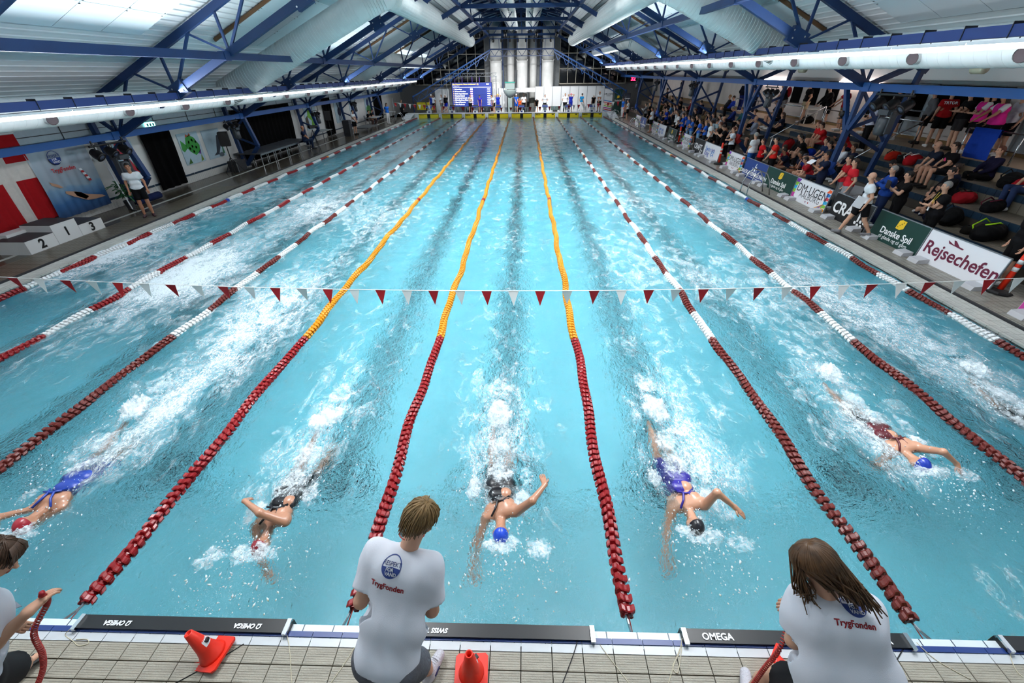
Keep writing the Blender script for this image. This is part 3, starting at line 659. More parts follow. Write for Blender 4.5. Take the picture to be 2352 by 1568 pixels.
def joints(kind, arms, lean=0., hp=.1):
    J = {}; st = kind != 'sit'
    pz = .95 if st else .11; pel = V(0, 0, pz)
    u = V(0, math.sin(lean), math.cos(lean)); f = V(0, math.cos(lean), -math.sin(lean)); X = V(1, 0, 0)
    J['pel'] = pel; J['waist'] = pel+u*.17; J['chest'] = pel+u*.36; J['neck'] = pel+u*.50+f*.01; J['u'] = u; J['f'] = f
    hd = lean*.35+hp; hu = V(0, math.sin(hd), math.cos(hd)); hf = V(0, math.cos(hd), -math.sin(hd))
    J['head'] = J['neck']+hu*.185+hf*.02; J['hu'] = hu; J['hf'] = hf
    a = ARMS[arms]
    for s, k in ((1, 'R'), (-1, 'L')):
        J['h'+k] = pel+V(s*.09, 0, -.01)
        J['s'+k] = pel+u*.455+X*s*.175
        t = a[0] if s > 0 else a[1]; W = pel+X*s*t[0]+f*t[1]+u*t[2]
        J['e'+k], J['w'+k] = ik(J['s'+k], W, .29, .255, X*s*a[2][0]+f*a[2][1]+u*a[2][2])
        if kind == 'walk': J['k'+k] = V(s*.10, .16*s+.05, .50); J['a'+k] = V(s*.10, .34*s, .10 if s > 0 else .16); J['t'+k] = J['a'+k]+V(0, .17, -.05)
        elif st: J['k'+k] = V(s*.11, .02, .50); J['a'+k] = V(s*.12, -.02, .09); J['t'+k] = V(s*.15, .16, .04)
        else: J['k'+k] = V(s*.14, .42, .13); J['a'+k] = V(s*.14, .40, -.32); J['t'+k] = V(s*.16, .58, -.38)
    return J
def fingers(mb, w, d, up, side, L=.085, r=.0085, curl=.5, n=5, mi=0, thumb=1):
    # palm direction d, back-of-hand normal up, side = towards the thumb
    k = 0
    for i, (o, l) in enumerate(((.028, .9), (.0095, 1), (-.0095, .95), (-.027, .75))):
        b0 = w+d*.085+side*o; pts = [b0-d*.02, b0+d*L*l*.4]; a = curl*.6; p = pts[-1]
        for q in (.34, .28): dd = d*math.cos(a)-up*math.sin(a); p = p+dd*L*l*q; pts.append(p); a += curl*.6
        mb.tube(pts, [r, r, r*.9, r*.65], n, mi)
    t0 = w+d*.03+side*.028; mb.tube([t0-side*.01, t0+side*.022*thumb+d*.025-up*.008, t0+side*.03*thumb+d*.058-up*.016], [r*1.25, r*1.15, r*.75], n, mi)
def head_prims(c, hu, hf, s=1.):
    x = np.cross(hf, hu); R = np.array([x, hf, hu]); g = lambda a, b, d: c+(x*a+hf*b+hu*d)*s
    P = [('e', g(0, -.008, .018), R, V(.074, .094, .098)*s), ('e', g(0, .022, -.048), R, V(.056, .062, .062)*s), ('c', g(0, .088, .004), g(0, .104, -.024), .009*s, .013*s)]
    for q in (-1, 1): P.append(('e', g(q*.075, -.005, -.008), R, V(.012, .022, .032)*s))
    return P, g, R
def body_prims(J, fat=1., neck=True, hand=True):
    P = []; c = lambda a, b, ra, rb: P.append(('c', a, b, ra, rb)); X = unit(J['sR']-J['sL']); u = J['u']; f = J['f']; Xh = unit(J['hR']-J['hL'])
    c(J['pel']-Xh*.075, J['pel']+Xh*.075, .108*fat, .108*fat); c(J['waist']-X*.06*fat, J['waist']+X*.06*fat, .095*fat, .095*fat)
    c(J['chest']-X*.085, J['chest']+X*.085, .108*fat, .108*fat); c(J['sL']+X*.03-u*.035, J['sR']-X*.03-u*.035, .07, .07)
    if neck: c(J['neck']-u*.05, J['head']-J['hu']*.05, .056, .052)
    for k, s in (('R', 1), ('L', -1)):
        c(J['s'+k]-X*s*.01, J['e'+k], .054, .040); c(J['e'+k], J['w'+k], .040, .026)
        c(J['h'+k]+V(0, 0, -.0), J['k'+k], .090*fat, .058); m = J['k'+k]*.6+J['a'+k]*.4-unit(np.cross(X, J['k'+k]-J['a'+k]))*-.0; c(J['k'+k], m, .055, .056); c(m, J['a'+k], .056, .036)
        c(J['a'+k]-V(0, 0, .03), J['t'+k], .038, .026)
        if hand: hd = unit(J['w'+k]-J['e'+k]) if 'hd'+k not in J else J['hd'+k]; c(J['w'+k], J['w'+k]+hd*.06, .027, .026)
    return P
def eyes_mb(g, R, s=1.):
    mb = MB()
    for q in (-1, 1): mb.ell(g(q*.030, .083, .012), V(.013, .008, .008)*s, 8, 5, 1, R=R.T)
    mb.ell(g(0, .081, -.050), V(.022, .006, .006)*s, 8, 5, 2, R=R.T)
    for q in (-1, 1): mb.ell(g(q*.031, .086, .030), V(.016, .006, .004)*s, 6, 4, 1, R=R.T)
    return mb
def garment(J, which, h, fat=1., fluff=0):
    u = J['u']; X = unit(J['sR']-J['sL']); b = 1.0; P = []; c = lambda a, b, ra, rb: P.append(('c', a, b, ra, rb)); g = .016+fluff
    if which in ('shirt', 'jacket', 'vest'):
        c(J['pel']-X*.075*fat+u*.02, J['pel']+X*.075*fat+u*.02, .112*fat+g+.008, .112*fat+g+.008); c(J['waist']-X*.065, J['waist']+X*.065, .105*fat+g, .105*fat+g)
        c(J['chest']-X*.088, J['chest']+X*.088, .110*fat+g, .110*fat+g); c(J['sL']+X*.02-u*.03, J['sR']-X*.02-u*.03, .078+g*.6, .078+g*.6)
        if which != 'vest':
            for k in 'RL':
                e = J['e'+k] if which == 'jacket' else J['s'+k]+(J['e'+k]-J['s'+k])*.62
                c(J['s'+k], e, .060+g*.6, .052+g*(1 if which == 'jacket' else 1.3))
                if which == 'jacket': c(J['e'+k], J['e'+k]+(J['w'+k]-J['e'+k])*.93, .048+g*.8, .034+g*.6)
        o = J['pel']-u*.035; ne = J['neck']+u*.012
        cuts = [(o, -u)]
        if which == 'shirt':
            for k in 'RL': d = unit(J['e'+k]-J['s'+k]); cuts.append((J['s'+k]+(J['e'+k]-J['s'+k])*.60, d, J['s'+k], .13))
        def clip(Q, d):
            d = np.maximum(d, (Q-o)@(-u)); d = np.maximum(d, (Q-ne)@u)
            for q in cuts[1:]:
                near = np.linalg.norm(Q-(q[2]+(q[0]-q[2])*1.15), axis=1)-q[3]; d = np.where(near < 0, np.maximum(d, (Q-q[0])@q[1]), d)
            return d
    elif which in ('shorts', 'trousers'):
        Xh = unit(J['hR']-J['hL']); c(J['pel']-Xh*.075*fat, J['pel']+Xh*.075*fat, .112*fat+g, .112*fat+g)
        for k in 'RL':
            if which == 'shorts': c(J['h'+k], J['h'+k]+(J['k'+k]-J['h'+k])*.86, .098*fat+g, .080+g)
            else: m = J['k'+k]; c(J['h'+k], m, .094*fat+g, .066+g*.6); c(m, J['a'+k], .064+g*.5, .052+g*.4)
        top = J['pel']+u*.085
        cuts = [(J['h'+k]+(J['k'+k]-J['h'+k])*(.80 if which == 'shorts' else 9), unit(J['k'+k]-J['h'+k]), J['h'+k]) for k in 'RL'] if which == 'shorts' else [(J['a'+k]-V(0, 0, .0), unit(J['a'+k]-J['k'+k]), J['k'+k]) for k in 'RL']
        def clip(Q, d):
            d = np.maximum(d, (Q-top)@u)
            for (p, n, s0) in cuts:
                near = np.linalg.norm(Q-(p+n*.06), axis=1)-.17; d = np.where(near < 0, np.maximum(d, (Q-p)@n), d)
            return d
    return sdf_mesh(which, P, h, .035, clip)
def shoe_mesh(J, k, h=.014):
    a, t = J['a'+k], J['t'+k]; d = unit((t-a)*V(1, 1, 0)); up = V(0, 0, 1) if abs(d[2]) < .5 else V(0, 1, 0); z = min(a[2]-.055, t[2]+.0)
    P = [('c', a-V(0, 0, .045), t+V(0, 0, .0), .050, .038), ('c', a, a-V(0, 0, .03), .046, .05), ('c', a-d*.03-V(0, 0, .055), a-d*.0-V(0, 0, .05), .042, .04)]
    zt = a[2]+.012
    return sdf_mesh('shoe', P, h, .02, lambda Q, dd: np.maximum(dd, Q[:, 2]-zt))
# hair in the head's own frame (x right, y face, z up)
I3 = np.eye(3)
def hair_mesh(style, h=.013, s=1.):
    P = [('e', V(0, -.016, .026)*s, I3, V(.084, .102, .103)*s)]
    def clip(Q, d):
        face = np.minimum(Q[:, 1]-.035*s, .062*s-Q[:, 2]); low = -.045*s-Q[:, 2]
        d = np.maximum(d, face)
        return np.maximum(d, np.minimum(low, Q[:, 1]+.2) if style != 'long' else face*0-1)
    if style == 'long': P += [('c', V(0, -.075, 0)*s, V(0, -.10, -.22)*s, .075*s, .05*s), ('c', V(.055, -.04, 0)*s, V(.06, -.05, -.16)*s, .035*s, .03*s), ('c', V(-.055, -.04, 0)*s, V(-.06, -.05, -.16)*s, .035*s, .03*s)]
    if style == 'bun': P.append(('e', V(0, -.12, .07)*s, I3, V(.035, .035, .035)*s))
    if style in ('cap', 'swimcap'):
        P = [('e', V(0, -.010, .028)*s, I3, V(.083, .101, .104)*s)]
        if style == 'cap': P.append(('e', V(0, .11, .062)*s, I3, V(.06, .06, .008)*s))
        def clip(Q, d): return np.maximum(d, (.045*s if style == 'cap' else .02*s)-Q[:, 2]-.35*np.minimum(Q[:, 1], 0)*0)
    return sdf_mesh('hair', P, h*s, .02, clip)
HAIR = {k: hair_mesh(k) for k in ('short', 'long', 'bun', 'cap', 'swimcap')}
TEMPL = {}
def template(kind, arms, lean, hp, fat=1.):
    key = (kind, arms, lean, hp, fat)
    if key in TEMPL: return TEMPL[key]
    J = joints(kind, arms, lean, hp); P = body_prims(J, fat); hp_, g, R = head_prims(J['head'], J['hu'], J['hf']); ex = eyes_mb(g, R)
    for k, s in (('R', 1), ('L', -1)):
        d = unit(J['w'+k]-J['e'+k]); x = V(-s, 0, 0); sd = unit(x-d*np.dot(x, d)) if abs(d[0]) < .9 else V(0, 0, 1); up = unit(np.cross(sd, d))*s
        fingers(ex, J['w'+k], d, up, sd, n=4, r=.009, curl=.7)
    T = dict(J=J, body=sdf_mesh('body', P+hp_, .0165, .025, extra=ex), g={})
    TEMPL[key] = T; return T
def gm(T, which, fat=1.):
    if which not in T['g']: T['g'][which] = shoe_mesh(T['J'], which[-1]) if which.startswith('shoe') else garment(T['J'], which, .019, fat)
    return T['g'][which]
def person(p, rz, label, kind='stand', arms='down', top='shirt', tc='FFFFFF', bot='shorts', bc='0E0E12', skin='light', hair='short', hc='brown', shoes='E0E0E0', over=None, scale=1., lean=0., hp=.1, fat=1., group=None, extra=None):
    T = template(kind, arms, lean, hp, fat); J = T['J']
    t = thing('person', label, 'person', tuple(map(float, p)), rz, group); t.scale = (scale,)*3
    obj('body', T['body'], [SKIN[skin], eye_m, lip_m], t)
    for m in list(T['body'].materials)[:0]: pass
    if top == 'suit':
        c = obj('swimsuit', gm(T, 'vest', fat), cloth(tc), t); obj('swimsuit_legs', gm(T, 'shorts', fat), cloth(tc), t)
    else:
        if top: obj({'shirt': 'shirt', 'jacket': 'jacket', 'vest': 'tank_top'}[top], gm(T, top, fat), cloth(tc), t)
        if bot: obj(bot, gm(T, bot, fat), cloth(bc), t)
    if over:
        if 'over' not in T['g']: T['g']['over'] = garment(J, 'vest', .019, fat, .012)
        obj('vest', T['g']['over'], cloth(over), t)
    if shoes:
        for k in 'RL': obj('shoe', gm(T, 'shoe'+k), mat('shoe_'+shoes, shoes, .6), t)
    if hair != 'bald':
        m = HAIRM[hc] if hc in HAIRM else mat('cap_'+hc, hc, .5)
        o = obj('hair' if hair in ('short', 'long', 'bun') else 'cap', HAIR[hair], m, t); hu, hf = J['hu'], J['hf']; x = np.cross(hf, hu)
        o.matrix_local = Matrix([[x[0], hf[0], hu[0], J['head'][0]], [x[1], hf[1], hu[1], J['head'][1]], [x[2], hf[2], hu[2], J['head'][2]], [0, 0, 0, 1]])
    T.setdefault('_', 0)
    if extra: extra(t, J)
    return t
def it_box(name, size, color, off=(0, .0, 0), hand='R'):        # something held, placed at a hand
    def f(t, J):
        w = J['w'+hand]+unit(J['w'+hand]-J['e'+hand])*.09; c = t.copy()
        M = Matrix.Translation(t.location) @ Euler(t.rotation_euler).to_matrix().to_4x4() @ Matrix.Diagonal((t.scale[0],)*3+(1,))
        q = M @ Vector(w+V(*off)); bm_ = MB().box((0, 0, 0), size); o = bm_.build(name, mat('held_'+color, color, .4)); o.location = q; o.rotation_euler = t.rotation_euler
        D.objects.remove(c); tag(o, HELD.pop(0) if HELD else name, name.replace('_', ' '))
    return f
HELD = []
# ---------------------------------------------------------------- lane ropes, flags, boards, posts
RED, BRICK, WHT, YEL, BLU = mat('float_red', '8A0A12', .35, coat=.1), mat('float_brick', '64201A', .4), mat('float_white', 'DADCDC', .35), mat('float_yellow', 'CE8600', .4), mat('float_blue', '1C3FA0', .35)
def float_mesh(k):
    b = MB(); n = 20
    # hub, and a disc with fins bent round it
    b.tube([(0, -.046, 0), (0, .046, 0)], .038, 8)
    P = []; F = []
    for i in range(n):
        a = 2*PI*i/n; on = (i % 4) < 3; r0 = .074 if on else .056; tw = .016*(1 if (i//4) % 2 else -1)*(on)
        for r, y in ((.036, -.034), (r0-.006, -.034+tw), (r0, -.022+tw), (r0, .018+tw), (r0-.006, .026+tw), (.036, .03)):
            P.append((r*math.cos(a), y, r*math.sin(a)))
    for i in range(n):
        for j in range(5): q = (i+1) % n; F.append((i*6+j, i*6+j+1, q*6+j+1, q*6+j))
    b.add(P, F); return b.mesh('float')
FM = {}
def rope(k, label, ncol, mid):
    X = 2.5*k; t = thing('lane_rope', label, 'lane rope', (X, 0, .0), 0, 'lane ropes')
    def col(y):
        if y < 5 or y > 45: return ncol
        if mid == 'y': return RED if abs(y-15) < .15 or abs(y-25) < .15 or abs(y-35) < .15 else YEL
        if abs(y-15) < .1 or abs(y-35) < .1: return BLU if abs(k) == 4 else WHT
        if abs(y-25) < .1: return YEL
        return WHT if int(y) % 2 else (ncol if abs(k) != 4 else (RED if k < 0 else BRICK))
    wob = lambda y: (.02*math.sin(y*1.7+k)+.012*math.sin(y*4.1+2*k), .015+.012*math.sin(y*2.9+k*3))
    cols = [RED, BRICK, WHT, YEL, BLU]; y = .3 if abs(k) < 3 else .3; cnt = 0; far = MB()
    lim = 12.5
    while y < 49.7:
        dx, dz = wob(y); c = col(y)
        if y < lim:
            if c.name not in FM: m = float_mesh(0); m.materials.append(c); FM[c.name] = m
            o = obj('float', FM[c.name], parent=t); o.location = (dx, y, dz); o.rotation_euler = (0, 1.3*y+k, 0.03*math.sin(y*5)); y += .094
        else:
            mi = cols.index(c); far.lathe((dx, y-.0, dz), [(.045, -.046), (.074, -.03), (.074, .03), (.045, .046)] if y < 30 else [(.07, -.08), (.07, .08)], 7, mi, (0, 1, 0)); y += .094 if y < 30 else .16
    far.build('float', cols, t, kind='stuff')
    MB().tube([(wob(q)[0], q, wob(q)[1]) for q in np.linspace(.1, 49.9, 120)], .006, 4).build('cable', mat('cable_red', '9C2A22', .6), t)
    MB().tube([(0, .30, .01), (0, .16, .05), (0, .06, .10)], .012, 6).build('tensioner', chrome, t)
    return t
rl = {-4: ('red and white lane rope at the left pool edge', RED, ''), -3: ('second lane rope from the left, red and white', RED, ''), -2: ('third lane rope from the left, brown red near end', BRICK, ''), -1: ('left yellow lane rope with a red near end', RED, 'y'),
      0: ('middle yellow lane rope ending behind the man in grey shorts', RED, 'y'), 1: ('right yellow lane rope with a red near end', RED, 'y'), 2: ('brick red and white lane rope beside the long-haired woman', BRICK, ''), 3: ('second lane rope from the right, brick red and white', BRICK, ''), 4: ('brick red and white lane rope at the right pool edge', BRICK, '')}
for k, (l, c, m) in rl.items(): rope(k, l, c, m)
flag_r, flag_w, cord = mat('flag_red', 'A5101C', .7), mat('flag_white', 'E4E6E4', .7), mat('cord_white', 'D8D8D4', .7)
def flag_line(y, zf, x0, x1, step, label, sz, ph=0):
    t = thing('flag_line', label, 'flag line'); n = int((x1-x0)/step)
    MB().tube([(x, y, zf(x)) for x in np.linspace(x0, x1, 60)], .006, 4).build('cord', cord, t)
    for i in range(n):
        x = x0+step*(i+.5); z = zf(x); w = sz/2; ht = sz*1.5; tl = random.uniform(-.15, .15)
        MB().poly([(x-w, y, z), (x+w, y, zf(x+w)), (x+w*(.1+tl), y+random.uniform(-.04, .08), z-ht)], (0, .003, 0)).build('flag', flag_r if (i+ph) % 2 else flag_w, t)
fz = lambda x: .965+.0033*(x-.9)**2 - (.0006*(x-.9)**3 if x < 0 else 0)*0
flag_line(5.0, fz, -10.887, 11.2, .463, 'near string of red and white backstroke flags across the pool', .185, 0)
flag_line(45.0, lambda x: 1.25+.004*(x)**2, -11.1, 11.1, .463, 'far string of red and white backstroke flags across the pool', .26, 1)
for s in (-1, 1):
    for y, l in ((45, 'far'), (5, 'near')): 
        t = thing('flag_post', 'thin steel post holding the %s flag string, %s side' % (l, 'left' if s < 0 else 'right'), 'post', (s*11.1 if y > 9 else (11.2 if s > 0 else -10.93), y, 0)); MB().tube([(0, 0, 0), (0, 0, 2.1)], .022, 8).build('pole', chrome, t); MB().lathe((0, 0, 0), [(.12, 0), (.12, .02), (.03, .04)], 14).build('base', chrome, t)
# barrier posts
bo, bw, br_ = mat('post_orange', 'F2361C', .4), mat('post_reflective', 'D8DCDE', .3), mat('rubber_base', '121214', .7)
def barrier(p, l, lean=0):
    t = thing('barrier_post', l, 'barrier post', p, 0, 'orange barrier posts'); MB().lathe((0, 0, 0), [(.24, 0), (.25, .03), (.22, .06), (.07, .09)], 8).build('base', br_, t)
    o = MB().lathe((0, 0, .06), [(.055, 0), (.05, .92), (.03, .95)], 14).build('tube', bo, t, True)
    for z in (.50, .66): MB().lathe((0, 0, z), [(.0535, 0), (.053, .09)], 14).build('reflector', bw, t, True)
    t.rotation_euler = (0, lean, 0); return t
for (x, y), l in (((2290, 672), 'orange barrier post at the end of the white board with maroon letters'), ((1650, 377), 'orange barrier post beside the white board with blue waves'), ((1558, 329), 'orange barrier post at the near end of the third green board'), ((1431, 271), 'orange barrier post at the far right corner of the pool')):
    q = at(x, y, 2, .03); barrier((q[0], q[1], .03), l, .12 if x > 2000 else 0)
# advertising boards
bcol = dict(white='E6E6EA', green='0E3B34', black='141518', blue='1E3F86')
def board(y0, y1, kind, label, X=11.58):
    H = .76; t = thing('advertising_board', label, 'advertising board', (X, y1, .03), 0, 'advertising boards before the stands'); L = y1-y0; lean = .09; n_ = unit((-H, 0, lean)); o = lambda a, z, e=.014: V(lean*z/H-e, -a, z)
    c = bcol[kind.split()[0]]; MB().poly([(0, 0, 0), (0, -L, 0), (lean, -L, H), (lean, 0, H)], (.03, 0, 0)).build('panel', mat('board_'+kind.split()[0], c, .45), t)
    b = MB().beam((lean+.015, 0, H), (lean+.015, -L, H), .036, .02)
    b.beam((.015, -L, 0), (lean+.015, -L, H), .036, .02); b.build('edge', mat('alu', '9AA0A6', .4, .6), t)
    for a in (.12, L-.35): MB().poly([(-.3, -a, 0), (-.02, -a, 0), (-.01, -a, .12), (-.26, -a, .1)], (0, -.3, 0)).build('foot', mat('foot_pale', 'B9B9BC', .5), t)
    xd, yd = (0, -1, 0), (lean, 0, H)
    def T(s, size, a, z, col, bold=.0, **k): put_text(s, size, o(a, z, .0), xd, yd, mat('print_'+col, col, .5), t, bold, off=.006, **k)
    def poly2(pts, col, nm='mark'): MB().poly([o(a, z, .004) for a, z in pts], (-.003, 0, 0)).build(nm, mat('print_'+col, col, .5), t)
    k = kind.split()[1]; s = L/2.0
    if k == 'rej':
        T('Rejsechefen', .41, L*.52, .36, '6A1B3A', .006); poly2([(.55, .66), (.75, .60), (.68, .70), (.74, .70), (.88, .61), (1.0, .60), (.99, .57), (.6, .60)], '6A1B3A')
    if k == 'dan':
        T('Danske Spil', .24, L*.5, .30, 'FFFFFF', .004); T('til glæde og til gavn', .135, L*.5, .14, 'FFFFFF')
        c_ = L*.5; poly2([(c_-.13, .46), (c_-.11, .66), (c_-.03, .70), (c_+.13, .69), (c_+.12, .50), (c_+.02, .45)], 'EBC02A', 'emblem')
        for a, z in ((c_-.08, .51), (c_-.03, .56), (c_+.02, .60), (c_+.06, .645)): poly2([(a-.014, z-.016), (a-.018, z+.014), (a+.014, z+.016), (a+.016, z-.01)], '0E3B34', 'pip')
    if k == 'dm':
        T('DM-UGEN', .38*s, L*.52, .47, '33343A', -.001); T('AALBORG', .26*s, L*.52, .27, '55575E', -.003)
        for a, cc in ((L*.46, '9C4A6A'), (L*.54, 'B0302A')): poly2([(a-.02, .09), (a-.02, .14), (a+.02, .14), (a+.02, .09)], cc)
        cs = ['7A2FA8', '8CC63F', '20A8D8', '8CC63F', 'C03C98', 'C03C98', 'F0A020']
        for i in range(6):
            z0, z1 = .74-.12*i, .74-.12*(i+1); f = lambda z, q: .02+q*.10+.10*((z-.37)/.37)**2
            poly2([(.01, z0), (f(z0, 1)+.03, z0), (f(z1, 1), z1), (.01, z1)], cs[i])
            g = lambda z: L-.03-.16*max(0, (z-.37)/.37)*0-.10; r0 = L-.02
            poly2([(L-.16-.05*(i % 2), z0), (r0, z0-.01), (r0, z1+.03), (L-.20-.05*((i+1) % 2), z1)], ['F06030', '2878C8', 'D83848', '28A8D8', '8CC63F', 'F0A020'][i])
        for i in range(3): poly2([(L*.72+.07*i, .04), (L*.72+.07*i+.04, .04), (L-.15+.03*i, .25+.02*i), (L-.18+.03*i, .27)], ['F0A020', '2878C8', 'C03C98'][i])
    if k == 'craft':
        T('CRAFT', .52*s, L*.45, .36, 'F0F0F0', .012)
        for a, z in ((.82, .13), (.90, .13), (.74, .17), (.86, .24), (.94, .24)): MB().ell(o(L*a*.98, z, .004), (.004, .05, .05), 12, 6).build('dot', mat('print_F0F0F0', 'F0F0F0', .5), t)
    if k == 'dsu':
        T('DANSK SVØMMEUNION', .22*s, L*.5, .22, 'FFFFFF', .003); poly2([(.08, .10), (L-.08, .10), (L-.08, .085), (.08, .085)], 'FFFFFF', 'line'); c_ = L*.5
        poly2([(c_-.03, .34), (c_-.02, .52), (c_+.04, .66), (c_+.07, .655), (c_+.03, .52), (c_+.08, .44), (c_+.06, .33)], 'FFFFFF', 'swimmer_emblem')
        MB().ell(o(c_+.12, .50, .004), (.004, .035, .06), 12, 6).build('swimmer_emblem', mat('print_FFFFFF', 'FFFFFF', .5), t)
        for i in range(3): poly2([(c_-.22, .46-.05*i), (c_-.08, .46-.05*i), (c_-.08, .447-.05*i), (c_-.22, .447-.05*i)], 'FFFFFF', 'line'); poly2([(c_+.14, .42-.05*i), (c_+.26, .42-.05*i), (c_+.26, .407-.05*i), (c_+.14, .407-.05*i)], 'FFFFFF', 'line')
    if k == 'sk':
        T('Swim', .30*s, L*.27, .46, '4A86D8', .002); T('King', .30*s, L*.25, .24, '2440A8', .002)
        for z, cc in ((.50, '2440A8'), (.40, '2878C8'), (.26, '2878C8')): poly2([(L*.48+q*.06, z+.05*math.sin(q*1.1+1.5)-.0*q) for q in range(9)]+[(L*.48+q*.06, z-.045+.05*math.sin(q*1.1+1.5)) for q in range(8, -1, -1)], cc, 'wave_mark')
    return t
for y0, y1, k, l in ((6.95, 8.97, 'white rej', 'white board with maroon lettering and an aeroplane, nearest of the row'), (9.0, 10.75, 'green dan', 'dark green board with yellow dice emblem, nearest green one'), (10.98, 12.75, 'black craft', 'black board with bold white letters behind the walking man'),
    (13.0, 15.1, 'white dm', 'white board with coloured edges beside the black board, nearest of its kind'), (15.14, 17.3, 'green dan', 'second green board with yellow dice emblem, next to the blue board'), (17.36, 19.4, 'blue dsu', 'blue board with a white swimmer emblem'), (19.6, 21.35, 'white dm', 'white board with coloured edges behind the near pool ladder'),
    (22.4, 24.6, 'white sk', 'white board with blue wave marks beside an orange post'), (24.7, 26.2, 'black craft', 'smaller looking black board further along the row'), (26.9, 28.5, 'white dm', 'white coloured-edge board between black board and orange post'), (30.0, 31.8, 'green dan', 'third green board, furthest of the green ones'),
    (32.4, 34.3, 'white sk', 'white blue-wave board beyond the third green board'), (34.4, 36.2, 'white dm', 'white coloured-edge board beside the barefoot man'), (38.3, 40.0, 'blue dsu', 'far blue board behind the far pool ladder'), (40.2, 42.2, 'white dm', 'furthest white board of the row')): board(y0, y1, k, l)
board(4.3, 6.1, 'white dm', 'white coloured-edge board cut by the right edge of the photo', 11.4)
# ladders
def ladder(x, y, l, s):
    t = thing('pool_ladder', l, 'pool ladder', (x, y, 0))
    for d in (-.28, .28): MB().tube([(s*.75, d, .02), (s*.62, d, .55), (s*.45, d, .82), (s*.2, d, .9), (0, d, .75), (-s*.12, d, .4), (-s*.15, d, -.9)], .024, 8).build('handrail', chrome, t, True)
    for z in (-.25, -.55): MB().box((-s*.15, 0, z), (.1, .56, .03)).build('rung', chrome, t)
for px, py, l in ((1683, 452, 'chrome pool ladder on the right side, nearer one'), (1483, 300, 'chrome pool ladder on the right side, further one')):
    q = at(px, py, 2, .0); ladder(10.3, q[1]+.4, l, 1)
ladder(-10.3, 44.6, 'chrome pool ladder at the far left corner', -1); ladder(10.3, 46.3, 'chrome pool ladder at the far right corner', 1)
# ---------------------------------------------------------------- stands
TIERS = [(12.75, .50), (13.5, .93), (14.3, 1.37), (15.05, 1.80)]
tread_m = brick_mat('tread_tile', '7A7365', '70695C', '3E3932', .25, .125, .05, .45, axes='YXZ', var=.15); riser_m = mat('riser_beige', '7C7463', .6, var=.12); navy = mat('navy_tile', '1B3346', .4); walk_m = mat('walkway_beige', '94806A', .6, var=.1, vscale=2)
for i, (x, z) in enumerate(TIERS):
    x1 = TIERS[i+1][0] if i < 3 else 16.75
    o = slab('floor', x, x1+(.0 if i == 3 else .0), 4.5, 52, 0, z, tread_m if i < 3 else walk_m, 'tiled step of the spectator stands' if i < 3 else 'beige upper walkway of the stands')
    b = MB()
    tm_ = MB().box((0, 0, 0), (.02, .24, .17)).mesh('t'); tm_.materials.append(navy)
    for j in range(150):
        q = obj('tile', tm_, parent=o); q.location = (x-.006, 4.9+.25*j, z-.09)
wb_ = MB()
for j in range(24): wb_.box((16.72, 5.6+1.9*j, 1.86), (.05, 1.86, .12))
struct('baseboard_right', wb_, mat('wood_base', '8A7048', .6), label='beige base strip along the wall of the walkway')
def stairs(y0, y1, label):
    t = thing('stair_flight', label, 'stairs', (0, 0, 0)); st = MB(); ed = MB()
    for i, (x, z) in enumerate(TIERS):
        zp = TIERS[i-1][1] if i else .03
        h = (z-zp)/2; MB().box((x-.19, (y0+y1)/2, zp+h/2), (.38, y1-y0, h)).build('step', tread_m, t)
        MB().box((x-.385, (y0+y1)/2, zp+h/2), (.012, y1-y0, h*.9)).build('riser', navy, t)
stairs(13.25, 14.8, 'half height stairs of the near aisle in the stands'); stairs(20.6, 22.0, 'half height stairs of the far aisle in the stands')
def rail(label, pts, posts, mid=True, r=.022):
    t = thing('handrail', label, 'handrail'); MB().tube(pts, r, 8).build('rail', chrome, t, True)
    if mid: MB().tube([V(*p)-V(0, 0, .45) for p in pts], r*.7, 6).build('lower_rail', chrome, t, True)
    for p in posts: MB().tube([p[:3], (p[0], p[1], p[2]+p[3])], r, 8).build('post', chrome, t, True)
W = 15.1
rail('steel railing of the walkway at the right edge of the photo', [(W, 5, 2.6), (W, 13.1, 2.6)], [(W, y, 1.8, .8) for y in (7.6, 9.5, 11.4, 13.1)])
rail('steel railing of the walkway between the two aisles', [(W, 14.9, 2.6), (W, 20.4, 2.6)], [(W, y, 1.8, .8) for y in (14.9, 16.7, 18.5, 20.4)])
rail('steel railing of the walkway beyond the far aisle', [(W, 22.3, 2.6), (W, 30, 2.6)], [(W, y, 1.8, .8) for y in (22.3, 24.5, 27, 30)])
rail('sloping dark handrail down the near aisle', [(15.1, 14.9, 2.6), (14.3, 14.9, 2.15), (13.1, 14.9, 1.35)], [(15.1, 14.9, 1.8, .8), (13.15, 14.9, .5, .88)], False)
rail('sloping dark handrail down the far aisle', [(15.1, 20.5, 2.72), (14.3, 20.5, 2.25), (13.0, 20.5, 1.45)], [(15.1, 20.5, 1.8, .92), (13.1, 20.5, .5, 1.0)], False)
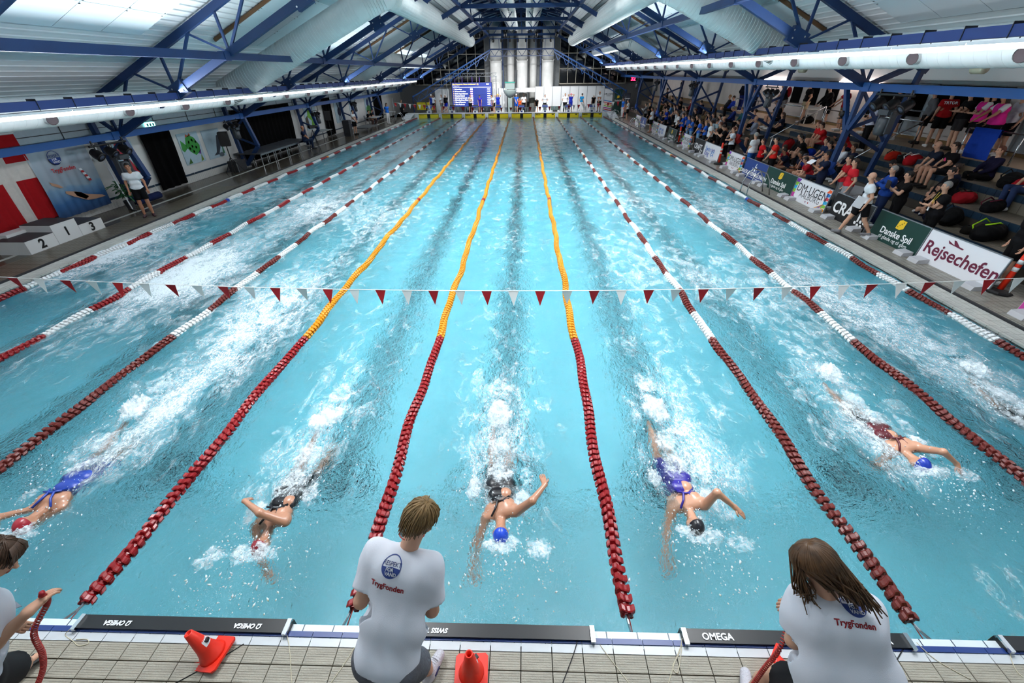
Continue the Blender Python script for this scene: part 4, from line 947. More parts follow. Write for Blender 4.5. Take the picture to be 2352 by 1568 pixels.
# things on the wall of the walkway
def wall_panel(y0, y1, z0, z1, m, name, label, cat='panel', x=16.74, th=.03):
    o = MB().box((x-th/2, (y0+y1)/2, (z0+z1)/2), (th, y1-y0, z1-z0)).build(name, m); return tag(o, label, cat)
for y0, y1, l in ((17.2, 20.2, 'black screen on the walkway wall behind the column'), (22.6, 23.6, 'black hanging banner, nearest of three on the walkway wall'), (24.2, 25.1, 'black hanging banner, middle one of three on the walkway wall'), (25.8, 26.7, 'black hanging banner, furthest of three on the walkway wall'), (14.0, 16.9, 'long black screen on the walkway wall before the grey hooded person')):
    wall_panel(y0, y1, 2.55 if y0 < 23 and y0 > 14 or y0 > 22 else 2.4, 3.62, mat('black_cloth', '050506', .95, spec=.08), 'wall_screen', l, 'screen')
for y0, y1, l in ((8.0, 11.0, 'long glowing wall light above the pink vested people'), (19.9, 22.6, 'long glowing wall light above the big man in black'), (27.5, 30.5, 'far glowing wall light over the walkway')):
    o = MB().box((16.62, (y0+y1)/2, 3.60), (.06, y1-y0, .09)).build('wall_light', mat('wall_lamp', 'FFF0EA', .5, emit='FFE8E0', estr=9)); tag(o, l, 'wall light')
doorm = mat('door_frame_grey', '9AA4AC', .4)
for n_, (y0, y1) in enumerate(((17.9-1.0, 18.9-1.0), (10.0, 13.2))):
    t = thing('door_%d' % (n_+1), None, None); t['kind'] = 'structure'; t['label'] = 'glazed door in the walkway wall'
    k = 2 if n_ else 1
    for i in range(k):
        a, c = y0+(y1-y0)*i/k, y0+(y1-y0)*(i+1)/k
        MB().box((16.73, (a+c)/2, 2.7), (.02, c-a-.1, 1.75)).build('pane', mat('door_glass', 'B7C6D0', .1, spec=.6), t)
        b = MB()
        for y in (a, c): b.box((16.71, y, 2.7), (.05, .07, 1.9))
        b.box((16.71, (a+c)/2, 3.62), (.05, c-a, .06)); b.box((16.71, (a+c)/2, 2.75), (.05, c-a, .05)); b.build('door_frame', doorm, t)
t = thing('digital_clock', 'red glowing digital clock high in the far right corner', 'clock', (13.3, 53, 3.4)); MB().box((0, 0, 0), (1.0, .12, .5)).build('case', black, t); put_text('32', .5, (-.0, -.065, -.02), (1, 0, 0), (0, 0, 1), mat('led_red', 'FF2040', .5, emit='FF1838', estr=8), t, bold=.02)
# bags on the steps
def bag(p, size, col, label, rz=0, straps=True, accent=None):
    t = thing('sports_bag', label, 'bag', p, rz); a, b_, c_ = size
    P = [('e', V(0, 0, c_*.5), I3, V(a/2, b_/2, c_*.5)), ('c', V(-a*.3, 0, c_*.35), V(a*.3, 0, c_*.4), b_*.42, b_*.38), ('e', V(a*.2, b_*.3, c_*.35), I3, V(a*.22, b_*.25, c_*.3))]
    me = sdf_mesh('bag', P, max(size)/22, .05, lambda Q, d: np.maximum(d+.010*np.sin(Q[:, 0]*38+Q[:, 1]*21)*np.sin(Q[:, 2]*31), -Q[:, 2])); obj('bag_body', me, cloth(col), t)
    if straps: MB().tube([(-a*.25, b_*.35, c_*.2), (-a*.3, b_*.55, c_*.7), (a*.05, b_*.5, c_*1.08), (a*.2, b_*.3, c_*.8)], .018, 6).build('strap', cloth(accent or '1A1A1C'), t, True)
    if accent: MB().tube([(-a*.35, 0, c_*.9), (0, -b_*.2, c_*1.05), (a*.35, 0, c_*.85)], .02, 6).build('piping', cloth(accent), t, True)
    return t
def atz(px, py, z):
    if z > .1: X_ = {.5: 13.15, .93: 13.9, 1.37: 14.7, 1.8: 15.9}[z]; q = at(px, py, 0, X_); return (X_, float(q[1]), z)
    q = at(px, py, 2, z); return (float(q[0]), float(q[1]), z)
for px, py, z, size, col, l, ac, rz in ((2262, 552, .5, (.75, .5, .42), '08090B', 'big black sports bag with lime lettering on the lowest step', '9CD020', .2), (2230, 530, .5, (.35, .3, .16), '17140F', 'small dark pair bundle beside the big black bag on the lowest step', None, 0), (2180, 512, .5, (.42, .4, .5), '07080A', 'black backpack beside the grey-haired man with crossed arms', None, 0),
    (2285, 470, .93, (.7, .35, .3), '0C0C10', 'black sports bag lying near the jeans legs', '5A2030', .3), (2215, 455, .93, (.5, .4, .32), '9E1420', 'red sports bag beside the seated person resting a hand on the cheek', '1A1A1C', 0), (2318, 425, 1.37, (.45, .4, .42), '07080A', 'black backpack on the third step at the right', None, 0), (2345, 428, 1.37, (.35, .3, .32), 'A01420', 'red backpack at the right edge of the stands', None, 0),
    (2100, 362, 1.37, (.55, .4, .34), 'B0141E', 'red sports bag with a white stripe at the top of the near stairs', 'D8D8D8', .3), (2078, 372, 1.37, (.5, .35, .25), '121214', 'dark sports bag at the foot of the red striped bag', None, 0), (2055, 352, 1.37, (.4, .35, .3), 'C02818', 'orange red bag left of the striped red one', None, 0),
    (1872, 312, .93, (.45, .35, .35), '1438B0', 'royal blue bag with a yellow tie behind the black shirted youth', 'E0B020', 0), (1848, 310, .93, (.5, .4, .45), '0B0B0E', 'black bag with pale strap beside the royal blue bag', 'A0A0A4', 0), (1822, 300, .93, (.5, .3, .5), '8A1018', 'dark red leaning bag above the man in dark red', '1A1A1C', 0), (1855, 275, 1.8, (.55, .35, .35), '0A0A0C', 'black bag dumped on a white chair on the walkway', None, 0), (2162, 470, .5, (.5, .35, .3), '1A2238', 'navy jacket bundle beside the bearded man', None, 0)): bag(atz(px, py, z), size, col, l, rz, True, ac)
o = MB()
t = thing('towel', 'royal blue towel hanging over the walkway railing', 'towel', (15.07, 12.45, 2.62)); 
P = []; 
for j in range(9):
    for i in range(7):
        s_ = (j-1.5); zz = -abs(s_)*.12; P.append((.03*(1 if s_ > 0 else -1)*-1+.012*math.sin(i*2.1+j), -.42+.14*i+.01*math.sin(j*1.3), zz if abs(s_) > .6 else .03))
b = MB().add(P, [(j*7+i, j*7+i+1, (j+1)*7+i+1, (j+1)*7+i) for j in range(8) for i in range(6)]); me = b.mesh('towel', True); obj('towel_cloth', me, cloth('143A9A'), t)
# plastic chairs
def chair(p, rz, col, label, group=None):
    t = thing('plastic_chair', label, 'chair', p, rz, group); m = mat('plastic_'+col, col, .4)
    MB().poly([(-.22, -.2, .43), (.22, -.2, .43), (.2, .22, .45), (-.2, .22, .45)], (0, 0, .02)).build('seat', m, t)
    MB().poly([(-.21, -.2, .45), (.21, -.2, .45), (.19, -.3, .85), (-.19, -.3, .85)], (0, -.02, 0)).build('backrest', m, t)
    for x in (-.2, .2):
        for y in (-.2, .2): MB().beam((x, y, .44), (x*1.15, y*1.15, 0), .035, .035).build('leg', m, t)
        MB().tube([(x*1.15, .2, .44), (x*1.2, .2, .64), (x*1.2, -.26, .66)], .016, 6).build('armrest', m, t)
chair(atz(1853, 292, 1.8), 1.2, 'C8C6C0', 'white plastic chair holding a black bag on the walkway'); chair(atz(1832, 395, .03), 1.6, '2FA88E', 'green plastic chair behind the man in dark red', None)
chair((12.3, 13.1, .03), 1.9, 'AFB0B2', 'grey covered chair beside the two people in red'); chair(atz(1453, 262, .03), 1.5, 'E4E4E4', 'white plastic chair at the far right, left one of two'); chair(atz(1462, 268, .03), 1.7, 'E4E4E4', 'white plastic chair at the far right, right one of two')
# loudspeakers and moving head lamps
def speaker(p, rz, label, h=.75, stand=0, w=.4):
    t = thing('loudspeaker', label, 'loudspeaker', p, rz)
    MB().poly([(-w/2, -.18, stand), (w/2, -.18, stand), (w*.38, .2, stand), (-w*.38, .2, stand)], (0, 0, h)).build('cabinet', black, t)
    MB().box((0, -.19, stand+h/2), (w*.9, .015, h*.92)).build('grille', mat('grille', '1B1B1E', .8), t)
    if stand:
        MB().tube([(0, 0, .0), (0, 0, stand)], .022, 8).build('pole', black, t)
        for a in (0, 2.1, 4.2): MB().tube([(0, 0, .75), (.5*math.cos(a), .5*math.sin(a), .0)], .014, 6).build('leg', black, t)
def lamp_rig(p, rz, label, n=3, head=True):
    t = thing('lamp_rig', label, 'stage lamps', p, rz); t.scale = (1.35,)*3 if p[1] < 16 else (1,)*3; MB().tube([(0, -.55, 0), (0, .55, 0)], .024, 8).build('pipe', black, t)
    for y in (-.45, .45): MB().tube([(0, y, 0), (0, y, max(.1, (3.6 if p[0] > 0 else 2.35)-p[2]))], .018, 6).build('hanger', black, t)
    for i in range(n):
        y = -.42+.84*i/(n-1); MB().tube([(0, y, .02), (0, y, -.12)], .015, 6).build('clamp', black, t)
        f = MB().lathe((0, y, -.2), [(.0, -.14), (.08, -.14), (.11, -.05), (.11, .08), (.12, .09), (.09, .10), (0, .09)], 14, axis=(.8, 0, -.6)).build('spotlight', black, t, True)
        MB().lathe((.075, y, -.255), [(.08, 0), (.0, .02)], 14, axis=(.8, 0, -.6)).build('lens', mat('lens', '4A5568', .1), f)
    if head:
        g = mat('lamp_grey', '3A3F44', .4); MB().box((.05, .1, -.32), (.26, .3, .1)).build('yoke_base', g, t)
        for s in (-1, 1): MB().box((.05, .1+s*.17, -.52), (.12, .04, .42)).build('yoke_arm', g, t)
        MB().lathe((.05, .1, -.42), [(.10, 0), (.13, .05), (.13, .3), (.09, .36), (0, .36)], 12, axis=(.12, 0, -1)).build('moving_head', g, t, True)
for (px, py, X, l, rz) in ((255, 345, -12.4, 'black stage lamps hanging on the left beam above the man in the white shirt', 0), (533, 290, -12.4, 'black stage lamps hanging on the second column of the left side', 0), (725, 262, -12.4, 'black stage lamps on the third column of the left side', 0), (812, 238, -12.4, 'black stage lamps on the fourth column of the left side', 0),
    (2050, 232, 12.25, 'black stage lamps with a grey moving head before the near stands', PI), (1770, 213, 12.25, 'black stage lamps with a grey moving head on the second right column', PI), (1592, 196, 12.25, 'black stage lamps on the third right column', PI), (1510, 186, 12.25, 'black stage lamps on the fourth right column', PI), (1466, 182, 12.25, 'black stage lamps on the fifth right column', PI)):
    q = at(px, py, 0, X); lamp_rig((X, q[1], min(q[2]+.25, 3.5) if X > 0 else min(q[2]+.2, 2.3)), rz, l)
t = thing('camera_dome', 'black dome camera hanging from the right beam', 'camera', tuple(at(1936, 262, 0, 12.3))); MB().ell((0, 0, 0), (.09, .09, .11), 14, 10).build('dome', black, t, True); MB().box((0, 0, -.12), (.24, .12, .03)).build('plate', black, t)
speaker((-12.8, 20.4, 0), -1.2, 'black loudspeaker on a tripod before the dark mural', .62, 1.25, .36); speaker((-12.6, 32.6, 0), -1.2, 'black loudspeaker on a tripod by the dark banner', .6, 1.3, .36); speaker(atz(1628, 290, .5), 2.2, 'black loudspeaker box standing on the lowest step', .9, 0, .5); speaker(atz(1742, 305, .5), 2.2, 'black loudspeaker cabinet beside the near column', .9, 0, .5)
for i, (px, py) in enumerate(((2250, 158), (1844, 160), (1667, 158))):
    p = at(px, py, 0, 12.6); t = thing('wall_speaker', 'cream round speaker hung under the right duct, %s' % ['nearest', 'middle', 'furthest'][i], 'loudspeaker', tuple(p)); MB().lathe((0, -.18, 0), [(.0, 0), (.09, 0), (.11, .03), (.11, .33), (.09, .36), (0, .36)], 14, axis=(0, 1, 0)).build('drum', mat('cream_speaker', 'BDB8A0', .5), t, True); MB().tube([(0, -.1, .1), (0, -.1, .28)], .012, 5).build('bracket', white, t)
# ---------------------------------------------------------------- left side: banners, flag, murals, podium, stage
def drape(name, y0, y1, z0, z1, m, label, cat, x=-13.5, amp=.03, fr=9, nx=40):
    P = []; nz = 10
    for j in range(nz+1):
        for i in range(nx+1):
            u = i/nx; v = j/nz; P.append((x+amp*math.sin(u*fr*2*PI+.6*math.sin(v*3))*(1-.6*v)+.02*math.sin(u*5+v*4), y0+(y1-y0)*u, z0+(z1-z0)*v))
    b = MB().add(P, [(j*(nx+1)+i, j*(nx+1)+i+1, (j+1)*(nx+1)+i+1, (j+1)*(nx+1)+i) for j in range(nz) for i in range(nx)]); return b
def tex_mat(name, fn):
    m = D.materials.new(name); m.use_nodes = True; nt = m.node_tree; fn(nt, nt.nodes['Principled BSDF'], nt.nodes.new('ShaderNodeTexCoord')); return m
t = thing('danish_flag', 'big red flag with a white cross hanging on the left wall', 'flag')
b = drape('flag', 9.2, 11.75, .35, 2.75, None, '', '', -13.42); vv = np.array(b.v)
red_c, wh_c = cloth('A01018'), cloth('C8C2BC'); b.m = []
for f in b.f: c_ = np.mean([b.v[i] for i in f], axis=0); b.m.append(1 if (1.66 < c_[2] < 1.94 or 10.7 < c_[1] < 11.1) else 0)
b.build('cloth', [red_c, wh_c], t, True); MB().tube([(-13.45, 9.2, 2.78), (-13.45, 11.8, 2.78)], .02, 6).build('pole', white, t)
t = thing('photo_banner', 'grey blue banner of a diving swimmer with a round emblem beside the flag', 'banner'); b = drape('banner', 11.7, 13.75, .25, 2.32, None, '', '', -13.4, .02, 7)
def bn(nt, p, tc):
    sp = nt.nodes.new('ShaderNodeSeparateXYZ'); nt.links.new(tc.outputs['Object'], sp.inputs[0]); n = nt.nodes.new('ShaderNodeTexNoise'); n.inputs['Scale'].default_value = 1.6; n.inputs['Detail'].default_value = 6; nt.links.new(tc.outputs['Object'], n.inputs['Vector'])
    a = nt.nodes.new('ShaderNodeMath'); a.operation = 'MULTIPLY_ADD'; nt.links.new(n.outputs['Fac'], a.inputs[0]); a.inputs[1].default_value = .5; nt.links.new(sp.outputs['Z'], a.inputs[2])
    mr = nt.nodes.new('ShaderNodeMapRange'); mr.inputs[1].default_value = .5; mr.inputs[2].default_value = 2.5; nt.links.new(a.outputs[0], mr.inputs[0]); cr = nt.nodes.new('ShaderNodeValToRGB'); e = cr.color_ramp.elements; e[0].color = lin('10345E'); e[0].position = .0; e[1].color = lin('A9B7C3'); e[1].position = 1
    for pos, c in ((.22, '2C5E92'), (.38, '6F93B0'), (.42, '8C9FAE'), (.6, '98A4B0')): k = e.new(pos); k.color = lin(c)
    nt.links.new(mr.outputs[0], cr.inputs[0]); nt.links.new(cr.outputs[0], p.inputs['Base Color']); p.inputs['Roughness'].default_value = .6
b.build('cloth', tex_mat('banner_print', bn), t, True)
blue_p, red_p = mat('print_blue', '1D3C86', .6), mat('print_red', 'B02228', .6)
def emblem(c, xd, yd, R, par, m_b=blue_p, m_w=wt, back=None):
    x, y = unit(xd), unit(yd); z = np.cross(x, y); c = V(*c); g = lambda a, b_, d=0: c+x*a*R+y*b_*R+z*d
    n = 40; b = MB(); ring = []
    for i in range(n): a = 2*PI*i/n; ring += [g(math.cos(a), math.sin(a), .002), g(.92*math.cos(a), .92*math.sin(a), .002)]
    b.add(ring, [(2*i, 2*((i+1) % n), 2*((i+1) % n)+1, 2*i+1) for i in range(n)])
    lo = [g(math.cos(a), math.sin(a), .002) for a in np.linspace(PI+.05, 2*PI-.05, 24)]; b.add(lo+[g(.5, .0, .002), g(0, .03, .002), g(-.5, -.03, .002)], [tuple(range(27))]); o = b.build('emblem', m_b, par)
    L = [put_text('RESPEKT', R*.50, g(0, .26, .0), x, y, m_b, par, bold=.0, off=.004, name='lettering'), put_text('FOR', R*.42, g(-.08, -.22), x, y, m_w, par, bold=.001, off=.005), put_text('VAND', R*.42, g(.12, -.60), x, y, m_w, par, bold=.001, off=.005)]
    return [o]+L
emblem((-13.36, 12.50, 1.98), (0, 1, 0), (0, 0, 1), .21, t); put_text('TrygFonden', .17, (-13.36, 12.62, 1.62), (0, 1, -.0), (0, 0, 1), red_p, t, bold=.004)
skb = mat('banner_skin', 'B98F74', .6)
for pts, m_ in (([(11.95, 1.35), (12.2, 1.22), (12.3, 1.12), (12.2, 1.12), (11.98, 1.24)], skb), ([(12.3, 1.0), (12.6, .93), (13.0, .75), (13.5, .62), (13.6, .55), (13.2, .55), (12.9, .58), (12.5, .78), (12.28, .93)], skb), ([(12.55, .93), (12.8, .86), (13.0, .68), (12.85, .62), (12.6, .78)], mat('banner_suit', '3A2440', .6))):
    MB().poly([(-13.365, y, z) for y, z in pts], (.004, 0, 0)).build('printed_swimmer', m_, t)
for i in range(6): MB().poly([(-13.365, 13.12+.03*i, 1.55-.07*i), (-13.365, 13.22+.03*i, 1.55-.07*i), (-13.365, 13.24+.03*i, 1.48-.07*i), (-13.365, 13.14+.03*i, 1.48-.07*i)], (.004, 0, 0)).build('printed_buoy', red_p if i % 2 else wt, t)
def mural(y0, y1, z0, z1, label, shapes, bg='A9C0CC'):
    t = thing('mural', label, 'mural', (-13.58, 0, 0)); MB().box((.0, (y0+y1)/2, (z0+z1)/2), (.03, y1-y0, z1-z0)).build('panel', mat('mural_'+bg, bg, .7, var=.05), t)
    for nm, col, pts in shapes: MB().poly([(.016, y0+(y1-y0)*u, z0+(z1-z0)*v) for u, v in pts], (.004, 0, 0)).build(nm, mat('paint_'+col, col, .7), t)
circ = lambda cx, cy_, rx, ry, n=14: [(cx+rx*math.cos(2*PI*i/n), cy_+ry*math.sin(2*PI*i/n)) for i in range(n)]
mural(18.4, 19.75, .72, 1.98, 'mural of a green fish with magenta spots', [('fish_body', '2E8A34', [(.35, .85), (.55, .92), (.75, .82), (.92, .55), (.85, .35), (.6, .25), (.38, .4), (.25, .6)]), ('tail', '3A9440', [(.28, .62), (.08, .8), (.02, .5), (.1, .42), (.3, .52)]), ('fin', 'B05A38', [(.35, .86), (.42, .97), (.5, .9), (.58, .98), (.65, .9)]), ('mouth', '6A4A9A', [(.72, .3), (.9, .42), (.86, .25)]), ('weed', '6C8A2C', [(.75, .02), (.85, .25), (.9, .05)]), ('weed', '3A6A2C', [(.1, .02), (.25, .2), (.3, .03)])]+[('spot', '9A2E6A', circ(u, v, .04, .05, 8)) for u, v in ((.45, .7), (.4, .5), (.55, .55), (.62, .75), (.72, .5), (.55, .38))]+[('eye', 'E8E8E8', circ(.78, .68, .04, .05, 8))])
mural(20.05, 21.35, .7, 1.95, 'mural of a dark sea animal behind the loudspeaker stand', [('animal', '2C3540', [(.3, .1), (.5, .2), (.75, .75), (.9, .8), (.85, .4), (.6, .1)]), ('weed', '3E7048', [(.85, .1), (.92, .5), (.97, .1)]), ('rock', '5A6670', circ(.75, .08, .15, .08))])
mural(15.0, 15.9, .6, 2.1, 'mural of a red sea animal behind the man in the white shirt', [('seahorse', 'B02838', [(.1, .95), (.35, .98), (.45, .7), (.7, .4), (.95, .1), (.75, .12), (.4, .35), (.2, .65)]), ('weed', '2E6A48', [(.6, .9), (.75, .5), (.9, .2), (.7, .3)])])
mural(31.1, 33.0, .8, 2.3, 'mural of a small green dragon beyond the stage', [('dragon', '6EA83A', [(.3, .9), (.55, .85), (.45, .6), (.75, .4), (.7, .1), (.4, .1), (.5, .35), (.2, .55)]), ('rock', '4A4038', [(.0, .5), (.2, .6), (.25, .1), (.0, .1)])])
mural(36.6, 38.4, .75, 2.3, 'mural of a round dark creature with long legs', [('body', '2C3048', circ(.5, .5, .22, .2)), ('leg', '2C3048', [(.3, .95), (.36, .95), (.5, .6), (.4, .6)]), ('leg', '2C3048', [(.65, .95), (.7, .95), (.62, .6), (.55, .6)]), ('leg', '2C3048', [(.35, .1), (.42, .1), (.5, .35), (.42, .35)]), ('leg', '2C3048', [(.65, .1), (.72, .1), (.62, .35), (.55, .35)])])
mural(40.0, 41.6, .75, 2.25, 'mural of purple and green shapes far along the left wall', [('shape', '5A4A8A', circ(.4, .5, .2, .35)), ('shape', '3A7A5A', circ(.65, .45, .18, .3))]); mural(44.2, 46.0, .75, 2.2, 'furthest mural on the left wall, green and yellow', [('shape', '4E8A4A', circ(.5, .3, .4, .25)), ('shape', '3A4A7A', circ(.4, .7, .2, .2))])
bk = mat('black_cloth', '050506', .95, spec=.08)
for y0, y1, z0, l in ((16.35, 18.0, .1, 'black curtain between the two near murals'), (22.7, 29.0, .1, 'wide black curtain behind the stage'), (34.2, 35.7, .1, 'black curtain beyond the stage'), (46.8, 49.5, .1, 'far black curtain near the end of the left wall')):
    t = thing('curtain', l, 'curtain'); drape('c', y0, y1, z0, 2.3 if y0 < 20 else 2.6, None, '', '', -13.48, .04, (y1-y0)*2.2, 60).build('cloth', bk, t, True); MB().tube([(-13.5, y0, 2.3 if y0 < 20 else 2.6), (-13.5, y1, 2.3 if y0 < 20 else 2.6)], .02, 6).build('curtain_rail', black, t)
t = thing('exit_sign', 'small lit exit sign above the left wall', 'sign', (-13.57, 17.2, 2.48)); MB().box((0, 0, 0), (.05, .5, .17)).build('case', mat('exit_lit', 'BFF0EC', .5, emit='8FE8E0', estr=2.5), t)
for i in range(3): MB().poly([(.03, -.2+.15*i, -.05), (.03, -.12+.15*i, -.05), (.03, -.12+.15*i, .05), (.03, -.2+.15*i, .05)], (.002, 0, 0)).build('pictogram', mat('exit_green', '1C8A80', .5), t)
# podium
t = thing('podium', 'white winners podium of three boxes numbered 1, 2 and 3', 'podium', (0, 0, 0)); pw = mat('podium_white', 'D6D6D4', .55)
q2, q1, q3 = at(275-130, 590, 2, 0), at(150, 560, 2, 0), at(240, 530, 2, 0)
fx = -12.0
def pbox(y0, y1, h, n_):
    b = MB().box((fx-.45, (y0+y1)/2, h/2), (.9, y1-y0, h)).build('box', pw, t); MB().box((fx-.45, (y0+y1)/2, h+.006), (.9, y1-y0-.01, .012)).build('top', dgrey, b)
    put_text(n_, .34, (fx, (y0+y1)/2, h*.5+.0), (0, 1, 0), (0, 0, 1), black, t, bold=.012, off=.004)
pbox(9.2, 10.04, .36, '2'); pbox(10.05, 10.83, .55, '1'); pbox(10.84, 11.66, .33, '3')
MB().box((fx-.95, 9.9, .2), (.35, .8, .5)).build('rear_step', pw, t)
# stage
t = thing('stage', 'low grey stage platform on steel legs on the left deck', 'stage'); sg = mat('stage_top', '44484C', .5, var=.1)
for i in range(4):
    a = 21.9+1.5*i; MB().box((-12.85, a+.74, .66), (1.4, 1.47, .05)).build('deck_panel', sg, t); MB().box((-12.13, a+.74, .63), (.03, 1.48, .09)).build('edge_rail', chrome, t)
    for dy in (.08, 1.40): MB().tube([(-12.17, a+dy, 0), (-12.17, a+dy, .62)], .025, 8).build('leg', chrome, t); MB().tube([(-13.45, a+dy, 0), (-13.45, a+dy, .62)], .025, 8).build('leg', chrome, t)
def table(p, size, label, h=.72, m=None):
    t = thing('folding_table', label, 'table', p); a, b_ = size; MB().box((0, 0, h), (a, b_, .035)).build('tabletop', m or mat('table_grey', '9A9C9C', .5), t)
    for x in (-1, 1):
        for y in (-1, 1): MB().tube([(x*a*.4, y*b_*.42, 0), (x*a*.4, y*b_*.42, h)], .018, 6).build('leg', chrome, t)
q = at(790, 300, 2, .7); table((-12.9, q[1], 0), (.8, 1.7), 'grey folding table by the second mural group'); 
q = at(838, 268, 2, .72); table((-12.3, q[1]-.3, .0), (.8, 2.2), 'long grey table where two people in black sit'); q = at(868, 262, 2, .7); table((-12.4, q[1]+2.5, 0), (.7, 1.6), 'far small table behind the seated pair')
t = thing('low_platform', 'low grey platform with railings beside the long table', 'platform', (-12.0, 38.7, 0)); MB().box((0, 0, .3), (1.2, 2.6, .06)).build('deck', sg, t)
for y in (-1.2, 0, 1.2): MB().tube([(.55, y, 0), (.55, y, .3)], .025, 6).build('leg', chrome, t)
t = thing('equipment_case', 'black flight case on the deck beside the near tripod loudspeaker', 'case', (-12.95, 21.0, 0)); MB().box((0, 0, .27), (.45, .75, .5)).build('case_body', mat('case_grey', '2C2E32', .5), t)
for y in (-.37, .37): MB().box((.22, y, .27), (.03, .03, .52)).build('edge', chrome, t)
t = thing('equipment_case', 'tall black flight case beside the man standing by the long table', 'case', (-12.2, 35.0, 0)); MB().box((0, 0, .55), (.5, .6, 1.1)).build('case_body', dgrey, t); MB().box((.25, 0, .9), (.03, .62, .03)).build('edge', chrome, t)
# palm plant beside the man on the left
t = thing('potted_palm', 'green leafy palm in a stand beside the man in white and black', 'plant', (-12.95, 13.95, 0)); MB().lathe((0, 0, .0), [(.12, 0), (.16, .3), (.15, .3), (.1, .25)], 14).build('pot', dgrey, t)
lf = MB().poly([(0, 0, 0), (.03, .08, .015), (.02, .2, .01), (0, .28, -.03), (-.02, .2, .01), (-.03, .08, .015)], (0, 0, .002)).mesh('leaf'); lf.materials.append(mat('leaf_green', '1E5A2E', .5, var=.2))
for i in range(70):
    o = obj('leaf', lf, parent=t); o.location = (random.uniform(-.15, .2), random.uniform(-.2, .2), .45+random.uniform(0, .45)); o.rotation_euler = (random.uniform(-.9, .5), random.uniform(-.5, .5), random.uniform(0, 6.28)); o.scale = (1, random.uniform(.8, 1.3), 1)
t = thing('banner_stand', 'thin pale leaning banner pole beside the plant', 'pole', (-12.75, 13.75, 0)); MB().tube([(0, 0, .03), (-.2, -.1, 2.25)], .02, 8).build('pole', white, t); MB().beam((-.25, .15, .02), (.3, -.2, .02), .04, .03).build('foot', dgrey, t)
t = thing('float_roll', 'dark blue rolled mat on the floor behind the man in white', 'mat roll', (-13.0, 14.9, .14), 1.57); MB().lathe((-.6, 0, 0), [(.0, 0), (.13, 0), (.13, 1.2), (0, 1.2)], 14, axis=(1, 0, 0)).build('roll', cloth('16254E'), t, True)
# roll-up banners at the far end
def rollup(x, y, w, h, col, label, marks):
    t = thing('rollup_banner', label, 'banner', (x, y, 0)); MB().box((0, 0, h/2+.02), (w, .02, h)).build('cloth', mat('banner_'+col, col, .6), t); MB().box((0, 0, .04), (w, .15, .08)).build('base', chrome, t)
    for s, size, z, c in marks: put_text(s, size, (0, -.012, z), (1, 0, 0), (0, 0, 1), mat('print_'+c, c, .5), t, bold=.004)
    return t
r1 = rollup(10.75, 52.6, .9, 2.5, 'E6E6E8', 'white roll-up banner with coloured stripes at the far right', [('DM-UGEN', .2, 2.0, '33343A'), ('AALBORG', .1, 1.83, '55575E')])
for i, c in enumerate(('2878C8', 'D83848', 'F0A020', '8CC63F', 'C03C98', 'D83848', '2878C8', 'F0A020')): MB().poly([(-.45, -.014, 1.45-.17*i), (.43, -.014, 1.3-.17*i), (.43, -.014, 1.2-.17*i), (-.45, -.014, 1.38-.17*i)], (0, -.003, 0)).build('stripe', mat('paint_'+c, c, .6), r1)
r2 = rollup(11.8, 52.4, .85, 2.45, '0E3B34', 'dark green roll-up banner with a yellow emblem at the far right', [('Danske Spil', .16, 1.4, 'FFFFFF')]); MB().poly([(-.13, -.014, 1.6), (-.11, -.014, 1.85), (.14, -.014, 1.9), (.12, -.014, 1.65)], (0, -.003, 0)).build('emblem', mat('print_EBC02A', 'EBC02A', .5), r2)
r3 = rollup(12.6, 51.6, .7, 2.1, '3C4150', 'grey roll-up banner showing swimmers at the far right', [('SVØMMEUNION', .09, 1.6, 'FFFFFF')]); MB().poly([(-.3, -.014, .3), (.3, -.014, .3), (.3, -.014, .9), (.0, -.014, 1.1), (-.3, -.014, .9)], (0, -.003, 0)).build('printed_swimmers', skb, r3)
# ---------------------------------------------------------------- far end furniture
for i in range(8):
    x = -8.75+2.5*i; t = thing('starting_block', 'white and blue starting block, %s from the left at the far end' % ords[i], 'starting block', (x, 50.55, .4), 0, 'starting blocks at the far end')
    MB().box((0, .05, .12), (.5, .5, .24)).build('base', white, t); MB().box((0, .12, .38), (.34, .3, .3)).build('column', white, t); MB().poly([(-.3, -.32, .50), (.3, -.32, .50), (.3, .4, .62), (-.3, .4, .62)], (0, 0, .05)).build('platform', mat('block_blue', '2A3F86', .5), t)
    MB().poly([(-.28, .3, .64), (.28, .3, .64), (.28, .4, .76), (-.28, .4, .76)], (0, .03, 0)).build('foot_wedge', dgrey, t); MB().box((0, -.205, .14), (.2, .01, .14)).build('number_plate', mat('plate_blue', '24356E', .5), t)
t = thing('starter_tower', 'slim grey tower with a green topped platform at the far end', 'tower', (-.02, 51.6, 0)); gy = mat('tower_grey', '8E9C9A', .5)
MB().box((0, 0, 1.2), (.42, .4, 2.4)).build('column', gy, t); MB().lathe((0, 0, 1.75), [(.22, 0), (.62, .45), (.66, .7), (.66, .75)], 16).build('bowl', gy, t, True); MB().box((0, 0, 2.85), (1.0, .8, .55)).build('cabin', gy, t); MB().box((0, -.02, 3.2), (1.05, .85, .1)).build('green_top', mat('green_top', '1F8F80', .5), t)
for s in (-1, 1): MB().tube([(s*.72, 0, 2.3), (s*.78, 0, 4.3), (s*.6, 0, 4.3), (s*.58, 0, 2.9)], .03, 6).build('handrail', chrome, t)
